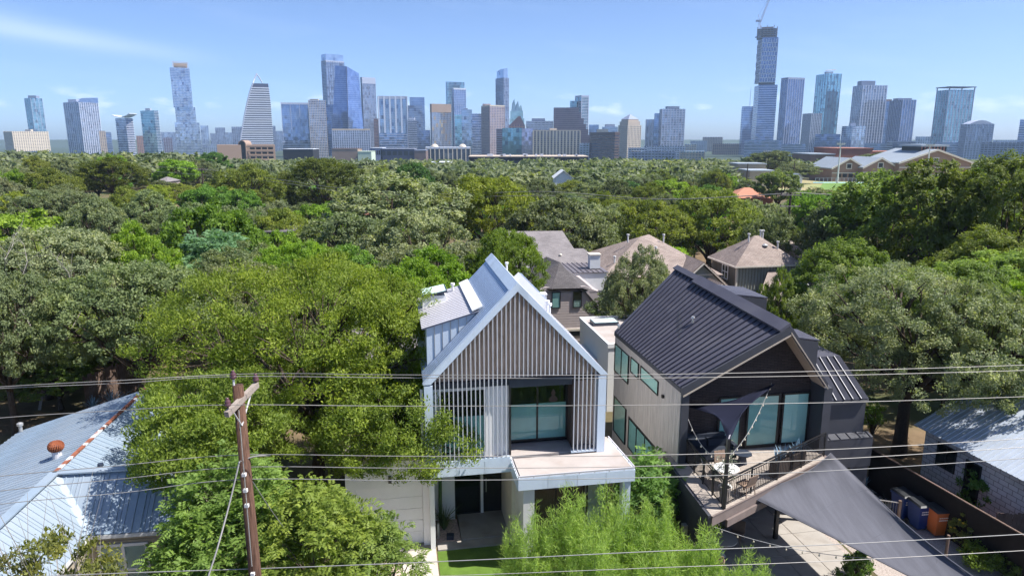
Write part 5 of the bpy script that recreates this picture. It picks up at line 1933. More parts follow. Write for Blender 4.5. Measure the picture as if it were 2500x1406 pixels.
for px, yt, Y, lab in ((2053, 352, 300, 'tall grey floodlight mast by the sports field'), (1873, 370, 330, 'tall grey floodlight mast left of the campus'), (2271, 355, 300, 'tall grey floodlight mast before the gabled hall')):
    t = atY(px, yt, Y)
    g = float(T(t[0], Y))
    h = thing('floodlight_mast', lab, 'floodlight', (t[0], Y, g))
    MB().tube([(0, 0, 0), (0, 0, t[2] - g)], [.4, .18], 8).build('shaft', 'grey_white', h)
    MB().box(-1.6, 1.6, -.1, .1, t[2] - g - .4, t[2] - g - .2).build('crossarm', 'steel', h)
    for x in (-1.4, -.5, .5, 1.4):
        MB().box(x - .3, x + .3, -.45, .0, t[2] - g - .2, t[2] - g + .45).build('floodlight', 'steel', h)


# ------------------------------------------------------------------ campus and field on the right
FIELD = [atZ(1935, 474, -3.6), atZ(2160, 470, -3.6), atZ(2230, 440, -3.6), atZ(1985, 444, -3.6)]


def ground_patch(name, pts, m, dz, label=None, n=8):
    """a sheet that follows the land between four corners"""
    A, B, C, D = (np.asarray(p, float) for p in pts)
    V = []
    for i in range(n + 1):
        for j in range(n + 1):
            s, t = i / n, j / n
            q = (A * (1 - s) + B * s) * (1 - t) + (D * (1 - s) + C * s) * t
            V.append((q[0], q[1], float(T(q[0], q[1])) + dz))
    i = np.arange((n + 1) ** 2).reshape(n + 1, n + 1)
    F_ = np.stack([i[:-1, :-1], i[1:, :-1], i[1:, 1:], i[:-1, 1:]], -1).reshape(-1, 4)
    struct(name, fast_mesh(name, np.array(V), F_, m), None, label)


ground_patch('lawn', [(95, 205, 0), (195, 205, 0), (250, 345, 0), (95, 345, 0)], 'dry_grass', .10, 'dry yellow campus lawn')
ground_patch('sports_field', [atZ(1990, 474, -4), atZ(2170, 474, -4), atZ(2190, 449, -4), atZ(2010, 449, -4)], 'grass_field', .35, 'bright green sports field before the campus')
ground_patch('running_track', [atZ(1985, 448.5, -4), atZ(2230, 448.5, -4), atZ(2230, 446.2, -4), atZ(1985, 446.2, -4)], 'track_blue', .35, 'pale blue running track edge')


def campus_hall(label, px0, px1, ye, yt, yb, Y, depth, wall, win=True):
    a, b = atY(px0, ye, Y), atY(px1, ye, Y)
    zt = atY((px0 + px1) / 2, yt, Y)[2]
    g = float(T(a[0], Y)) - 1
    w = b[0] - a[0]
    h = thing('campus_hall', label, 'hall', (a[0], Y, 0))
    MB().prism([(0, 0, g), (w, 0, g), (w, 0, a[2]), (w / 2, 0, zt), (0, 0, a[2])], (0, depth, 0)).build('wall', wall, h)
    for s in (0, 1):
        x0, x1 = (-.6, w / 2) if s == 0 else (w / 2, w + .6)
        z0, z1 = (a[2] - .3, zt + .1) if s == 0 else (zt + .1, a[2] - .3)
        MB().prism([(x0, -.5, z0), (x1, -.5, z1), (x1, -.5, z1 + .5), (x0, -.5, z0 + .5)], (0, depth + .8, 0)).build('roof_slope', 'campus_roof', h)
        MB().prism([(x0, -.9, z0 - .2), (x1, -.9, z1 - .2), (x1, -.9, z1 + .6), (x0, -.9, z0 + .6)], (0, .35, 0)).build('rake_board', 'cream_trim', h)
    if win:
        c = MB().box(w * .5 - 1.3, w * .5 + 1.3, -.25, -.02, a[2] - .2, a[2] + 2.4).build('window', 'cream_trim', h)
        MB().box(w * .5 - .9, w * .5 + .9, -.32, -.26, a[2] + .2, a[2] + 2.0).build('pane', 'sash_black', c)
        for k in range(4):
            x = w * (.16 + k * .18)
            MB().box(x, x + w * .12, -.2, -.02, g + 3, g + 5.2).build('window', 'sash_black', h)
        MB().box(0, w, -.25, -.03, a[2] - 2.2, a[2] - 1.8).build('belt_course', 'cream_trim', h)
    return h, w, a[2], zt


campus_hall('brick hall with gable and square window, first of the low pair', 2032, 2112, 412, 389, 445, 322, 24, 'campus_brick')
campus_hall('brick hall with gable and square window, nearest the big gabled hall', 2108, 2190, 410, 388, 445, 318, 24, 'campus_brick')
hh_, w_, ze_, zt_ = campus_hall('largest brick hall with grey roof and glazed lantern', 2196, 2372, 398, 368, 440, 314, 34, 'campus_brick')
MB().box(w_ * .42, w_ * .78, 8, 24, zt_ - 2.5, zt_ + 1.6).build('lantern', 'sash_black', hh_)
MB().box(w_ * .40, w_ * .80, 7, 26, zt_ + 1.6, zt_ + 2.5).build('lantern_roof', 'campus_roof', hh_)
for k in range(8):
    MB().box(w_ * .42 + k * w_ * .045, w_ * .42 + k * w_ * .045 + .5, 7.8, 7.98, zt_ - 1.4, zt_ + 1.6).build('mullion', 'campus_red', hh_)


def block(name, label, cat, px0, px1, yt, yb, Y, depth, m, roof=None, win=None, rz=0):
    a, b = atY(px0, yb, Y), atY(px1, yb, Y)
    zt = atY((px0 + px1) / 2, yt, Y)[2]
    g = min(float(T(a[0], Y)), a[2]) - 1
    w = b[0] - a[0]
    h = thing(name, label, cat, (a[0], Y, 0), rz)
    MB().box(0, w, 0, depth, g, zt).build('wall', m, h)
    MB().box(-.3, w + .3, -.3, depth + .3, zt, zt + .5).build('parapet', roof or m, h)
    if win:
        nx, nz, mm = win
        zb = max(a[2], g)
        for j in range(nz):
            z0 = zb + (zt - zb) * (j + .3) / nz
            z1 = zb + (zt - zb) * (j + .75) / nz
            for i in range(nx):
                x0, x1 = w * (i + .15) / nx, w * (i + .85) / nx
                MB().box(x0, x1, -.12, -.01, z0, z1).build('window', mm, h)
    return h


block('brick_auditorium', 'plain red-brown brick auditorium block behind the halls', 'hall', 2040, 2126, 364, 410, 390, 30, 'campus_red')
block('brick_block', 'low red brick block right of the auditorium', 'hall', 2128, 2205, 372, 400, 400, 20, 'campus_red')
block('gymnasium', 'long grey-roofed brick building left of the auditorium', 'hall', 1977, 2036, 378, 403, 380, 25, 'campus_brick', 'campus_roof')
block('school_wing', 'low tan school wing left of the floodlight mast', 'school', 1800, 1868, 402, 428, 300, 12, 'beige_paint', 'campus_roof')
block('school_annex', 'low tan flat annex in front of the tan school wing', 'school', 1830, 1890, 419, 432, 280, 14, 'beige_paint', 'campus_roof')
sh = simple_house('white_shed', 'tiny white gabled shed on the campus lawn', 1940, 1962, 425, 434, 255, 'white_siding', 'campus_roof', 5, True)
fnc = MB()
p0_, p1_ = atZ(1990, 446, -4), atZ(2160, 446, -4)
fh = thing('field_fence', 'low pale fence along the far side of the sports field', 'fence', p0_)
dv_ = p1_ - p0_
for k in range(18):
    q = dv_ * k / 17
    MB().box(q[0] - .06, q[0] + .06, q[1] - .06, q[1] + .06, .2, 2.0).build('post', 'steel', fh)
MB().bar((0, 0, 1.9), (dv_[0], dv_[1], 1.9), .08, .08).build('rail', 'steel', fh)
cr = thing('parked_car', 'dark car parked by the campus trees', 'car', atZ(1963, 421, -3.6), .4)
MB().hexa([(-2.2, -.9, .35), (2.2, -.9, .35), (2.2, .9, .35), (-2.2, .9, .35), (-2.15, -.88, .95), (2.15, -.88, .95), (2.15, .88, .95), (-2.15, .88, .95)]).build('body', 'car_dark', cr)
MB().hexa([(-1.6, -.82, .952), (1.3, -.82, .952), (1.3, .82, .952), (-1.6, .82, .952), (-1.1, -.68, 1.5), (.6, -.68, 1.5), (.6, .68, 1.5), (-1.1, .68, 1.5)]).build('cabin', 'sash_black', cr)
for x in (-1.4, 1.4):
    for y in (-.85, .85):
        MB().tube([(x, y - .1, .35), (x, y + .1, .35)], .34, 12).build('wheel', 'hose', cr)


# ------------------------------------------------------------------ the skyline
ZB = -27.0
cellmat('gl_blue', (0.14, 0.22, 0.42), (0.24, 0.34, 0.57))
cellmat('gl_deep', (0.085, 0.135, 0.29), (0.16, 0.23, 0.43))
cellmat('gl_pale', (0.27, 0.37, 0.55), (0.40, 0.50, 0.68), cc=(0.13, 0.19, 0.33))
cellmat('gl_teal', (0.10, 0.26, 0.37), (0.20, 0.40, 0.52), cc=(0.05, 0.12, 0.20))
cellmat('gl_aqua', (0.20, 0.43, 0.56), (0.30, 0.55, 0.68), cc=(0.10, 0.22, 0.32), ccp=.1)
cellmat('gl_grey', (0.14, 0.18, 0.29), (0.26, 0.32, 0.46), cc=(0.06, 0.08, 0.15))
cellmat('gl_dark', (0.055, 0.07, 0.12), (0.11, 0.13, 0.20), metal=.35, cc=(0.2, .22, .27), ccp=.08)
cellmat('gl_lav', (0.33, 0.33, 0.52), (0.44, 0.44, 0.64), cw=3)
cellmat('gl_gold_reflection', (0.30, 0.26, 0.22), (0.22, 0.30, 0.46), cw=4, ch=7, cc=(0.55, 0.36, 0.14), ccp=.22)  # reflected gold and blue painted into the pane colours
cellmat('gl_maroon', (0.10, 0.065, 0.10), (0.16, 0.11, 0.15), metal=.35)
cellmat('gl_frost', (0.30, 0.48, 0.52), (0.45, 0.62, 0.66))
for nm, c in (('c_white', (.56, .60, .70)), ('c_pale', (.36, .40, .52)), ('c_grey', (.24, .28, .40)), ('c_beige', (.46, .38, .31)), ('c_cream', (.60, .52, .42)), ('c_pink', (.40, .31, .31)), ('c_brown', (.17, .12, .11)), ('c_maroon', (.15, .09, .105)),
              ('c_dark', (.06, .065, .09)), ('c_navy', (.055, .065, .12)), ('c_brick', (.28, .165, .13)), ('c_tan', (.32, .23, .18)), ('c_black', (.02, .02, .024)), ('c_mint', (.50, .60, .48))):
    mat(nm, c, .7, 0, .35, .05, .05)


def wallmesh(name, poly, z0, z1, m, polytop=None):
    """vertical faces with metre uv and a roof"""
    k = len(poly)
    pt = polytop or poly
    V = [(p[0], p[1], z0) for p in poly] + [(p[0], p[1], z1 if not isinstance(z1, (list, tuple)) else z1[i]) for i, p in enumerate(pt)]
    me = bpy.data.meshes.new(name)
    F_ = [(i, (i + 1) % k, k + (i + 1) % k, k + i) for i in range(k)] + [tuple(range(k, 2 * k))]
    me.from_pydata(V, [], F_)
    me.materials.append(M[m])
    l = me.uv_layers.new(name='uv')
    acc = 0.0
    li = 0
    for i in range(k):
        j = (i + 1) % k
        L = math.hypot(poly[j][0] - poly[i][0], poly[j][1] - poly[i][1])
        for uv in ((acc, 0), (acc + L, 0), (acc + L, V[k + j][2] - z0), (acc, V[k + i][2] - z0)):
            l.data[li].uv = uv
            li += 1
        acc += L + 7.3
    me.update()
    return me


def offset(poly, d):
    k = len(poly)
    c = np.mean(np.array(poly), 0)
    out = []
    for i in range(k):
        p, a, b = np.array(poly[i]), np.array(poly[i - 1]), np.array(poly[(i + 1) % k])
        e1, e2 = (p - a) / np.linalg.norm(p - a), (b - p) / np.linalg.norm(b - p)
        n1, n2 = np.array([e1[1], -e1[0]]), np.array([e2[1], -e2[0]])
        q = p + (n1 + n2) / max(.3, 1 + np.dot(n1, n2)) * d
        out.append(tuple(q))
    return out


def ring(mb, poly, z0, z1):
    mb.prism([(p[0], p[1], z0) for p in poly], (0, 0, z1 - z0))


def footprint(x0, x1, Y, alpha, xs, depth, y):
    """plan corners (counter-clockwise, front first) relative to a base point"""
    A, B = atY(x0, y, Y)[:2], atY(x1, y, Y)[:2]
    mid = (A + B) / 2
    beta = math.atan2(mid[0], mid[1])
    ex = np.array([math.cos(beta), -math.sin(beta)])
    ey = np.array([math.sin(beta), math.cos(beta)])
    W = np.dot(B - A, ex)
    if not alpha:
        d = depth or W * .8
        pts = [-W / 2 * ex, W / 2 * ex, W / 2 * ex + d * ey, -W / 2 * ex + d * ey]
    else:
        wl_ = W * (xs - x0) / (x1 - x0)
        wr_ = W - wl_
        a = R(alpha)
        Lr, Ll = wr_ / math.cos(a), wl_ / math.sin(a)
        c = (-W / 2 + wl_) * ex
        r = ex * math.cos(a) + ey * math.sin(a)
        l_ = -ex * math.sin(a) + ey * math.cos(a)
        pts = [c, c + r * Lr, c + r * Lr + l_ * Ll, c + l_ * Ll]
    return mid, [tuple(p) for p in pts], W


def tower(name, label, x0, x1, yt, Y, glass, alpha=0, xs=None, depth=None, bands=None, piers=None, base=None, cat='tower', cap=None, mech=None, skip=None, zb=None, para=None):
    """one building: glazed body, floor bands, piers, roof parts; bands=(height step, thickness, out, material), piers=(spacing, width, out, material)"""
    mid, P, W = footprint(x0, x1, Y, alpha, xs, depth, yt)
    zt = float(atY((x0 + x1) / 2, yt, Y)[2])
    z0 = ZB if zb is None else float(atY((x0 + x1) / 2, zb, Y)[2])
    h = thing(name, label, cat, (mid[0], mid[1], 0))
    put('body', wallmesh('body', P, z0, zt, glass), h)
    zp = zt
    if bands:
        st, th, out, m = bands
        mb = MB()
        Q = offset(P, out)
        z = z0 + st * .5
        while z < zt - th:
            ring(mb, Q, z, z + th)
            z += st
        mb.build('floor_bands', m, h, kind='stuff')
    if piers:
        sp, wd, out, m = piers
        mb = MB()
        k = len(P)
        for i in range(k):
            a, b = np.array(P[i]), np.array(P[(i + 1) % k])
            L = np.linalg.norm(b - a)
            e = (b - a) / L
            nn = np.array([e[1], -e[0]])
            n = max(1, int(round(L / sp)))
            for j in range(n + 1):
                c = a + e * L * j / n
                q = [c - e * wd / 2 - nn * .2, c + e * wd / 2 - nn * .2, c + e * wd / 2 + nn * out, c - e * wd / 2 + nn * out]
                mb.prism([(p[0], p[1], z0) for p in q], (0, 0, zt - z0))
        mb.build('piers', m, h, kind='stuff')
    if para:
        mb = MB()
        ring(mb, offset(P, .6), zt - para[0], zt + .8)
        mb.build('parapet', para[1], h)
    if mech:
        fx0, fx1, hh, m = mech
        C = np.mean(np.array(P), 0)
        Q = [tuple(C + (np.array(p) - C) * .7 * np.array([1, 1])) for p in P]
        s = (fx1 - fx0) * W
        o = (fx0 + fx1 - 1) / 2 * W
        Q = [(C[0] + o - s / 2, C[1] - s * .25), (C[0] + o + s / 2, C[1] - s * .25), (C[0] + o + s / 2, C[1] + s * .4), (C[0] + o - s / 2, C[1] + s * .4)]
        mb = MB()
        ring(mb, Q, zt + .02, zt + hh)
        mb.build('roof_plant', m, h)
    if base:
        bx0, bx1, by, m = base
        mid2, P2, W2 = footprint(bx0, bx1, Y - 8, 0, None, 50, by)
        q = [(p[0] + mid2[0] - mid[0], p[1] + mid2[1] - mid[1]) for p in P2]
        zz = float(atY((bx0 + bx1) / 2, by, Y - 8)[2])
        put('podium', wallmesh('podium', q, ZB, zz, m), h)
        mb = MB()
        z = ZB + 2
        while z < zz - 1:
            ring(mb, offset(q, .5), z, z + 1.3)
            z += 5
        mb.build('podium_bands', 'c_pale', h, kind='stuff')
    return h, mid, P, zt, W


FB = (3.9, 0.7, .35, 'c_grey')
FW = (3.6, 0.9, .5, 'c_white')
FP = (3.6, 0.8, .45, 'c_pale')
# far left
tower('teal_glass_tower', 'slim blue-teal tower rising behind the cream block at far left', 59, 103, 240, 1900, 'gl_teal', 30, 74, None, FB, (9, .8, .3, 'c_pale'), mech=(.25, .8, 7, 'c_grey'))
tower('cream_apartment_block', 'long cream apartment block with rows of small windows at far left', 9, 118, 321, 1500, 'gl_dark', 25, 30, None, (3.1, 1.6, .5, 'c_cream'), (4.2, 2.0, .6, 'c_cream'), mech=(.5, .66, 4, 'c_cream'), zb=370)
hA = tower('broad_glass_tower', 'broad pale glass tower with one corner sweeping up', 154, 240, 250, 1750, 'gl_grey', 40, 192, None, (3.6, .7, .5, 'c_pale'), (6, 1.2, .5, 'c_white'), mech=(.12, .40, 8, 'c_pale'))
tower('beige_slab', 'narrow beige slab beside the broad pale tower', 242, 256, 320, 1600, 'gl_dark', 0, None, 18, (3.2, 1.3, .4, 'c_beige'), (4, 1.6, .45, 'c_beige'))
tower('small_glass_block', 'short grey-blue block between two left towers', 256, 271, 323, 1640, 'gl_blue', 0, None, 18, FB)
hB = tower('winged_roof_tower', 'banded tower under a curling white roof wing', 281, 324, 289, 1500, 'gl_grey', 38, 306, None, FW, None)
tower('brown_block', 'small brown brick block left of the round-balcony tower', 333, 350, 332, 1700, 'gl_dark', 0, None, 15, (3.2, 1.4, .4, 'c_brick'), (4, 1.6, .45, 'c_brick'))
tower('balcony_tower', 'teal tower with white stacked balconies on one side', 342, 386, 270, 1560, 'gl_teal', 35, 376, None, (3.4, .6, .9, 'c_white'), None, mech=(.3, .6, 5, 'c_pale'))
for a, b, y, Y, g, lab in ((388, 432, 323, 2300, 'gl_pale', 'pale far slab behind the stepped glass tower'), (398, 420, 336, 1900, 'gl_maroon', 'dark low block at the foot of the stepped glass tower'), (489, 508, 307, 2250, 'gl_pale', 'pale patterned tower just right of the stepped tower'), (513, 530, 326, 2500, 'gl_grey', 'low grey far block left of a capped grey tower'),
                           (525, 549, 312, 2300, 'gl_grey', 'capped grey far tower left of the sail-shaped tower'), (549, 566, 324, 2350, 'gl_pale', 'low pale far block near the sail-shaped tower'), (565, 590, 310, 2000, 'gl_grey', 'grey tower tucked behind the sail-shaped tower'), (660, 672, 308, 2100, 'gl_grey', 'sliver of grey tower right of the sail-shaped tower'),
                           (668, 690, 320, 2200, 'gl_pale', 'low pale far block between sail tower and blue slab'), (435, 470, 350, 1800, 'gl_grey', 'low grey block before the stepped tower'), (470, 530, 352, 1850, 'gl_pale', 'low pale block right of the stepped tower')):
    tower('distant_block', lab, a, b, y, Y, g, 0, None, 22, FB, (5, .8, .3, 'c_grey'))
# winged roof and swept corner
_, mid, P, zt, W = hB
h = _
mb = MB()
for k in range(6):
    t0_, t1_ = k / 6, (k + 1) / 6
    z = lambda t: zt + 1 + 7 * (t - .42) ** 2 * 3.2
    x = lambda t: -W * .56 + W * 1.12 * t
    mb.prism([(x(t0_), -W * .35, z(t0_)), (x(t1_), -W * .35, z(t1_)), (x(t1_), W * .6, z(t1_)), (x(t0_), W * .6, z(t0_))], (0, 0, 1.4))
mb.build('roof_wing', 'c_white', h)
h, mid, P, zt, W = hA
c, r, b_, l_ = (np.array(p) for p in P)
put('swept_corner', wallmesh('swept_corner', [tuple(c + (r - c) * .2), tuple(r + (r - c) * .02), tuple(b_), tuple(c + (b_ - r) * .98 + (r - c) * .2)], zt - 6, [zt + 1, zt + 13, zt + 13, zt + 1], 'gl_blue'), h)


def face(h):
    b = math.atan2(h.location.x, h.location.y)
    h.rotation_euler = (0, 0, -b)
    h.scale = (math.cos(b), 1, 1)


# stepped tower (offset boxes)
def stepped():
    Y = 1720
    x0, x1 = 416, 490
    mid = atY(453, 300, Y)
    h = thing('stepped_glass_tower', 'tall glass tower of stacked shifted boxes with a latticed crown', 'tower', (mid[0], Y, 0))
    face(h)
    segs = [(430, 490, 300, 372), (429, 478, 262, 300), (421, 468, 195, 262), (416, 463, 166, 195)]
    for i, (a, b, yt, yb) in enumerate(segs):
        A, B = atY(a, (yt + yb) / 2, Y)[0] - mid[0], atY(b, (yt + yb) / 2, Y)[0] - mid[0]
        z0, z1 = (ZB if i == 0 else float(atY(453, yb, Y)[2])), float(atY(453, yt, Y)[2])
        dy = (0, 2, -2, 1)[i]
        Pp = [(A, dy), (B, dy), (B, dy + 42), (A, dy + 42)]
        put('body', wallmesh('body', Pp, z0 + .05, z1, 'gl_pale'), h)
        mb = MB()
        z = z0 + 2
        while z < z1 - 1:
            ring(mb, offset(Pp, .5), z, z + .6)
            z += 3.7
        mb.build('floor_bands', 'c_pale', h, kind='stuff')
        mb = MB()
        n = int((B - A) / 2.6)
        for k in range(n):
            if k % 3 == 0:
                x = A + (B - A) * (k + .5) / n
                for q in range(int((z1 - z0) / 3.7)):
                    if (q + k) % 4 < 3:
                        mb.box(x - 1.1, x + 1.1, dy - 1.2, dy - .55, z0 + 2 + q * 3.7, z0 + 3.1 + q * 3.7)
        mb.build('balconies', 'c_grey', h, kind='stuff')
    A, B = atY(421, 158, Y)[0] - mid[0], atY(459, 158, Y)[0] - mid[0]
    z0, z1 = float(atY(453, 166, Y)[2]), float(atY(453, 151, Y)[2])
    mb = MB()
    for k in range(15):
        x = A + (B - A) * k / 14
        mb.box(x - .35, x + .35, 2, 2.8, z0, z1 + (3 if k in (0,) else 0))
        mb.box(x - .35, x + .35, 38, 38.8, z0, z1)
    mb.box(A, B, 1.8, 2.6, z1 - 1.5, z1 - .8)
    mb.build('crown_lattice', 'c_beige', h, kind='stuff')
    MB().box(A + 2, B - 2, 6, 34, z0, z1 - 3).build('roof_plant', 'c_tan', h)


stepped()


# sail-shaped tower
def sail_tower():
    Y = 1450
    mid = atY(626, 300, Y)
    h = thing('sail_shaped_tower', 'white-banded tower curving up to a point like a sail', 'tower', (mid[0], Y, 0))
    face(h)
    lp = [(585, 362), (588, 340), (592, 315), (597, 285), (603, 255), (609, 230), (614, 214), (618, 204)]
    rp = [(668, 362), (667, 345), (665, 315), (663, 285), (661, 255), (658, 230), (656, 214), (655, 204)]
    L = [(atY(x, y, Y)[0] - mid[0], atY(x, y, Y)[2]) for x, y in lp]
    Rr = [(atY(x, y, Y)[0] - mid[0], atY(x, y, Y)[2]) for x, y in rp]
    zs = np.array([q[1] for q in L])
    lx, rx = np.array([q[0] for q in L]), np.array([q[0] for q in Rr])
    z0, z1 = ZB, zs[-1]
    mb = MB()
    for i in range(len(L) - 1):
        a, b, c, d = (lx[i], zs[i]), (rx[i], zs[i]), (rx[i + 1], zs[i + 1]), (lx[i + 1], zs[i + 1])
        mb.prism([(a[0], 0, a[1]), (b[0], 0, b[1]), (c[0], 0, c[1]), (d[0], 0, d[1])], (0, 30, 0))
    mb.box(lx[0], rx[0], 0.01, 30, ZB, zs[0] - .01)
    mb.build('body', 'c_navy', h)
    bm = MB()
    z = zs[0]
    k = 0
    while z < z1 - 6:
        a, b = np.interp(z, zs, lx), np.interp(z, zs, rx)
        bm.box(a - .8, b + .8, -.9, 30.8, z, z + 2.1)
        z += 4.35
        k += 1
    bm.build('floor_bands', 'c_white', h, kind='stuff')
    sp = MB()
    cur = [(x - .3, -.5, zz) for x, zz in L]
    tip = atY(627, 178, Y)
    cur += [(atY(621, 193, Y)[0] - mid[0], 10, atY(621, 193, Y)[2]), (tip[0] - mid[0], 14, tip[2])]
    sp.tube(cur, 1.5, 5)
    q = atY(641, 202, Y)
    sp.tube([(tip[0] - mid[0] - 1, 14, tip[2]), (atY(634, 190, Y)[0] - mid[0], 14, atY(634, 190, Y)[2]), (q[0] - mid[0], 14, q[2])], 1.2, 5)
    sp.build('spire', 'c_pale', h)


sail_tower()

tower('blue_slab_tower', 'broad blue glass slab with open top frame left of the ribbed tower', 686, 752, 252, 1500, 'gl_blue', 0, None, 45, (4.0, .4, .25, 'c_navy'), (16, .8, .5, 'c_pale'), base=(690, 757, 343, 'gl_grey'), para=(3, 'c_pale'))
tower('ribbed_tower', 'beige-grey ribbed tower standing against the blue slab', 753, 794, 245, 1470, 'gl_grey', 0, None, 40, (3.4, 1.2, .4, 'c_pale'), (3.2, .7, .5, 'c_beige'), mech=(.1, .6, 3, 'c_beige'))
tower('blue_back_tower', 'deep blue block between the ribbed and tapered towers', 788, 815, 256, 1620, 'gl_deep', 0, None, 30, FB)
h, mid, P, zt, W = tower('frame_topped_tower', 'very tall glass tower with white frame top behind the tapered one', 784, 840, 150, 1800, 'gl_grey', 25, 795, None, (3.6, .6, .4, 'c_grey'), (6, .9, .5, 'c_navy'))
ft = MB()
ring(ft, offset(P, .4), zt - 2, zt + 2)
ft.build('roof_ring', 'c_pale', h)
put('crown', wallmesh('crown', [tuple(np.array(p) * .98) for p in P], zt + 2.05, zt + 17, 'gl_pale'), h)


def tapered():
    Y = 1600
    mid = atY(848, 300, Y)
    h = thing('tapered_glass_tower', 'blue tapered glass tower narrowing to a slanted top', 'tower', (mid[0], Y, 0))
    face(h)
    X = lambda x, y: atY(x, y, Y)[0] - mid[0]
    Z = lambda y: float(atY(848, y, Y)[2])
    a, m_, b = (X(808, 380), 0), (X(852, 380), -14), (X(893, 380), 6)
    ta, tm, tb = (X(818, 160), 10), (X(846, 164), 2), (X(876, 170), 14)
    bk = 44
    put('body', wallmesh('body', [a, m_, b, (b[0] - 4, bk), (a[0] + 4, bk)], ZB, [Z(160), Z(162), Z(178), Z(178), Z(160)], 'gl_blue', [ta, tm, tb, (tb[0], bk), (ta[0], bk)]), h)
    sp = MB()
    sp.tube([(m_[0], m_[1] - .4, ZB), (tm[0], tm[1] - .4, Z(164))], .8, 5)
    sp.build('centre_seam', 'c_navy', h)
    mb = MB()
    z = ZB + 6
    while z < Z(182):
        t = (z - ZB) / (Z(162) - ZB)
        L = lambda p, q: (p[0] + (q[0] - p[0]) * t, p[1] + (q[1] - p[1]) * t)
        ring(mb, offset([L(a, ta), L(m_, tm), L(b, tb), (L(b, tb)[0], bk), (L(a, ta)[0], bk)], .12), z, z + .35)
        z += 4.2
    mb.build('floor_bands', 'c_grey', h, kind='stuff')


tapered()
tower('twin_glass_tower', 'tall grey glass tower immediately right of the tapered tower', 880, 916, 190, 1780, 'gl_grey', 25, 884, None, (3.6, .6, .4, 'c_grey'), (4, .5, .5, 'c_pale'), para=(14, 'c_pale'))
tower('grey_bay_block', 'wide grey apartment block with pale blue bays below the tapered tower', 811, 903, 316, 1350, 'gl_grey', 0, None, 30, (3.2, 1.3, .4, 'c_grey'), (4.2, 1.2, .5, 'c_pale'), para=(2, 'c_beige'))
h, mid, P, zt, W = tower('white_framed_tower', 'white-framed apartment tower with columns of balconies over a podium', 923, 993, 236, 1480, 'gl_pale', 0, None, 45, (3.5, .7, .5, 'c_navy'), (11, 3.2, 1.0, 'c_white'), base=(926, 994, 325, 'gl_blue'), para=(5, 'c_pale'))
tower('cut_corner_tower', 'blue glass tower with slanted top behind grey blocks', 1000, 1036, 238, 1800, 'gl_blue', 0, None, 30, FB)
tower('mid_grey_tower', 'grey-blue glass block in front of the slant-topped tower', 994, 1031, 258, 1650, 'gl_grey', 0, None, 30, FB)
tower('striped_dark_tower', 'dark narrow tower with pale window stripes', 995, 1017, 293, 1420, 'gl_dark', 0, None, 22, (3.6, 1.1, .5, 'c_pale'), None, mech=(.2, .8, 4, 'c_white'))
tower('dark_blue_slab', 'dark blue slab between the striped tower and the golden tower', 1017, 1050, 318, 1600, 'gl_deep', 0, None, 30, FB)
tower('brown_brick_block', 'brown brick block behind the white-framed tower', 912, 926, 290, 1700, 'gl_maroon', 0, None, 20, (3.4, 1.2, .4, 'c_brick'))
tower('golden_glass_tower', 'glass tower reflecting gold and blue squares', 1050, 1101, 255, 1480, 'gl_gold_reflection', 22, 1054, None, (4, .6, .3, 'c_grey'), (3.2, .5, .4, 'c_pale'), para=(16, 'c_tan'))
tower('curved_top_tower', 'tall blue-grey tower with curved top behind the golden one', 1088, 1134, 200, 1850, 'gl_teal', 25, 1092, None, FB)
tower('stepped_blue_tower', 'narrower glass tower with white brow before the curved-top tower', 1104, 1137, 216, 1700, 'gl_blue', 20, 1108, None, FB, (5, .8, .4, 'c_pale'), para=(3, 'c_white'))
tower('wedge_blue_block', 'bright blue wedge-shaped block at the centre of the skyline', 1110, 1127, 281, 1500, 'gl_aqua', 0, None, 25, FB)
tower('glass_block', 'pale glass block left of the dark slab at centre', 1127, 1152, 268, 1560, 'gl_pale', 0, None, 25, FB, mech=(.2, .6, 3, 'c_grey'))
tower('dark_glass_block', 'darker glass block left of the pinkish apartment tower', 1150, 1176, 278, 1600, 'gl_deep', 0, None, 25, FW)
tower('pink_apartment_tower', 'pinkish beige apartment tower with a dense window grid', 1175, 1232, 258, 1400, 'gl_grey', 25, 1196, None, (3.1, 1.3, .4, 'c_pink'), (3.6, 1.4, .5, 'c_pink'), para=(2, 'c_cream'), mech=(.05, .4, 4, 'c_pink'))
h, mid, P, zt, W = tower('slender_grey_tower', 'slender tall grey tower with rounded paler top', 1210, 1242, 190, 1750, 'gl_grey', 30, 1230, None, (3.5, .8, .5, 'c_grey'), (5, .9, .5, 'c_grey'))
q = [tuple(np.array(p) * .84 + np.mean(np.array(P), 0) * .16) for p in P]
put('crown', wallmesh('crown', q, zt + .05, [zt + 20, zt + 23, zt + 23, zt + 17], 'gl_pale'), h)


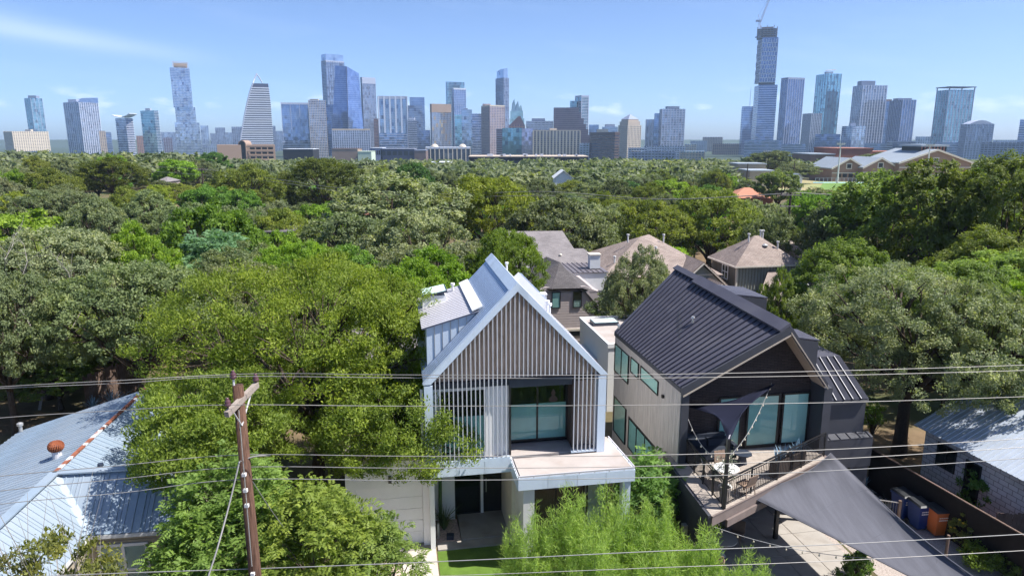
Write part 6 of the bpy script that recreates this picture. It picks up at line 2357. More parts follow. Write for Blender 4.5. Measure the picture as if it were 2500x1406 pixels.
def crystal():
    Y = 1780
    mid = atY(1262, 300, Y)
    h = thing('crystal_topped_tower', 'pale green glass tower with folded crystal crown', 'tower', (mid[0], Y, 0))
    face(h)
    X = lambda x: atY(x, 300, Y)[0] - mid[0]
    Z = lambda y: float(atY(1262, y, Y)[2])
    for (a, b, y0, y1) in ((1244, 1280, 400, 290), (1246, 1277, 290, 272)):
        put('body', wallmesh('body', [(X(a), 0), (X(b), 0), (X(b), 34), (X(a), 34)], max(ZB, Z(y0)) + .05, Z(y1), 'gl_frost'), h)
    for (a, b, y0, y1, yy) in ((1248, 1261, 272, 241, 2), (1257, 1270, 272, 246, 0), (1266, 1276, 272, 256, 4), (1250, 1272, 272, 252, 16)):
        cx = (X(a) + X(b)) / 2
        bs = [(X(a), yy), (X(b), yy), (X(b), yy + 14), (X(a), yy + 14)]
        put('crown', wallmesh('crown', bs, Z(y0) + .05, [Z(y0) + (Z(y1) - Z(y0)) * .62, Z(y1), Z(y1) - 3, Z(y0) + (Z(y1) - Z(y0)) * .62], 'gl_frost', [(cx - 4, yy + 5), (cx + 1, yy + 5), (cx + 1, yy + 10), (cx - 4, yy + 10)]), h)


crystal()
h, mid, P, zt, W = tower('gable_topped_block', 'brown brick block with steep dark gable roof', 1243, 1281, 305, 1450, 'gl_maroon', 0, None, 30, (4, 1.6, .4, 'c_brick'), (5, 1.2, .5, 'c_brick'))
MB().prism([(-W * .45, 0, zt), (W * .1, 0, zt + 17), (W * .22, 0, zt + 17), (W * .48, 0, zt)], (0, 25, 0)).build('gable_roof', 'c_maroon', h)
tower('mirror_block', 'low mirror-glass block reflecting clouds, teal side', 1226, 1274, 313, 1250, 'gl_teal', 0, None, 35, (4, .3, .15, 'c_navy'), (5, .3, .2, 'c_navy'))
tower('lavender_mirror_block', 'low mirror-glass block, lavender side', 1274, 1301, 314, 1245, 'gl_lav', 0, None, 35, (8, .2, .12, 'c_pale'))
tower('purple_block', 'purplish dark block left of the mirror glass block', 1212, 1228, 315, 1320, 'gl_maroon', 0, None, 30, FB)
tower('white_office_block', 'low white office block behind the cream apartments', 1285, 1350, 296, 1600, 'gl_grey', 0, None, 40, (4.5, 2.2, .5, 'c_white'), (9, .9, .5, 'c_pale'), mech=(.2, .7, 6, 'c_grey'))
h, mid, P, zt, W = tower('cream_slab', 'long cream apartment slab with dark balcony slots', 1302, 1416, 319, 1150, 'gl_dark', 0, None, 25, (3.0, .9, .5, 'c_beige'), (5.2, 2.4, .9, 'c_cream'), mech=(.35, .5, 3.5, 'c_cream'), para=(1.2, 'c_beige'), cat='apartments')


def maroon():
    Y = 1500
    mid = atY(1395, 330, Y)
    h = thing('maroon_stepped_tower', 'maroon granite tower stepping down on one side', 'tower', (mid[0], Y, 0))
    face(h)
    X = lambda x: atY(x, 330, Y)[0] - mid[0]
    Z = lambda y: float(atY(1395, y, Y)[2])
    xs = [1351, 1412, 1418, 1424, 1430, 1436, 1442]
    ys = [263, 276, 290, 303, 316, 330]
    for i, y in enumerate(ys):
        a = X(1351) if i == 0 else X(xs[i]) + .03
        Pp = [(a, i * .4), (X(xs[i + 1]), i * .4), (X(xs[i + 1]), 40), (a, 40)]
        put('body', wallmesh('body', Pp, ZB, Z(y), 'gl_maroon'), h)
        mb = MB()
        z = ZB + 3
        while z < Z(y):
            ring(mb, offset(Pp, .3), z, z + 1.5)
            z += 4
        mb.build('floor_bands', 'c_maroon', h, kind='stuff')


maroon()
h, mid, P, zt, W = tower('picture_frame_tower', 'dark glass tower with pale frame lines behind the maroon one', 1405, 1437, 234, 1750, 'gl_teal', 30, 1420, None, FW, (14, 1.5, .8, 'c_pale'), para=(3, 'c_pale'))
tower('short_teal_tower', 'short teal glass shoulder left of the framed tower', 1392, 1408, 247, 1760, 'gl_teal', 0, None, 20, FB)
tower('small_blue_block', 'small plain blue block in the gap of the skyline', 1438, 1462, 305, 2000, 'gl_blue', 0, None, 25, FB)
tower('pale_plant_block', 'pale far block with rooftop plant left of the pyramid roof', 1470, 1508, 310, 1700, 'gl_pale', 0, None, 25, FW, None, mech=(.2, .8, 6, 'c_pale'))
tower('tan_block', 'little tan block peeping over the striped brown building', 1457, 1485, 316, 1600, 'c_cream', 0, None, 25)
h, mid, P, zt, W = tower('brown_striped_office', 'brown office building with dark horizontal window stripes', 1437, 1512, 324, 1000, 'gl_dark', 20, 1502, None, (3.9, 2.3, .6, 'c_brown'), None, cat='office', para=(3, 'c_brown'))
h, mid, P, zt, W = tower('pyramid_roofed_tower', 'beige stone tower with a pyramid roof', 1510, 1565, 306, 1350, 'gl_dark', 35, 1533, None, (3.6, 1.5, .5, 'c_beige'), (3.4, 1.5, .55, 'c_cream'))
C = np.mean(np.array(P), 0)
for f, dz0, dz1 in ((.92, .1, 7), (.78, 7.05, 11)):
    put('setback', wallmesh('setback', [tuple(C + (np.array(p) - C) * f) for p in P], zt + dz0, zt + dz1, 'c_beige'), h)
Q = [C + (np.array(p) - C) * .8 for p in P]
mb = MB()
for i in range(4):
    mb.face([(*Q[i], zt + 11.05), (*Q[(i + 1) % 4], zt + 11.05), (C[0], C[1], zt + 21)])
mb.build('pyramid_roof', 'c_grey', h)
tower('narrow_pale_tower', 'narrow tower with white pier left of the big gridded block', 1578, 1601, 292, 1500, 'gl_grey', 0, None, 22, FB, (7, 2.5, .6, 'c_white'))
tower('grey_side_tower', 'blue-grey slab joined to the big gridded apartment block', 1598, 1622, 277, 1460, 'gl_blue', 0, None, 22, FB)
tower('gridded_apartment_block', 'big square grey apartment block with a dense pale grid', 1611, 1673, 266, 1400, 'gl_grey', 20, 1617, None, (3.3, .9, .5, 'c_pale'), (6, 1.0, .6, 'c_pale'), mech=(.25, .75, 5, 'c_grey'))
for a, b, y, Y, g, bb, lab in ((1535, 1580, 361, 1150, 'gl_grey', 'c_white', 'low white pavilion-roofed block left of a longer one'), (1572, 1672, 357, 1250, 'gl_grey', 'c_white', 'low white hotel with little hipped towers'), (1541, 1648, 370, 1000, 'gl_dark', 'c_pale', 'long pale parking deck behind the oaks'),
                               (1686, 1726, 344, 2000, 'gl_pale', 'c_pale', 'pale far block right of the gridded apartments'), (1716, 1764, 335, 2100, 'gl_maroon', 'c_beige', 'beige far hospital-like block'), (1740, 1826, 351, 1700, 'gl_maroon', 'c_tan', 'long tan-brown ribbed block left of the tallest tower'), (1672, 1700, 352, 1500, 'gl_pale', 'c_cream', 'low cream block beside the pavilion hotel'),
                               (1416, 1438, 350, 1100, 'gl_pale', 'c_white', 'small white block with coloured windows beside the cream slab'), (1660, 1720, 370, 1100, 'gl_pale', 'c_beige', 'low flat beige shed at the tree line right of the hotel')):
    tower('low_block', lab, a, b, y, Y, g, 0, None, 30, (3.6, 1.6, .5, bb), (4.5, 1.3, .5, bb), cat='building')
# tallest tower, under construction
h, mid, P, zt, W = tower('antenna_tower', 'slim blue tower with a thin antenna left of the tallest tower', 1811, 1842, 260, 1650, 'gl_blue', 20, 1816, None, FB)
MB().tube([(W * .25, 10, zt), (W * .25, 10, zt + 45)], [.6, .25], 5).build('antenna', 'c_pale', h)


def tallest():
    Y = 1500
    mid = atY(1868, 200, Y)
    h = thing('tallest_unfinished_tower', 'tallest tower, honeycomb facade, its bare concrete top unfinished', 'tower', (mid[0], Y, 0))
    face(h)
    X = lambda x, y: atY(x, y, Y)[0] - mid[0]
    Z = lambda y: float(atY(1868, y, Y)[2])
    segs = [(1837, 1893, 208, 345), (1846, 1896, 92, 202)]
    dps = 40
    for i, (a, b, yt, yb) in enumerate(segs):
        ya = (yt + yb) / 2
        A, B = X(a, ya), X(b, ya)
        Pp = [(A + 10, 0), (B, 3), (B, dps), (A, dps)]
        z0, z1 = (ZB if i == 0 else Z(yb)), Z(yt)
        put('body', wallmesh('body', Pp, z0 + .05, z1, 'gl_deep'), h)
        mb = MB()
        if i == 0:
            z = z0 + 2
            while z < z1 - 1:
                ring(mb, offset(Pp, .5), z, z + 1.3)
                z += 4.6
            fm = 'floor_bands'
        else:
            # honeycomb: bands with uprights shifted by half a cell on alternate floors
            z, k = z0, 0
            while z < z1 - 5:
                ring(mb, offset(Pp, .5), z, z + 1.5)
                n = 6
                for e0, e1 in ((Pp[0], Pp[1]), (Pp[3], Pp[0])):
                    e0_, e1_ = np.array(e0), np.array(e1)
                    dd = (e1_ - e0_) / np.linalg.norm(e1_ - e0_)
                    nn_ = np.array([dd[1], -dd[0]])
                    for j in range(n + 1):
                        c = e0_ + (e1_ - e0_) * min(1, (j + (.5 if k % 2 else 0)) / n)
                        q = [c - dd * .8 - nn_ * .2, c + dd * .8 - nn_ * .2, c + dd * .8 + nn_ * .6, c - dd * .8 + nn_ * .6]
                        mb.prism([(p[0], p[1], z) for p in q], (0, 0, 8.6))
                z += 8.6
                k += 1
            fm = 'facade_grid'
        mb.build(fm, 'c_white', h, kind='stuff')
    A, B = X(1847, 203), X(1893, 203)
    MB().box(A + 4, B - 1, 3, dps - 2, Z(208) + .06, Z(202) - .02).build('setback', 'c_dark', h)
    # unfinished top
    A, B = X(1849, 80), X(1897, 80)
    z0, z1 = Z(92), Z(66)
    for k in range(5):
        z = z0 + .1 + (z1 - z0) * k / 5
        MB().box(A - 1, B + 1, -1, dps, z, z + .8).build('bare_slab', 'c_grey', h)
    for k in range(7):
        x = A + (B - A) * k / 6
        MB().box(x - .6, x + .6, 0, 1.2, z0, z1 + (3 if k % 2 else 0)).build('bare_column', 'c_tan', h)
    MB().box(A + 8, B - 8, 8, 30, z0, z1 + 1).build('core', 'c_brown', h)
    MB().box(A - 4, A + 8, -2.5, 6, Z(91), Z(89)).build('scaffold_deck', 'c_grey', h)
    put('podium', wallmesh('podium', [(X(1818, 350), -14), (X(1907, 350), -14), (X(1907, 350), 40), (X(1818, 350), 40)], ZB, Z(342), 'gl_blue'), h)
    mb = MB()
    z = ZB + 2
    while z < Z(344):
        ring(mb, [(X(1817.5, 350), -14.6), (X(1907.5, 350), -14.6), (X(1907.5, 350), 40.5), (X(1817.5, 350), 40.5)], z, z + 1.5)
        z += 6
    mb.build('podium_bands', 'c_pale', h, kind='stuff')
    # crane
    bx = atY(1859, 66, Y)
    tip = atY(1881, -6, Y)
    c = thing('tower_crane', 'luffing crane on top of the tallest tower with raised jib', 'crane', (bx[0], Y + 12, Z(66)))

    def lattice(name, a, b, w):
        a, b = Vector(a), Vector(b)
        d = (b - a)
        s1 = d.cross(Vector((0, 1, 0))).normalized() * w / 2
        s2 = Vector((0, w / 2, 0))
        mb = MB()
        for s, t in ((1, 1), (1, -1), (-1, 1), (-1, -1)):
            mb.tube([a + s1 * s + s2 * t, b + s1 * s + s2 * t], .28, 4)
        n = max(3, int(d.length / (w * 1.3)))
        for k in range(n):
            p, q = a + d * k / n, a + d * (k + 1) / n
            sg = 1 if k % 2 else -1
            mb.tube([p + s1 * sg - s2, q - s1 * sg - s2], .18, 4)
        mb.build(name, 'c_pale', c)
    lattice('mast', (0, 0, -8), (0, 0, 14), 3)
    jt = (tip[0] - bx[0] + 6, 0, tip[2] - Z(66) + 10)
    lattice('jib', (1.5, 0, 12), jt, 2.4)
    MB().tube([(-5, 0, 22), jt], .15, 4).build('stay', 'c_grey', c)
    MB().tube([(0, 0, 13), (-4, 0, 25)], .5, 4).build('back_frame', 'c_pale', c)
    MB().box(-8, -2, -1.5, 1.5, 11, 15).build('counterweight', 'c_grey', c)
    MB().box(-1.5, 2.5, -2.2, 1.2, 11, 14).build('cab', 'c_pale', c)


tallest()
tower('slate_tower', 'slate-blue tower with vertical ribs right of the tallest tower', 1908, 1965, 190, 1550, 'gl_deep', 40, 1925, None, (3.6, .5, .3, 'c_navy'), (6, .9, .5, 'c_pale'), base=(1905, 1968, 352, 'gl_blue'), para=(3, 'c_grey'))
tower('grey_ribbed_block', 'grey ribbed mid-rise between the slate and the cyan tower', 1960, 2006, 277, 1600, 'gl_dark', 30, 1982, None, (3.4, .9, .5, 'c_grey'), (4, .9, .6, 'c_white'))
h, mid, P, zt, W = tower('cyan_tower', 'cyan glass tower with scaffolded edge and roof crane', 1993, 2055, 180, 1650, 'gl_aqua', 35, 2022, None, (3.5, .5, .5, 'c_dark'), (9, .8, .4, 'c_navy'), mech=(.35, .65, 6, 'c_pale'))
MB().tube([(-W * .1, 8, zt + 7), (W * .35, 8, zt + 9)], .7, 4).build('roof_crane', 'c_beige', h)
tower('dark_low_slab', 'dark blue low slab at the foot of the cyan tower', 1990, 2052, 328, 1300, 'gl_deep', 0, None, 30, FB)
tower('faceted_low_block', 'pale faceted mid-rise right of the dark low slab', 2056, 2114, 308, 1350, 'gl_pale', 35, 2082, None, FP, (7, .7, .4, 'c_grey'), mech=(.3, .55, 6, 'c_pale'))
tower('lavender_grey_tower', 'broad lavender-grey apartment tower with stacked balconies', 2083, 2167, 208, 1550, 'gl_grey', 35, 2108, None, (3.3, .8, .6, 'c_pale'), (6, 1.2, .7, 'c_white'), mech=(.15, .6, 10, 'c_grey'), base=(2086, 2170, 350, 'gl_blue'))
tower('thin_back_tower', 'thin blue tower squeezed behind the dark streaked one', 2160, 2178, 248, 1700, 'gl_blue', 0, None, 20, FP, None, mech=(.1, .9, 5, 'c_brick'))
tower('streaked_dark_tower', 'dark tower with broken vertical white streaks', 2172, 2237, 244, 1500, 'gl_deep', 35, 2205, None, (3.4, .6, .3, 'c_navy'), (5.5, 1.0, .6, 'c_pale'), mech=(.2, .8, 4, 'c_grey'), base=(2166, 2236, 345, 'gl_dark'))
h, mid, P, zt, W = tower('flat_brimmed_tower', 'blue apartment tower with flat overhanging roof brim at right', 2287, 2380, 219, 1500, 'gl_teal', 38, 2318, None, (3.4, .5, .7, 'c_pale'), (7, 1.8, .5, 'c_pale'), base=(2285, 2372, 348, 'gl_blue'))
mb = MB()
ring(mb, offset(P, 2.2), zt + 5, zt + 6.5)
for p in P:
    mb.box(p[0] - .8, p[0] + .8, p[1] - .8, p[1] + .8, zt, zt + 5)
mb.build('roof_brim', 'c_navy', h)
h, mid, P, zt, W = tower('barrel_roofed_block', 'grey mid-rise with a curved barrel roof at far right', 2346, 2427, 303, 1350, 'gl_grey', 25, 2362, None, (3.3, 1.2, .5, 'c_grey'), (5, 1.3, .6, 'c_pale'))
mb = MB()
n = 8
c = np.mean(np.array(P), 0)
pr = [(-W * .42 + c[0] + W * .84 * k / n, zt + 7 * math.sin(math.pi * k / n)) for k in range(n + 1)]
mb.prism([(x, c[1] - 12, z) for x, z in pr] + [(pr[-1][0], c[1] - 12, zt - .3), (pr[0][0], c[1] - 12, zt - .3)], (0, 24, 0))
mb.build('barrel_roof', 'c_pale', h)
tower('edge_tower', 'sliver of a dark tower at the right edge of the picture', 2491, 2530, 292, 1500, 'gl_deep', 0, None, 25, FW)
for a, b, y, Y, g, bb, lab in ((2236, 2288, 334, 1700, 'gl_pale', 'c_white', 'low white block left of the flat-brimmed tower'), (2395, 2500, 348, 1150, 'gl_dark', 'c_grey', 'long dark low block along the tree line at far right'), (2180, 2260, 352, 1200, 'gl_deep', 'c_navy', 'dark low block below the streaked tower'), (2425, 2500, 343, 1900, 'gl_blue', 'c_grey', 'low blue far block at right')):
    tower('low_block', lab, a, b, y, Y, g, 0, None, 30, (3.6, 1.4, .5, bb), (5, 1.2, .5, bb), cat='building')

# nearer buildings along the river edge
h, mid, P, zt, W = tower('arched_brick_office', 'pink-brown brick office with a tall central arch', 530, 672, 354, 620, 'c_tan', 0, None, 25, None, None, zb=396, cat='office')
zb_ = float(atY(600, 392, 620)[2])
mb = MB()
for j in range(3):
    z0 = zt - 2.2 - j * 3.9
    for i in range(9):
        x0 = -W / 2 + W * (i + .10) / 9
        if abs(x0 + W * .05 + W * .07) < W * .085:
            continue
        MB().box(x0, x0 + W * .80 / 9, -.35, -.05, z0 - 1.7, z0).build('window', 'sash_black', h)
    MB().box(-W / 2, W / 2, -.6, -.36, z0 + .1, z0 + .9).build('belt_course', 'c_tan', h)
ax = atY(592, 354, 620)[0] - mid[0]
mb = MB()
n = 12
r_ = W * .07
zc_ = zt + .5
prof = [(ax + r_ * math.cos(math.pi * k / n), zc_ + r_ * 1.0 * math.sin(math.pi * k / n)) for k in range(n + 1)]
mb.prism([(x, -1.2, z) for x, z in prof] + [(ax - r_, -1.2, zt - 18), (ax + r_, -1.2, zt - 18)], (0, 14, 0))
mb.build('arch', 'c_tan', h)
prof = [(ax + r_ * .8 * math.cos(math.pi * k / n), zc_ + r_ * .8 * math.sin(math.pi * k / n)) for k in range(n + 1)]
mb = MB()
mb.prism([(x, -1.5, z) for x, z in prof] + [(ax - r_ * .8, -1.5, zt - 18), (ax + r_ * .8, -1.5, zt - 18)], (0, .25, 0))
mb.build('arch_glass', 'sash_black', h)
for a, b, y, yb, Y, m, rm, lab in ((692, 765, 365, 388, 800, 'c_black', 'c_white', 'black windowless box with white roof edge near the river'), (811, 874, 364, 386, 850, 'c_tan', 'c_brown', 'plain brown box building near the river'), (874, 907, 371, 386, 840, 'c_mint', 'c_mint', 'pale mint wall beside the brown box'),
                                  (905, 934, 362, 385, 900, 'c_grey', 'c_white', 'low ribbed grey hall at the river'), (930, 1012, 364, 386, 900, 'c_navy', 'c_pale', 'low dark hall below the white-framed tower'), (1012, 1040, 368, 386, 880, 'c_brown', 'c_grey', 'small brown hall with a bright poster wall')):
    block('low_hall', lab, 'building', a, b, y, yb, Y, 25, m, rm, (6, 1, 'sash_black') if m in ('c_navy', 'c_grey') else None)
h, mid, P, zt, W = tower('colonnaded_hall', 'long low hall with pale roof, columns and small domes', 1040, 1148, 361, 950, 'gl_dark', 0, None, 25, None, (6, 1.3, .6, 'c_cream'), cat='hall', para=(1.5, 'c_white'))
for fx in (-.32, .32):
    MB().lathe([(5, 0), (4.6, 1.6), (3, 3.2), (1, 4)], 12, (fx * W, 8, zt + .8)).build('dome', 'c_cream', h)
# modern flat-roofed buildings in the trees
h = block('flat_roofed_complex', 'long dark flat-roofed building with pale roof edge in the treetops', 'building', 1145, 1436, 384, 397, 420, 30, 'c_dark', 'c_beige', (16, 1, 'sash_black'))
for k in range(16):
    rr_ = random.Random(k)
    x = rr_.uniform(4, 66)
    zr_ = float(atY(1290, 384, 420)[2]) + .52
    MB().box(x, x + rr_.uniform(.8, 2), 5, 8, zr_, zr_ + rr_.uniform(.6, 1.3)).build('roof_plant', 'c_white', h)
block('flat_roofed_pavilion', 'small flat white roof half hidden in the trees', 'building', 1053, 1100, 399, 407, 330, 14, 'c_dark', 'c_white')


# ------------------------------------------------------------------ trees
def nrm_(a):
    return a / np.maximum(np.linalg.norm(a, axis=-1, keepdims=True), 1e-9)


def leaves_mesh(name, P, Nn, T_, L, Wd, lv, m):
    """one rhombic leaf (or spray) per row"""
    S = nrm_(np.cross(Nn, T_))
    L = L[:, None]
    Wd = Wd[:, None]
    V = np.stack([P - T_ * L * .5, P + S * Wd * .5 - Nn * Wd * .12, P + T_ * L * .5, P - S * Wd * .5 - Nn * Wd * .12], 1).reshape(-1, 3)
    F_ = np.arange(len(V)).reshape(-1, 4)
    return fast_mesh(name, V, F_, m, lv)


def crown(seed, rx, ry, rz, zc, nlobe, nclus, nleaf, ll, lw, rc, style='round', m='leaf', low=-.35, jag=1.0, holes=0.0):
    g = np.random.default_rng(seed)
    R0 = np.array([rx, ry, rz])
    k = np.arange(nlobe) + .5
    zz = 1 - (1 - low) * k / nlobe
    ph = k * 2.39996 + g.uniform(0, 6)
    D = np.stack([np.cos(ph) * np.sqrt(np.maximum(0, 1 - zz ** 2)), np.sin(ph) * np.sqrt(np.maximum(0, 1 - zz ** 2)), zz], 1)
    LC = D * R0 * g.uniform(.48, .74, (nlobe, 1))
    LR = g.uniform(.30, .50, nlobe) * (rx * ry * rz) ** (1 / 3) * jag
    LC = np.vstack([LC, [[0, 0, 0]]])
    LR = np.append(LR, .55 * min(rx, ry, rz))
    C, LI = [], []
    while len(C) < nclus:
        i = g.choice(len(LR), p=LR ** 2 / np.sum(LR ** 2))
        d = nrm_(g.normal(size=3) + np.array([0, 0, .35]))
        p = LC[i] + d * LR[i] * np.array([1, 1, min(1, rz / rx + .1)]) * g.uniform(.82, 1.10)
        if np.any(np.linalg.norm((p - LC), axis=1) < LR * .72):
            continue
        if holes and g.uniform() < holes:
            continue
        C.append(p)
        LI.append(i)
    C, LI = np.array(C), np.array(LI)
    ci = g.integers(0, nclus, nleaf)
    off = nrm_(g.normal(size=(nleaf, 3))) * (g.uniform(0, 1, nleaf) ** .45)[:, None] * rc * g.uniform(.7, 1.3, nclus)[ci][:, None]
    off[:, 2] *= .7
    P = C[ci] + off
    out = nrm_(P - LC[LI[ci]])
    if style == 'up':
        N_ = nrm_(out * .6 + g.normal(size=(nleaf, 3)) * .6)
        T_ = nrm_(out * .7 + np.array([0, 0, .8]) + g.normal(size=(nleaf, 3)) * .45)
    elif style == 'droop':
        N_ = nrm_(out * .5 + np.array([0, 0, .6]) + g.normal(size=(nleaf, 3)) * .45)
        T_ = nrm_(out * .8 + np.array([0, 0, -.7]) + g.normal(size=(nleaf, 3)) * .5)
    else:
        N_ = nrm_(out * .55 + np.array([0, 0, .45]) + g.normal(size=(nleaf, 3)) * .65)
        T_ = nrm_(g.normal(size=(nleaf, 3)))
    T_ = nrm_(T_ - N_ * np.sum(N_ * T_, 1, keepdims=True))
    lv = np.clip(.5 + g.normal(0, .17, nclus)[ci] + g.normal(0, .12, nleaf), 0, 1)
    L = ll * g.uniform(.45, 1.55, nleaf)
    Wd = lw * g.uniform(.5, 1.4, nleaf)
    P[:, 2] += zc
    me = leaves_mesh('crown', P, N_, T_, L, Wd, lv, m)
    LC[:, 2] += zc
    C[:, 2] += zc
    return me, LC, LR, C, LI


def frond_crown(seed, C, out, n_per, flen, npair, ll, lw, m='leaf_bright', droop=.5, spread=.35, up=.25):
    """pinnate sprays: a rachis with paired leaflets, set round cluster points C facing out"""
    g = np.random.default_rng(seed)
    nc = len(C)
    ci = np.repeat(np.arange(nc), n_per)
    n = len(ci)
    B = C[ci] + g.normal(size=(n, 3)) * spread * .4
    A = nrm_(out[ci] * .8 + g.normal(size=(n, 3)) * .65 + np.array([0, 0, up]))
    Sd = nrm_(np.cross(A, np.array([0, 0, 1.0]) + g.normal(size=(n, 3)) * .25))
    fl = flen * g.uniform(.65, 1.2, n)
    t = (np.arange(npair) + 1) / npair
    pos = B[:, None, :] + A[:, None, :] * (fl[:, None] * t)[:, :, None]
    pos[:, :, 2] -= droop * fl[:, None] * t ** 2
    dirA = A[:, None, :] + np.array([0, 0, -1.0]) * (2 * droop * t)[None, :, None]
    dirA = nrm_(dirA)
    Ps, Ts, Ns, lvs = [], [], [], []
    lvf = np.clip(.5 + g.normal(0, .12, nc)[ci] + g.normal(0, .10, n), 0, 1)
    for s in (-1, 1):
        td = nrm_(Sd[:, None, :] * s + dirA * .55 + np.array([0, 0, -.22]))
        Ps.append(pos + td * ll * .5)
        Ts.append(td)
        nn = nrm_(np.cross(dirA, td) * s * -1 + g.normal(size=td.shape) * .18)
        Ns.append(nn)
        lvs.append(np.clip(np.broadcast_to(lvf[:, None], pos.shape[:2]) + g.normal(0, .07, pos.shape[:2]), 0, 1))
    P = np.concatenate([q.reshape(-1, 3) for q in Ps])
    T_ = np.concatenate([q.reshape(-1, 3) for q in Ts])
    N_ = np.concatenate([q.reshape(-1, 3) for q in Ns])
    N_ = nrm_(N_ - T_ * np.sum(N_ * T_, 1, keepdims=True))
    lv = np.concatenate([q.reshape(-1) for q in lvs])
    k = len(P)
    return leaves_mesh('crown', P, N_, T_, np.full(k, ll) * g.uniform(.75, 1.15, k), np.full(k, lw), lv, m)


def trunk_mesh(seed, LC, C, LI, r0, fork, lean=0.0, nsub=3, m='bark', nside=7):
    g = np.random.default_rng(seed + 77)
    mb = MB()
    top = np.array([lean * fork, 0, fork])
    mb.tube([(0, 0, -.4), (0.02, 0, fork * .35), top * [.7, 1, .75], top], [r0 * 1.35, r0, r0 * .88, r0 * .8], nside)
    for i in range(len(LC) - 1):
        e = LC[i]
        if e[2] < fork * .8:
            continue
        midp = top * .55 + e * .45 + np.array([g.normal() * .3, g.normal() * .3, .25])
        mb.tube([top - (0, 0, .25), top * .75 + midp * .25, midp, e], [r0 * .55, r0 * .42, r0 * .3, r0 * .12], 5)
        idx = np.where(LI == i)[0]
        for j in idx[:nsub]:
            mb.tube([midp * .4 + e * .6, e * .45 + C[j] * .55 + g.normal(size=3) * .08, C[j]], [r0 * .16, r0 * .10, r0 * .03], 4)
    return mb.mesh('trunk', m, True)


class Proto:
    def __init__(s, me, tr, h, r):
        s.crown, s.trunk, s.h, s.r = me, tr, h, r


def make_proto(seed, rx, rz, zc, nlobe, nclus, nleaf, ll, lw, rc, r0=.26, fork=2.6, **kw):
    me, LC, LR, C, LI = crown(seed, rx, rx, rz, zc, nlobe, nclus, nleaf, ll, lw, rc, **kw)
    tr = trunk_mesh(seed, LC, C, LI, r0, fork)
    h = float(np.percentile(C[:, 2], 99)) + rc * .5
    r = float(np.percentile(np.abs(C[:, 0]), 97)) + rc * .5
    return Proto(me, tr, h, r)


PR = {}
# mid-distance kinds (about 5 m radius, 9 m tall)
PR['oak'] = [make_proto(k, 5.0, 3.2, 5.6, 19, 330, 23000, .25, .15, .50, jag=.95) for k in (11, 12, 13)]
PR['elm'] = [make_proto(k, 4.2, 3.9, 6.0, 18, 260, 20000, .34, .11, .55, style='up', m='leaf_bright') for k in (21, 22)]
PR['bright'] = [make_proto(k, 4.0, 3.8, 6.0, 16, 210, 17000, .32, .17, .55, style='up', m='leaf_bright') for k in (31, 32)]
PR['pecan'] = [make_proto(k, 5.0, 4.6, 7.4, 20, 280, 24000, .36, .15, .60, style='droop', m='leaf_bright', low=-.55) for k in (41, 42)]
PR['oak_open'] = [make_proto(k, 5.0, 3.4, 5.8, 13, 190, 13000, .25, .15, .48, r0=.34, jag=.72, low=-.2) for k in (17, 18)]
PR['dense'] = [make_proto(51, 4.4, 3.6, 5.8, 18, 240, 16000, .28, .18, .52, jag=.95)]
# near kinds: finer leaves
PR['oak_near'] = [make_proto(k, 5.0, 3.3, 5.6, 22, 520, 48000, .155, .095, .40, jag=.9) for k in (14, 15)]
PR['elm_near'] = [make_proto(24, 4.2, 3.9, 6.0, 20, 420, 40000, .22, .075, .42, style='up', m='leaf_bright')]
PR['bright_near'] = [make_proto(34, 4.0, 3.8, 6.0, 18, 330, 32000, .21, .12, .44, style='up', m='leaf_bright')]
PR['pecan_near'] = [make_proto(44, 5.0, 4.6, 7.4, 22, 430, 46000, .24, .10, .50, style='droop', m='leaf_bright', low=-.55)]
PR['oak_wide'] = [make_proto(16, 9.0, 5.6, 8.6, 34, 1200, 115000, .15, .09, .50, .45, 4.2, jag=.72, low=-.5)]
# far kinds: fewer, larger sprays
PR['far'] = [make_proto(k, 5.0, 3.3, 5.4, 11, 90, 2600, .75, .42, .85, jag=1.05) for k in (61, 62)]
PR['farup'] = [make_proto(k, 4.2, 3.8, 5.8, 11, 80, 2300, .85, .36, .85, style='up', m='leaf_bright') for k in (71,)]

OAK, OAKD, OAKG = (.185, .226, .106), (.145, .175, .080), (.228, .262, .142)
LIME, YEL, OLV, GRN, DEEP, BLUE, PEC = (.200, .320, .036), (.215, .250, .032), (.175, .212, .040), (.140, .262, .048), (.075, .155, .036), (.135, .250, .125), (.170, .246, .052)


def jitter(c, g, a=.14):
    k = 1 + g.uniform(-a, a)
    return tuple(max(.01, x * k * (1 + g.uniform(-a, a) * .3)) for x in c) + (1.0,)


TREES = []
trng = random.Random(5)


def plant(proto, x, y, h, r, color, label, group=None, rz=None, zoff=0.0, name='tree', cat='tree', sy=None):
    g = float(T(x, y)) + zoff
    t = thing(name, label, cat, (x, y, g), trng.uniform(0, 6.28) if rz is None else rz, group)
    s = (r / proto.r, (sy or r) / proto.r, h / proto.h)
    c = put('crown', proto.crown, t, None, None, s)
    c.color = color
    put('trunk', proto.trunk, t, None, None, s)
    TREES.append((x, y, r))
    return t


def htree(kind, px, yt, wpx, Y, color, label, name='tree', hmul=1.0, idx=None, group=None):
    """a tree whose crown top shows at (px, yt) and is wpx wide, standing at distance Y"""
    p = atY(px, yt, Y)
    zc = Y * math.cos(PITCH) + (CAMZ - p[2]) * math.sin(PITCH)
    r = wpx / FPX * zc / 2
    g = float(T(p[0], Y))
    if Y < 58 and kind + '_near' in PR:
        kind, idx = kind + '_near', None
    pr = PR[kind][idx if idx is not None else trng.randrange(len(PR[kind]))]
    return plant(pr, p[0], Y, max(3.0, (p[2] - g)) * hmul, r, jitter(color, trng, .08), label, group, name=name)


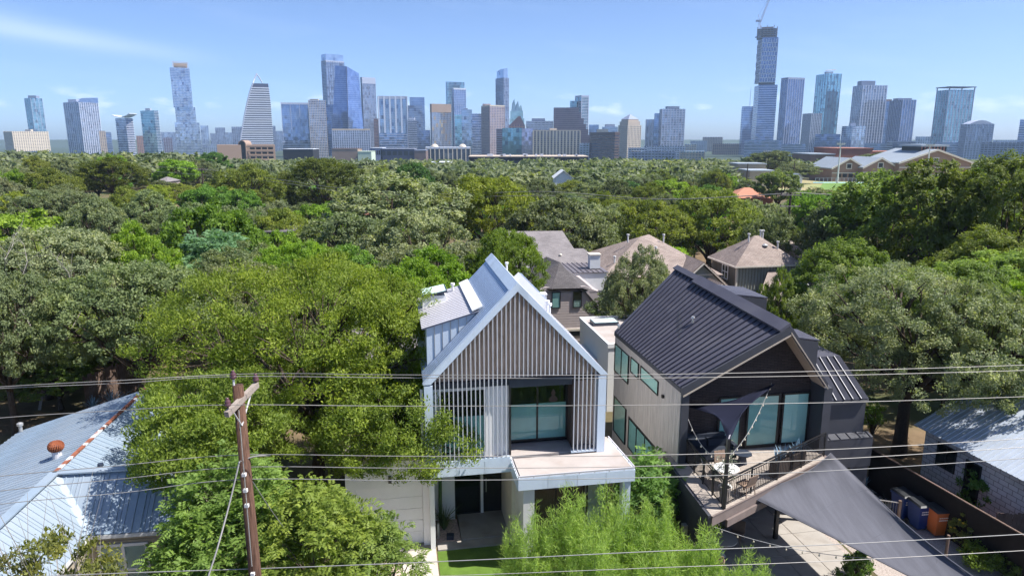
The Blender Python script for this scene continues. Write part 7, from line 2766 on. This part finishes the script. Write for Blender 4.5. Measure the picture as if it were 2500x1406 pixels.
# --- the big elm beside the white house
def big_elm():
    X, Y = -8.4, 27.6
    me, LC, LR, C, LI = crown(101, 6.7, 5.2, 4.5, 5.9, 28, 740, 115000, .13, .052, .50, style='up', m='leaf_bright', low=-.75, jag=1.0)
    t = thing('elm_tree', 'large yellow-green elm spreading in front of the white house', 'tree', (X, Y, 0))
    c = put('crown', me, t)
    c.color = (.190, .250, .036, 1)
    tr = trunk_mesh(101, LC, C, LI, .30, 3.2, .1, 6)
    put('trunk', tr, t)
    TREES.append((X, Y, 6.5))
    # the long limb that hangs before the garage and the slats
    me2, LC2, LR2, C2, LI2 = crown(103, 3.7, 2.2, 2.2, 0, 16, 300, 36000, .125, .052, .40, style='up', m='leaf_bright', low=-.8)
    c2 = put('crown', me2, t, (4.2, -3.6, 4.5))
    c2.color = (.175, .238, .040, 1)
    lm = MB().tube([(0.3, 0, 3.0), (2.2, -1.4, 4.2), (4.2, -2.9, 4.4), (6.2, -4.0, 4.2)], [.16, .12, .08, .03], 6)
    for q in C2[::9]:
        lm.tube([(4.0, -2.8, 4.4), (4.2 + q[0] * .5, -3.3 + q[1] * .5, 4.4 + q[2] * .5), (4.2 + q[0], -3.6 + q[1], 4.5 + q[2])], [.05, .03, .01], 4)
    lm.build('limb', 'bark', t)
    me4, LC4, LR4, C4, LI4 = crown(105, 2.4, 2.2, 2.4, 0, 12, 190, 24000, .125, .052, .40, style='up', m='leaf_bright', low=-.8)
    c4 = put('crown', me4, t, (3.1, -.9, 7.0))
    c4.color = (.190, .250, .036, 1)
    # and the one reaching over the tin roof
    me3, LC3, LR3, C3, LI3 = crown(104, 2.9, 2.6, 2.3, 0, 14, 230, 28000, .125, .052, .40, style='up', m='leaf_bright', low=-.8)
    c3 = put('crown', me3, t, (-1.7, -5.0, 5.3))
    c3.color = (.175, .238, .040, 1)
    l3 = MB().tube([(0, 0, 3.0), (-.8, -2.0, 4.4), (-1.8, -4.2, 5.2), (-2.6, -5.6, 5.8)], [.15, .11, .08, .03], 6)
    for q in C3[::9]:
        l3.tube([(-1.8, -4.2, 5.2), (-1.7 + q[0] * .5, -4.8 + q[1] * .5, 5.3 + q[2] * .5), (-1.7 + q[0], -5.0 + q[1], 5.3 + q[2])], [.05, .03, .01], 4)
    l3.build('limb', 'bark', t)
    me5, LC5, LR5, C5, LI5 = crown(106, 2.1, 1.7, 1.6, 0, 10, 130, 16000, .125, .052, .38, style='up', m='leaf_bright', low=-.8)
    c5 = put('crown', me5, t, (-1.9, -7.3, 5.9))
    c5.color = (.175, .238, .040, 1)


big_elm()


# --- foreground trees with feathery compound leaves
def pinnate_tree(label, X, Y, h, rx, ry, rz, seed, color, nclus=70, n_per=34, flen=.38, npair=6, ll=.125, lw=.046, name='pinnate_tree', droop=.45, m='leaf_bright', trunk_r=.12):
    me, LC, LR, C, LI = crown(seed, rx, ry, rz, h - rz, 10, nclus, 10, .1, .1, .3, low=-.45)
    bpy.data.meshes.remove(me)
    out = nrm_(C - np.array([0, 0, h - rz * 1.6]))
    me = frond_crown(seed, C, out, n_per, flen, npair, ll, lw, m, droop, .5)
    t = thing(name, label, 'tree', (X, Y, float(T(X, Y))))
    c = put('crown', me, t)
    c.color = (*color, 1)
    put('trunk', trunk_mesh(seed, LC, C, LI, trunk_r, max(1.0, h - rz * 1.9), .05, 5), t)
    TREES.append((X, Y, rx))


p = atY(548, 1118, 18.6)
pinnate_tree('bright compound-leaved tree directly behind the power pole', p[0], 18.6, p[2], 2.15, 2.1, 2.9, 201, (.175, .270, .060), 130, 34)
p = atY(775, 1200, 18.3)
pinnate_tree('bright compound-leaved tree with orange tinges before the garage', p[0], 18.3, p[2], 1.8, 1.8, 2.4, 202, (.205, .270, .052), 105, 34)
p = atY(925, 1262, 19.0)
pinnate_tree('small compound-leaved sapling overlapping the garage door', p[0], 19.0, p[2], .95, 1.0, 1.6, 203, (.170, .240, .060), 36, 22)
p = atY(470, 1250, 17.8)
pinnate_tree('compound-leaved tree in front of the tin-roofed house window', p[0], 17.8, p[2], 1.0, 1.2, 2.2, 206, (.170, .265, .060), 60, 24)
p = atY(1575, 1085, 25.0)
pinnate_tree('leafy compound-leaved tree in the gap between white and dark house', p[0], 24.6, p[2], 1.45, 1.9, 2.2, 204, (.165, .285, .075), 75, 26, .42, 6, .14, .05)
p = atY(520, 565, 55)
pinnate_tree('blue-green feathery tree in the middle of the left canopy', p[0], 55, p[2] - float(T(p[0], 55)), 2.7, 2.7, 3.4, 205, BLUE, 75, 16, .85, 6, .30, .10, m='leaf')


# --- retama: fine hanging needles
def retama(label, X, Y, h, r, seed, color, nst=90):
    g = np.random.default_rng(seed)
    t = thing('retama_shrub', label, 'shrub', (X, Y, 0))
    st = MB()
    Ps, Ts, Ns, lv = [], [], [], []
    for k in range(nst):
        a = g.uniform(0, 6.283)
        rr = r * math.sqrt(g.uniform(0, 1))
        hh = h * (1 - .45 * (rr / r) ** 2) * g.uniform(.72, 1.03)
        b = np.array([math.cos(a) * rr * .18, math.sin(a) * rr * .18, 0])
        e = np.array([math.cos(a) * rr, math.sin(a) * rr, hh])
        md = b * .5 + e * .5 + np.array([0, 0, hh * .12])
        if k % 3 == 0:
            st.tube([b, md * .6 + b * .4, md, e], [.03, .022, .014, .004], 4)
        n = 260
        tt = g.uniform(.28, 1.04, n) ** .8
        pos = ((1 - tt) ** 2)[:, None] * b + (2 * tt * (1 - tt))[:, None] * md + (tt ** 2)[:, None] * e
        ax = nrm_(e - md)
        d = nrm_(g.normal(size=(n, 3)) * .75 + ax * .9 + np.array([0, 0, .10]))
        Ps.append(pos + d * .10 + g.normal(size=(n, 3)) * .06)
        Ts.append(d)
        Ns.append(nrm_(g.normal(size=(n, 3)) + np.array([0, 0, .8])))
        lv.append(np.clip(.5 + g.normal(0, .1) + g.normal(0, .14, n), 0, 1))
    P, T_, N_, lv = np.concatenate(Ps), np.concatenate(Ts), np.concatenate(Ns), np.concatenate(lv)
    N_ = nrm_(N_ - T_ * np.sum(N_ * T_, 1, keepdims=True))
    k = len(P)
    me = leaves_mesh('crown', P, N_, T_, g.uniform(.12, .28, k), np.full(k, .014), lv, 'leaf_bright')
    c = put('crown', me, t)
    c.color = (*color, 1)
    st.build('stems', 'grass_blade', t)


for px, yt, Y, r, sd, lab, n in ((1290, 1240, 18.2, .85, 301, 'feathery lime-green retama shrub nearest the lawn', 60), (1390, 1205, 18.6, 1.0, 302, 'feathery retama shrub before the dark portico window', 80), (1500, 1190, 18.8, 1.05, 303, 'tallest feathery retama shrub before the portico column', 90),
                                 (1610, 1215, 18.6, 1.05, 304, 'feathery retama shrub below the deck corner', 85), (1720, 1290, 17.9, .9, 305, 'feathery retama shrub left of the patio steps', 70), (1840, 1345, 17.4, .8, 306, 'low feathery retama shrub in front of the patio', 55), (1450, 1310, 17.4, 1.1, 307, 'low feathery retama shrub at the bottom edge', 70), (1600, 1330, 17.2, 1.0, 308, 'low retama shrub at the bottom edge right of centre', 60)):
    yt, n, r = yt - 6, int(n * 1.2), r * 1.1
    p = atY(px, yt, Y)
    retama(lab, p[0], Y, p[2], r, sd, (.29, .41, .10), n)


# --- smaller shrubs and yard plants
def shrub(label, X, Y, h, r, seed, color, n=2600, ll=.10, lw=.05, name='shrub', style='up', m='leaf_bright', flowers=None, bare=0):
    me, LC, LR, C, LI = crown(seed, r, r, h * .5, h * .55, 9, 60, n, ll, lw, r * .22, style=style, m=m, low=-.7)
    t = thing(name, label, 'shrub', (X, Y, float(T(X, Y))))
    c = put('crown', me, t)
    c.color = (*color, 1)
    g = random.Random(seed)
    st = MB()
    for q in C[::2]:
        st.tube([(q[0] * .1, q[1] * .1, 0), (q[0] * .5, q[1] * .5, q[2] * .55), tuple(q)], [.02, .014, .004], 4)
    for k in range(bare):
        a = g.uniform(0, 6.28)
        l = g.uniform(.6, 1.25) * h
        e = (math.cos(a) * r * g.uniform(.4, 1.1), math.sin(a) * r * g.uniform(.4, 1.1), l)
        st.tube([(0, 0, h * .2), (e[0] * .4, e[1] * .4, l * .65), e], [.022, .014, .004], 4)
    st.build('stems', 'bare_wood' if bare else 'bark', t)
    if flowers:
        f = MB()
        for q in C[::4]:
            f.box(q[0] - .03, q[0] + .03, q[1] - .03, q[1] + .03, q[2] + .05, q[2] + .10)
        f.build('flowers', flowers, t)


mat('yellow_flower', (.75, .50, .04), .6, 0, .3, .05)
p = atY(110, 1262, 15.6)
shrub('thin-leaved shrub with bare twigs in the bottom left corner', p[0], 15.6, p[2], 1.35, 401, (.150, .165, .045), 4800, .13, .06, bare=22)
p = atY(30, 1330, 15.2)
shrub('sparse yellowish shrub cut by the left edge', p[0], 15.2, p[2], 1.0, 405, (.165, .165, .060), 2600, .12, .06, bare=10)
p = atY(205, 1310, 15.9)
shrub('small twiggy shrub before the tin-roofed house wall', p[0], 15.9, p[2], .7, 406, (.160, .175, .045), 1700, .12, .06, bare=12)
q = atZ(2390, 1255, 0)
shrub('bright green shrub behind the screen fence by the block house', q[0] + .3, q[1] + .2, 1.75, .95, 402, (.150, .270, .055), 3000, .17, .07)
q = atZ(2350, 1335, 0)
shrub('yellow-flowered shrub beside the orange bin', q[0], q[1], 1.25, .55, 403, (.170, .185, .050), 2600, .09, .05, flowers='yellow_flower')
q = atZ(2380, 1385, 0)
shrub('low green-yellow shrub in front of the screen fence', q[0] + .2, q[1], .75, .85, 404, (.145, .210, .035), 3000, .09, .05)
q = atZ(2450, 1402, 0)
shrub('low dark shrub at the lower right fence', q[0] + .2, q[1], .65, .7, 407, (.090, .140, .035), 2000, .09, .05)
q = atZ(1995, 1400, 0)
shrub('slim shrub with upright shoots below the grey sail', q[0] + .9, q[1] - .9, 1.5, .5, 408, (.130, .215, .050), 1700, .11, .05)
q = atZ(1720, 1310, 0)
shrub('yellow-green drooping shrub at the patio edge', q[0], q[1] - .6, 1.3, .55, 409, (.170, .225, .055), 1800, .12, .04, style='droop')
q = atZ(2085, 1420, 0)
shrub('dark garden shrub under the tip of the grey sail', q[0], q[1], .9, .6, 410, (.075, .120, .035), 1700, .10, .05)
q = atZ(2145, 1090, 0)
shrub('bright sapling beside the dark house wing', q[0] + .5, q[1] + 1.6, 1.8, .6, 411, (.145, .240, .045), 1700, .14, .07)
q = ST.wld((.62, 1.75, 0))
sg = thing('ornamental_grass', 'dark clump of ornamental grass by the white entry wall', 'grass clump', q)
blades(MB(), 130, 1.05, .025, rng, .65, 0, .9).build('blades', 'grass_blade', sg)
q = ST.wld((.50, 2.1, 0))
tag(MB().tube([(0, 0, 0), (0, 0, 1.2), (.02, 0, 2.0), (.02, 0, 2.08)], [.06, .075, .07, .02], 10).build('column_cactus', 'cactus', None, True, q), 'tall column cactus by the white entry wall', 'cactus')
q = ST.wld((.34, 1.15, 0))
tag(MB().tube([(0, 0, 0), (0, 0, .62), (0, 0, .68)], [.05, .05, .02], 10).build('path_light', 'cream_trim', None, True, q), 'short pale bollard light in the entry gravel bed', 'light')
q = ST.wld((.80, 1.05, 0))
tag(MB().box(-.14, .14, -.1, .1, 0, .22).build('garden_box', 'navy_metal', None, False, q), 'small dark box on the gravel by the entry', 'box')
for (u, v, z, lab) in ((1.05, 3.2, 0, None),):
    pass
fb1, fb2 = atZ(285, 985, .2), atZ(238, 995, .2)
for q, lab, sc_ in ((fb1, 'grey-green yucca against the plank fence', 1.0), (fb2, 'smaller yucca beside the blue tin roof', .8)):
    y_ = thing('yucca', lab, 'yucca', (q[0], q[1] - .4, 0))
    blades(MB(), 60, 1.0 * sc_, .05, rng, 1.3, .3, .3).build('blades', 'agave', y_)

# --- named trees of the canopy
H = htree
H('oak_wide', 2250, 655, 580, 31.8, OAKG, 'wide grey-green live oak overhanging the block house and dark house', 'live_oak', 1.0, 0)
H('oak', 2420, 700, 330, 30, OAK, 'live oak at the right edge above the blue metal roof', 'live_oak', 1.0, 1)
H('pecan', 2065, 592, 270, 40, (.145, .205, .040), 'bright pecan between the brown roofs and the wide live oak', 'pecan_tree', 1.0, 0)
H('bright', 1900, 660, 110, 39, (.180, .230, .055), 'thin pale-leaved sapling beside the grey-green board house', 'sapling')
H('pecan', 2180, 420, 300, 66, PEC, 'tall dark pecan rising before the campus halls', 'pecan_tree', 1.0, 1)
H('pecan', 2330, 392, 300, 60, (.130, .165, .032), 'tallest pecan in the right-hand grove', 'pecan_tree', 1.0, 0)
H('pecan', 2480, 378, 280, 56, (.120, .155, .032), 'tall pecan cut by the right edge of the picture', 'pecan_tree', 1.0, 1)
H('pecan', 2440, 560, 300, 47, (.145, .185, .036), 'yellowish pecan below the tall right-hand grove', 'pecan_tree', 1.0, 0)
H('oak', 2070, 500, 240, 70, OAKD, 'dark branching oak left of the tall pecans', 'live_oak', 1.0, 2)
H('oak', 1562, 608, 165, 45, OAKG, 'round grey oak between the mauve house and the dark roof', 'live_oak', 1.0, 0)
H('elm', 1235, 560, 210, 49, (.140, .195, .030), 'bright elm just behind the white gable ridge', 'elm_tree', 1.0, 0)
H('bright', 1010, 640, 230, 40, LIME, 'lime-green tree left of the white gable', 'tree', 1.0, 0)
H('bright', 830, 620, 260, 42, (.150, .205, .028), 'lime-green tree behind the big elm crown', 'tree', 1.0, 1)
H('elm', 720, 590, 220, 46, LIME, 'yellow-green elm above the big elm crown', 'elm_tree', 1.0, 1)
H('oak', 960, 425, 330, 92, OAKG, 'great grey live oak crowning the centre of the canopy', 'live_oak', 1.0, 1)
H('oak', 850, 520, 260, 74, OAK, 'grey live oak below the great central oak', 'live_oak', 1.0, 2)
H('oak', 1020, 520, 260, 68, OAKG, 'silvery live oak right below the great central oak', 'live_oak', 1.0, 0)
H('elm', 1195, 432, 220, 100, YEL, 'mustard-yellow elm at the centre of the canopy', 'elm_tree', 1.0, 0)
H('oak', 1370, 480, 270, 82, OAKD, 'dark spreading oak behind the grey shingle roof', 'live_oak', 1.0, 1)
H('elm', 1600, 490, 200, 88, OLV, 'olive elm left above the brown hip roof', 'elm_tree', 1.0, 1)
H('elm', 1740, 462, 220, 92, OLV, 'olive elm before the orange-roofed house', 'elm_tree', 1.0, 0)
H('oak', 1455, 545, 130, 84, OAK, 'small oak filling the gap beside the grey shingle roof', 'live_oak', 1.0, 2)
H('oak', 1900, 520, 150, 76, OAKD, 'grey oak behind the brown pyramid roof', 'live_oak', 1.0, 0)
H('oak', 110, 560, 380, 47, OAKG, 'pale grey live oak filling the left edge', 'live_oak', 1.0, 0)
H('bright', 330, 545, 190, 50, LIME, 'lime tree behind the pale grey oak at left', 'tree', 1.0, 1)
H('bright', 520, 498, 240, 66, (.130, .220, .030), 'vivid green tree above the blue-green feathery tree', 'tree', 1.0, 0)
H('elm', 390, 660, 180, 42, (.120, .175, .028), 'green elm in the hollow left of the big elm', 'elm_tree', 1.0, 0)
H('oak', 270, 725, 210, 45, OAKG, 'small silvery oak above the plank fence', 'live_oak', 1.0, 2)
H('pecan', 90, 760, 310, 40, (.165, .215, .058), 'drooping pecan behind the tin-roofed house', 'pecan_tree', 1.0, 1)
H('pecan', 255, 775, 200, 42, (.160, .205, .055), 'drooping pecan beside the plank fence', 'pecan_tree', 1.0, 0)
H('elm', 600, 402, 170, 135, OLV, 'olive-brown elm below the arched brick office', 'elm_tree', 1.0, 1)
H('elm', 790, 388, 190, 150, (.095, .115, .022), 'dark green broad elm left of the great oak', 'elm_tree', 1.0, 0)
H('elm', 265, 385, 170, 160, (.105, .125, .022), 'dark olive elm on the left ridge', 'elm_tree', 1.0, 1)
H('dense', 1005, 398, 110, 150, DEEP, 'small dark evergreen tree at the canopy centre', 'evergreen_tree')
H('dense', 520, 372, 90, 240, DEEP, 'dark green tree touching the arched brick office', 'evergreen_tree')
H('dense', 1870, 372, 110, 340, OAKD, 'dark oak group left of the campus gymnasium', 'live_oak')
H('dense', 1950, 398, 110, 300, OAKD, 'dark round oak on the campus lawn', 'live_oak')
H('dense', 1895, 368, 90, 330, OAKD, 'dark oak on the campus lawn by the floodlight mast', 'live_oak')
H('oak', 2150, 372, 90, 370, OAKD, 'oak showing between the campus brick blocks', 'live_oak')
H('bright', 1905, 418, 110, 165, (.175, .230, .070), 'pale lime tree before the campus lawn', 'tree', 1.0, 1)
H('bright', 1775, 425, 60, 190, LIME, 'small lime tree beside the orange-roofed house', 'tree', 1.0, 0)
H('dense', 1150, 500, 80, 110, DEEP, 'dark shrubby tree under the mustard elm', 'evergreen_tree')

H('bright', 130, 872, 190, 38, (.150, .225, .050), 'low bushy tree behind the tin roof left of the plank fence', 'tree')
H('oak', 15, 890, 170, 37, OAK, 'low oak scrub behind the tin roof at the left edge', 'live_oak')
H('bright', 672, 562, 120, 73, LIME, 'lime tree hiding the walls of the brown-grey roof on the left slope', 'tree')
H('oak', 390, 441, 70, 158, OAKD, 'dark oak hiding the walls of the grey-roofed house far left', 'live_oak')
# bare-twig tree at the left
bt = thing('bare_tree', 'leafless twiggy tree against the oaks at the left edge', 'tree', (atY(60, 760, 38)[0], 38, float(T(-25, 38))))
mbt = MB()
g = random.Random(8)


def twig(p, d, l, r, n):
    e = p + d * l
    m_ = p + d * l * .5 + Vector((g.gauss(0, .05), g.gauss(0, .05), 0)) * l
    mbt.tube([p, m_, e], [r, r * .8, r * .55], 4)
    if n == 0:
        return
    for _ in range(3 if n > 1 else 4):
        dd = (d + Vector((g.gauss(0, .55), g.gauss(0, .55), g.gauss(.1, .4)))).normalized()
        twig(e if _ else m_, dd, l * g.uniform(.55, .8), r * .55, n - 1)


twig(Vector((0, 0, 0)), Vector((.1, 0, 1)).normalized(), 4.6, .10, 4)
mbt.build('branches', 'bare_wood', bt)

# --- the rest of the canopy, each tree its own; beyond ~190 m one mass
KEEP = [(7, 62, 6), (9, 66, 4), (25, 68, 6), (-4, 33, 7), (5, 33, 7), (9.5, 31, 9), (-14, 23, 8), (20, 26, 7), (5, 58, 6), (7, 41, 5), (14, 68, 7), (21, 62, 8), (23, 54, 6), (3, 73, 7), (33, 71, 7), (-8, 27, 7), (17, 30, 5)]


def free(x, y, r):
    if any((x - a) ** 2 + (y - b) ** 2 < (c + r * .5) ** 2 for a, b, c in KEEP):
        return False
    if 95 < x < 230 and 205 < y < 345:
        return False
    return all((x - a) ** 2 + (y - b) ** 2 > (.62 * (c + r)) ** 2 for a, b, c in TREES)


# what the photograph shows between the crowns: (left, right, top, bottom) of the picture and its distance
SIGHT = [(1245, 1450, 560, 660, 70), (1400, 1492, 632, 690, 64), (1800, 1960, 655, 760, 62), (1285, 1485, 622, 800, 56), (1436, 1540, 755, 940, 38), (1470, 1745, 566, 665, 66), (1728, 1965, 576, 745, 60), (1982, 2210, 575, 650, 68), (1786, 1897, 455, 495, 172), (1350, 1402, 415, 432, 200), (1796, 1900, 398, 436, 290), (1900, 2170, 365, 472, 290),
         (636, 710, 548, 560, 80), (372, 408, 428, 437, 170), (1912, 1952, 465, 532, 88), (478, 508, 402, 450, 150), (0, 2500, 300, 345, 900)]


def pix(x, y, z):
    zc = y * math.cos(PITCH) - (z - CAMZ) * math.sin(PITCH)
    yc = y * math.sin(PITCH) + (z - CAMZ) * math.cos(PITCH)
    return 1250 + FPX * x / zc, 703 - FPX * yc / zc, FPX / zc


def clear_view(x, y, h, r):
    """no fill tree before the houses that show"""
    cx, ty, k = pix(x, y, float(T(x, y)) + h)
    for a, b, t_, bt_, Y in SIGHT:
        if y < Y and cx + r * k * .8 > a and cx - r * k * .8 < b and ty < bt_ - .12 * (bt_ - t_):
            return False
    return True


MARKS = [(960, 470, 'the great grey central oak'), (1195, 490, 'the mustard-yellow elm'), (1370, 520, 'the dark oak behind the grey shingle roof'), (1740, 510, 'the olive elm by the orange roof'), (1600, 530, 'the olive elm above the brown hip roof'), (2200, 480, 'the tall dark pecan'), (2450, 450, 'the right-edge pecan'), (2070, 540, 'the branching oak left of the pecans'),
         (520, 540, 'the vivid green tree'), (520, 620, 'the blue-green feathery tree'), (330, 600, 'the lime tree at left'), (110, 620, 'the pale grey oak at the left edge'), (600, 440, 'the olive-brown elm'), (790, 420, 'the dark broad elm'), (265, 400, 'the dark olive elm on the left ridge'), (1005, 410, 'the small dark evergreen'), (1905, 450, 'the pale lime tree before the campus'),
         (1845, 475, 'the orange-roofed house'), (1375, 430, 'the tiny white gabled house'), (670, 560, 'the roof peeping out on the left slope'), (1931, 500, 'the crossarmed pole'), (492, 430, 'the slim pole at left'), (80, 800, 'the drooping pecan'), (720, 640, 'the elm above the big elm crown'), (1850, 620, 'the brown pyramid roof'), (600, 375, 'the arched brick office'), (65, 340, 'the cream block'), (1290, 388, 'the flat-roofed complex'), (850, 370, 'the plain brown box building'),
         (1470, 360, 'the brown striped office'), (2100, 610, 'the beige stucco house'), (1600, 620, 'the brown hip-roof house'), (1340, 600, 'the grey shingle roof'), (200, 380, 'the broad pale tower'), (1700, 420, 'the beige far hospital block'), (2420, 330, 'the barrel-roofed block')]
USED = {}
ORD = ('', 'second ', 'third ', 'fourth ', 'fifth ', 'sixth ')


def where(word, x, y, h, r):
    cx, ty, k = pix(x, y, float(T(x, y)) + h * .75)
    mx_, my_, ph = min(MARKS, key=lambda m: ((m[0] - cx) / 1.6) ** 2 + ((m[1] - ty) * 1.4) ** 2)
    dx, dy = cx - mx_, ty - my_
    far = 'well ' if math.hypot(dx, dy) > 130 else 'just '
    if abs(dx) > 2.2 * abs(dy):
        d = far + ('right of' if dx > 0 else 'left of')
    elif abs(dy) > 1.2 * abs(dx):
        d = far + ('below' if dy > 0 else 'above')
    else:
        d = far + ('lower ' if dy > 0 else 'upper ') + ('right of' if dx > 0 else 'left of')
    size = 'small' if r < 3.9 else 'broad' if r > 4.9 else 'middling'
    base = f'{size} {word} {d} {ph}'
    n = USED.get(base, 0)
    USED[base] = n + 1
    if len((ORD[min(n, 5)] + base).split()) > 16:
        base = base.replace(' the ', ' ')
    return ORD[min(n, 5)] + base


KINDS = [('oak', OAK, 'grey-green live oak', 'live_oak', .28), ('oak', OAKG, 'silvery live oak', 'live_oak', .14), ('oak_open', OAKD, 'open dark live oak', 'live_oak', .14), ('elm', OLV, 'olive elm', 'elm_tree', .13), ('bright', LIME, 'lime-green tree', 'tree', .12), ('elm', YEL, 'yellowish elm', 'elm_tree', .05), ('bright', GRN, 'fresh green tree', 'tree', .09), ('dense', DEEP, 'dark evergreen', 'evergreen_tree', .05)]
cg = random.Random(17)
BANDS = ((34, 70, 'on the near slope'), (70, 120, 'in the middle of the canopy'), (120, 200, 'towards the skyline'))
count = 0
for y0, y1, phrase in BANDS:
    tries = 0
    quota = {34: 60, 70: 85, 120: 115}[y0]
    while tries < 2600 and quota > 0:
        tries += 1
        y = math.sqrt(cg.uniform(y0 ** 2, y1 ** 2))
        x = cg.uniform(-.80, .80) * y
        r = cg.uniform(3.2, 5.6)
        if not free(x, y, r):
            continue
        s = cg.uniform(0, 1)
        for kd, colr, word, nm, wgt in KINDS:
            s -= wgt
            if s <= 0:
                break
        if x > .50 * y and y < 90 and kd != 'bright':
            kd, colr, word, nm = 'pecan', PEC, 'dark pecan', 'pecan_tree'
        hh = cg.uniform(6.0, 11.2) + (1.5 if kd == 'pecan' else 0)
        if y < 70:
            hh = min(hh, 8.8)
        if not clear_view(x, y, hh, r):
            continue
        if y < 58 and kd + '_near' in PR:
            kd = kd + '_near'
        plant(PR[kd][cg.randrange(len(PR[kd]))], x, y, hh, r, jitter(colr, cg, .20), where(word, x, y, hh, r), f'{word}s of the canopy', name=nm, sy=r * cg.uniform(.7, 1.2))
        quota -= 1
        count += 1
print('canopy trees', count, 'of', len(TREES))


def far_woods():
    """the wooded land beyond: one mass of low-detail crowns"""
    g = np.random.default_rng(99)
    base = []
    for pr in PR['far'] + PR['farup']:
        me = pr.crown
        V = np.zeros(len(me.vertices) * 3, dtype=np.float32)
        me.vertices.foreach_get('co', V)
        base.append((V.reshape(-1, 4, 3), pr))
    allV, lv = [], []
    n = 0
    y = 42.0
    while y < 1000:
        stp = 8.8 + max(0, y - 185) * .024
        lim = 1.15 if y < 260 else .88
        x = -lim * y
        while x < lim * y:
            xx, yy = x + g.uniform(-.4, .4) * stp, y + g.uniform(-.4, .4) * stp
            x += stp
            if yy < 190 and abs(xx) < .84 * yy + 5:
                continue
            if 95 < xx < 235 and 200 < yy < 350:
                continue
            if yy < 205 and any((xx - a) ** 2 + (yy - b) ** 2 < (.6 * (c + 4)) ** 2 for a, b, c in TREES):
                continue
            px_ = 1250 + FPX * xx / (yy * .977 + 4)
            if 405 < yy < 455 and 1120 < px_ < 1460:
                continue
            if 575 < yy < 650 and 520 < px_ < 690:
                continue
            if yy < 330 and not clear_view(xx, yy, 8.5, 4.5):
                continue
            q, pr = base[g.integers(0, len(base))]
            r, h = g.uniform(4.4, 8.2), g.uniform(5.8, 10.2)
            keep = (q[:, 0, 2] > .45 * pr.h) & (g.random(len(q)) < np.interp(yy, [185, 400, 1000], [.135, .045, .02]))
            Q = q[keep] * np.array([r / pr.r, r / pr.r, h / pr.h])
            c = Q.mean(1, keepdims=True)
            Q = c + (Q - c) * np.interp(yy, [185, 400, 1000], [1.9, 3.0, 4.4])
            a = g.uniform(0, 6.283)
            R_ = np.array([[math.cos(a), -math.sin(a), 0], [math.sin(a), math.cos(a), 0], [0, 0, 1]])
            Q = Q @ R_.T + np.array([xx, yy, float(T(xx, yy))])
            allV.append(Q.astype(np.float32))
            lv.append(np.clip(.45 + g.normal(0, .22) + g.normal(0, .12, len(Q)), 0, 1))
            n += 1
        y += stp * .9
    V = np.concatenate(allV).reshape(-1, 3)
    me = fast_mesh('far_woods', V, np.arange(len(V)).reshape(-1, 4), 'leaf', np.concatenate(lv))
    o = put('far_woods', me, kind='stuff')
    o.color = (.180, .212, .118, 1)
    o['label'] = 'far wooded land reaching to the foot of the skyline'
    o['category'] = 'woods'
    print('far crowns', n, 'faces', len(V) // 4)


far_woods()

# ------------------------------------------------------------------ the air
hz = MB().box(-2600, 2600, -40, 3300, -60, 340)
hzm = bpy.data.materials.new('haze')
hzm.use_nodes = True
nn = hzm.node_tree.nodes
nn.clear()
ho = nn.new('ShaderNodeOutputMaterial')
hv = nn.new('ShaderNodeVolumePrincipled')
hv.inputs['Color'].default_value = (.52, .72, 1.0, 1)
hv.inputs['Density'].default_value = .00012
hv.inputs['Anisotropy'].default_value = .1
hzm.node_tree.links.new(hv.outputs[0], ho.inputs['Volume'])
ho_ = hz.build('haze', hzm, kind='stuff')
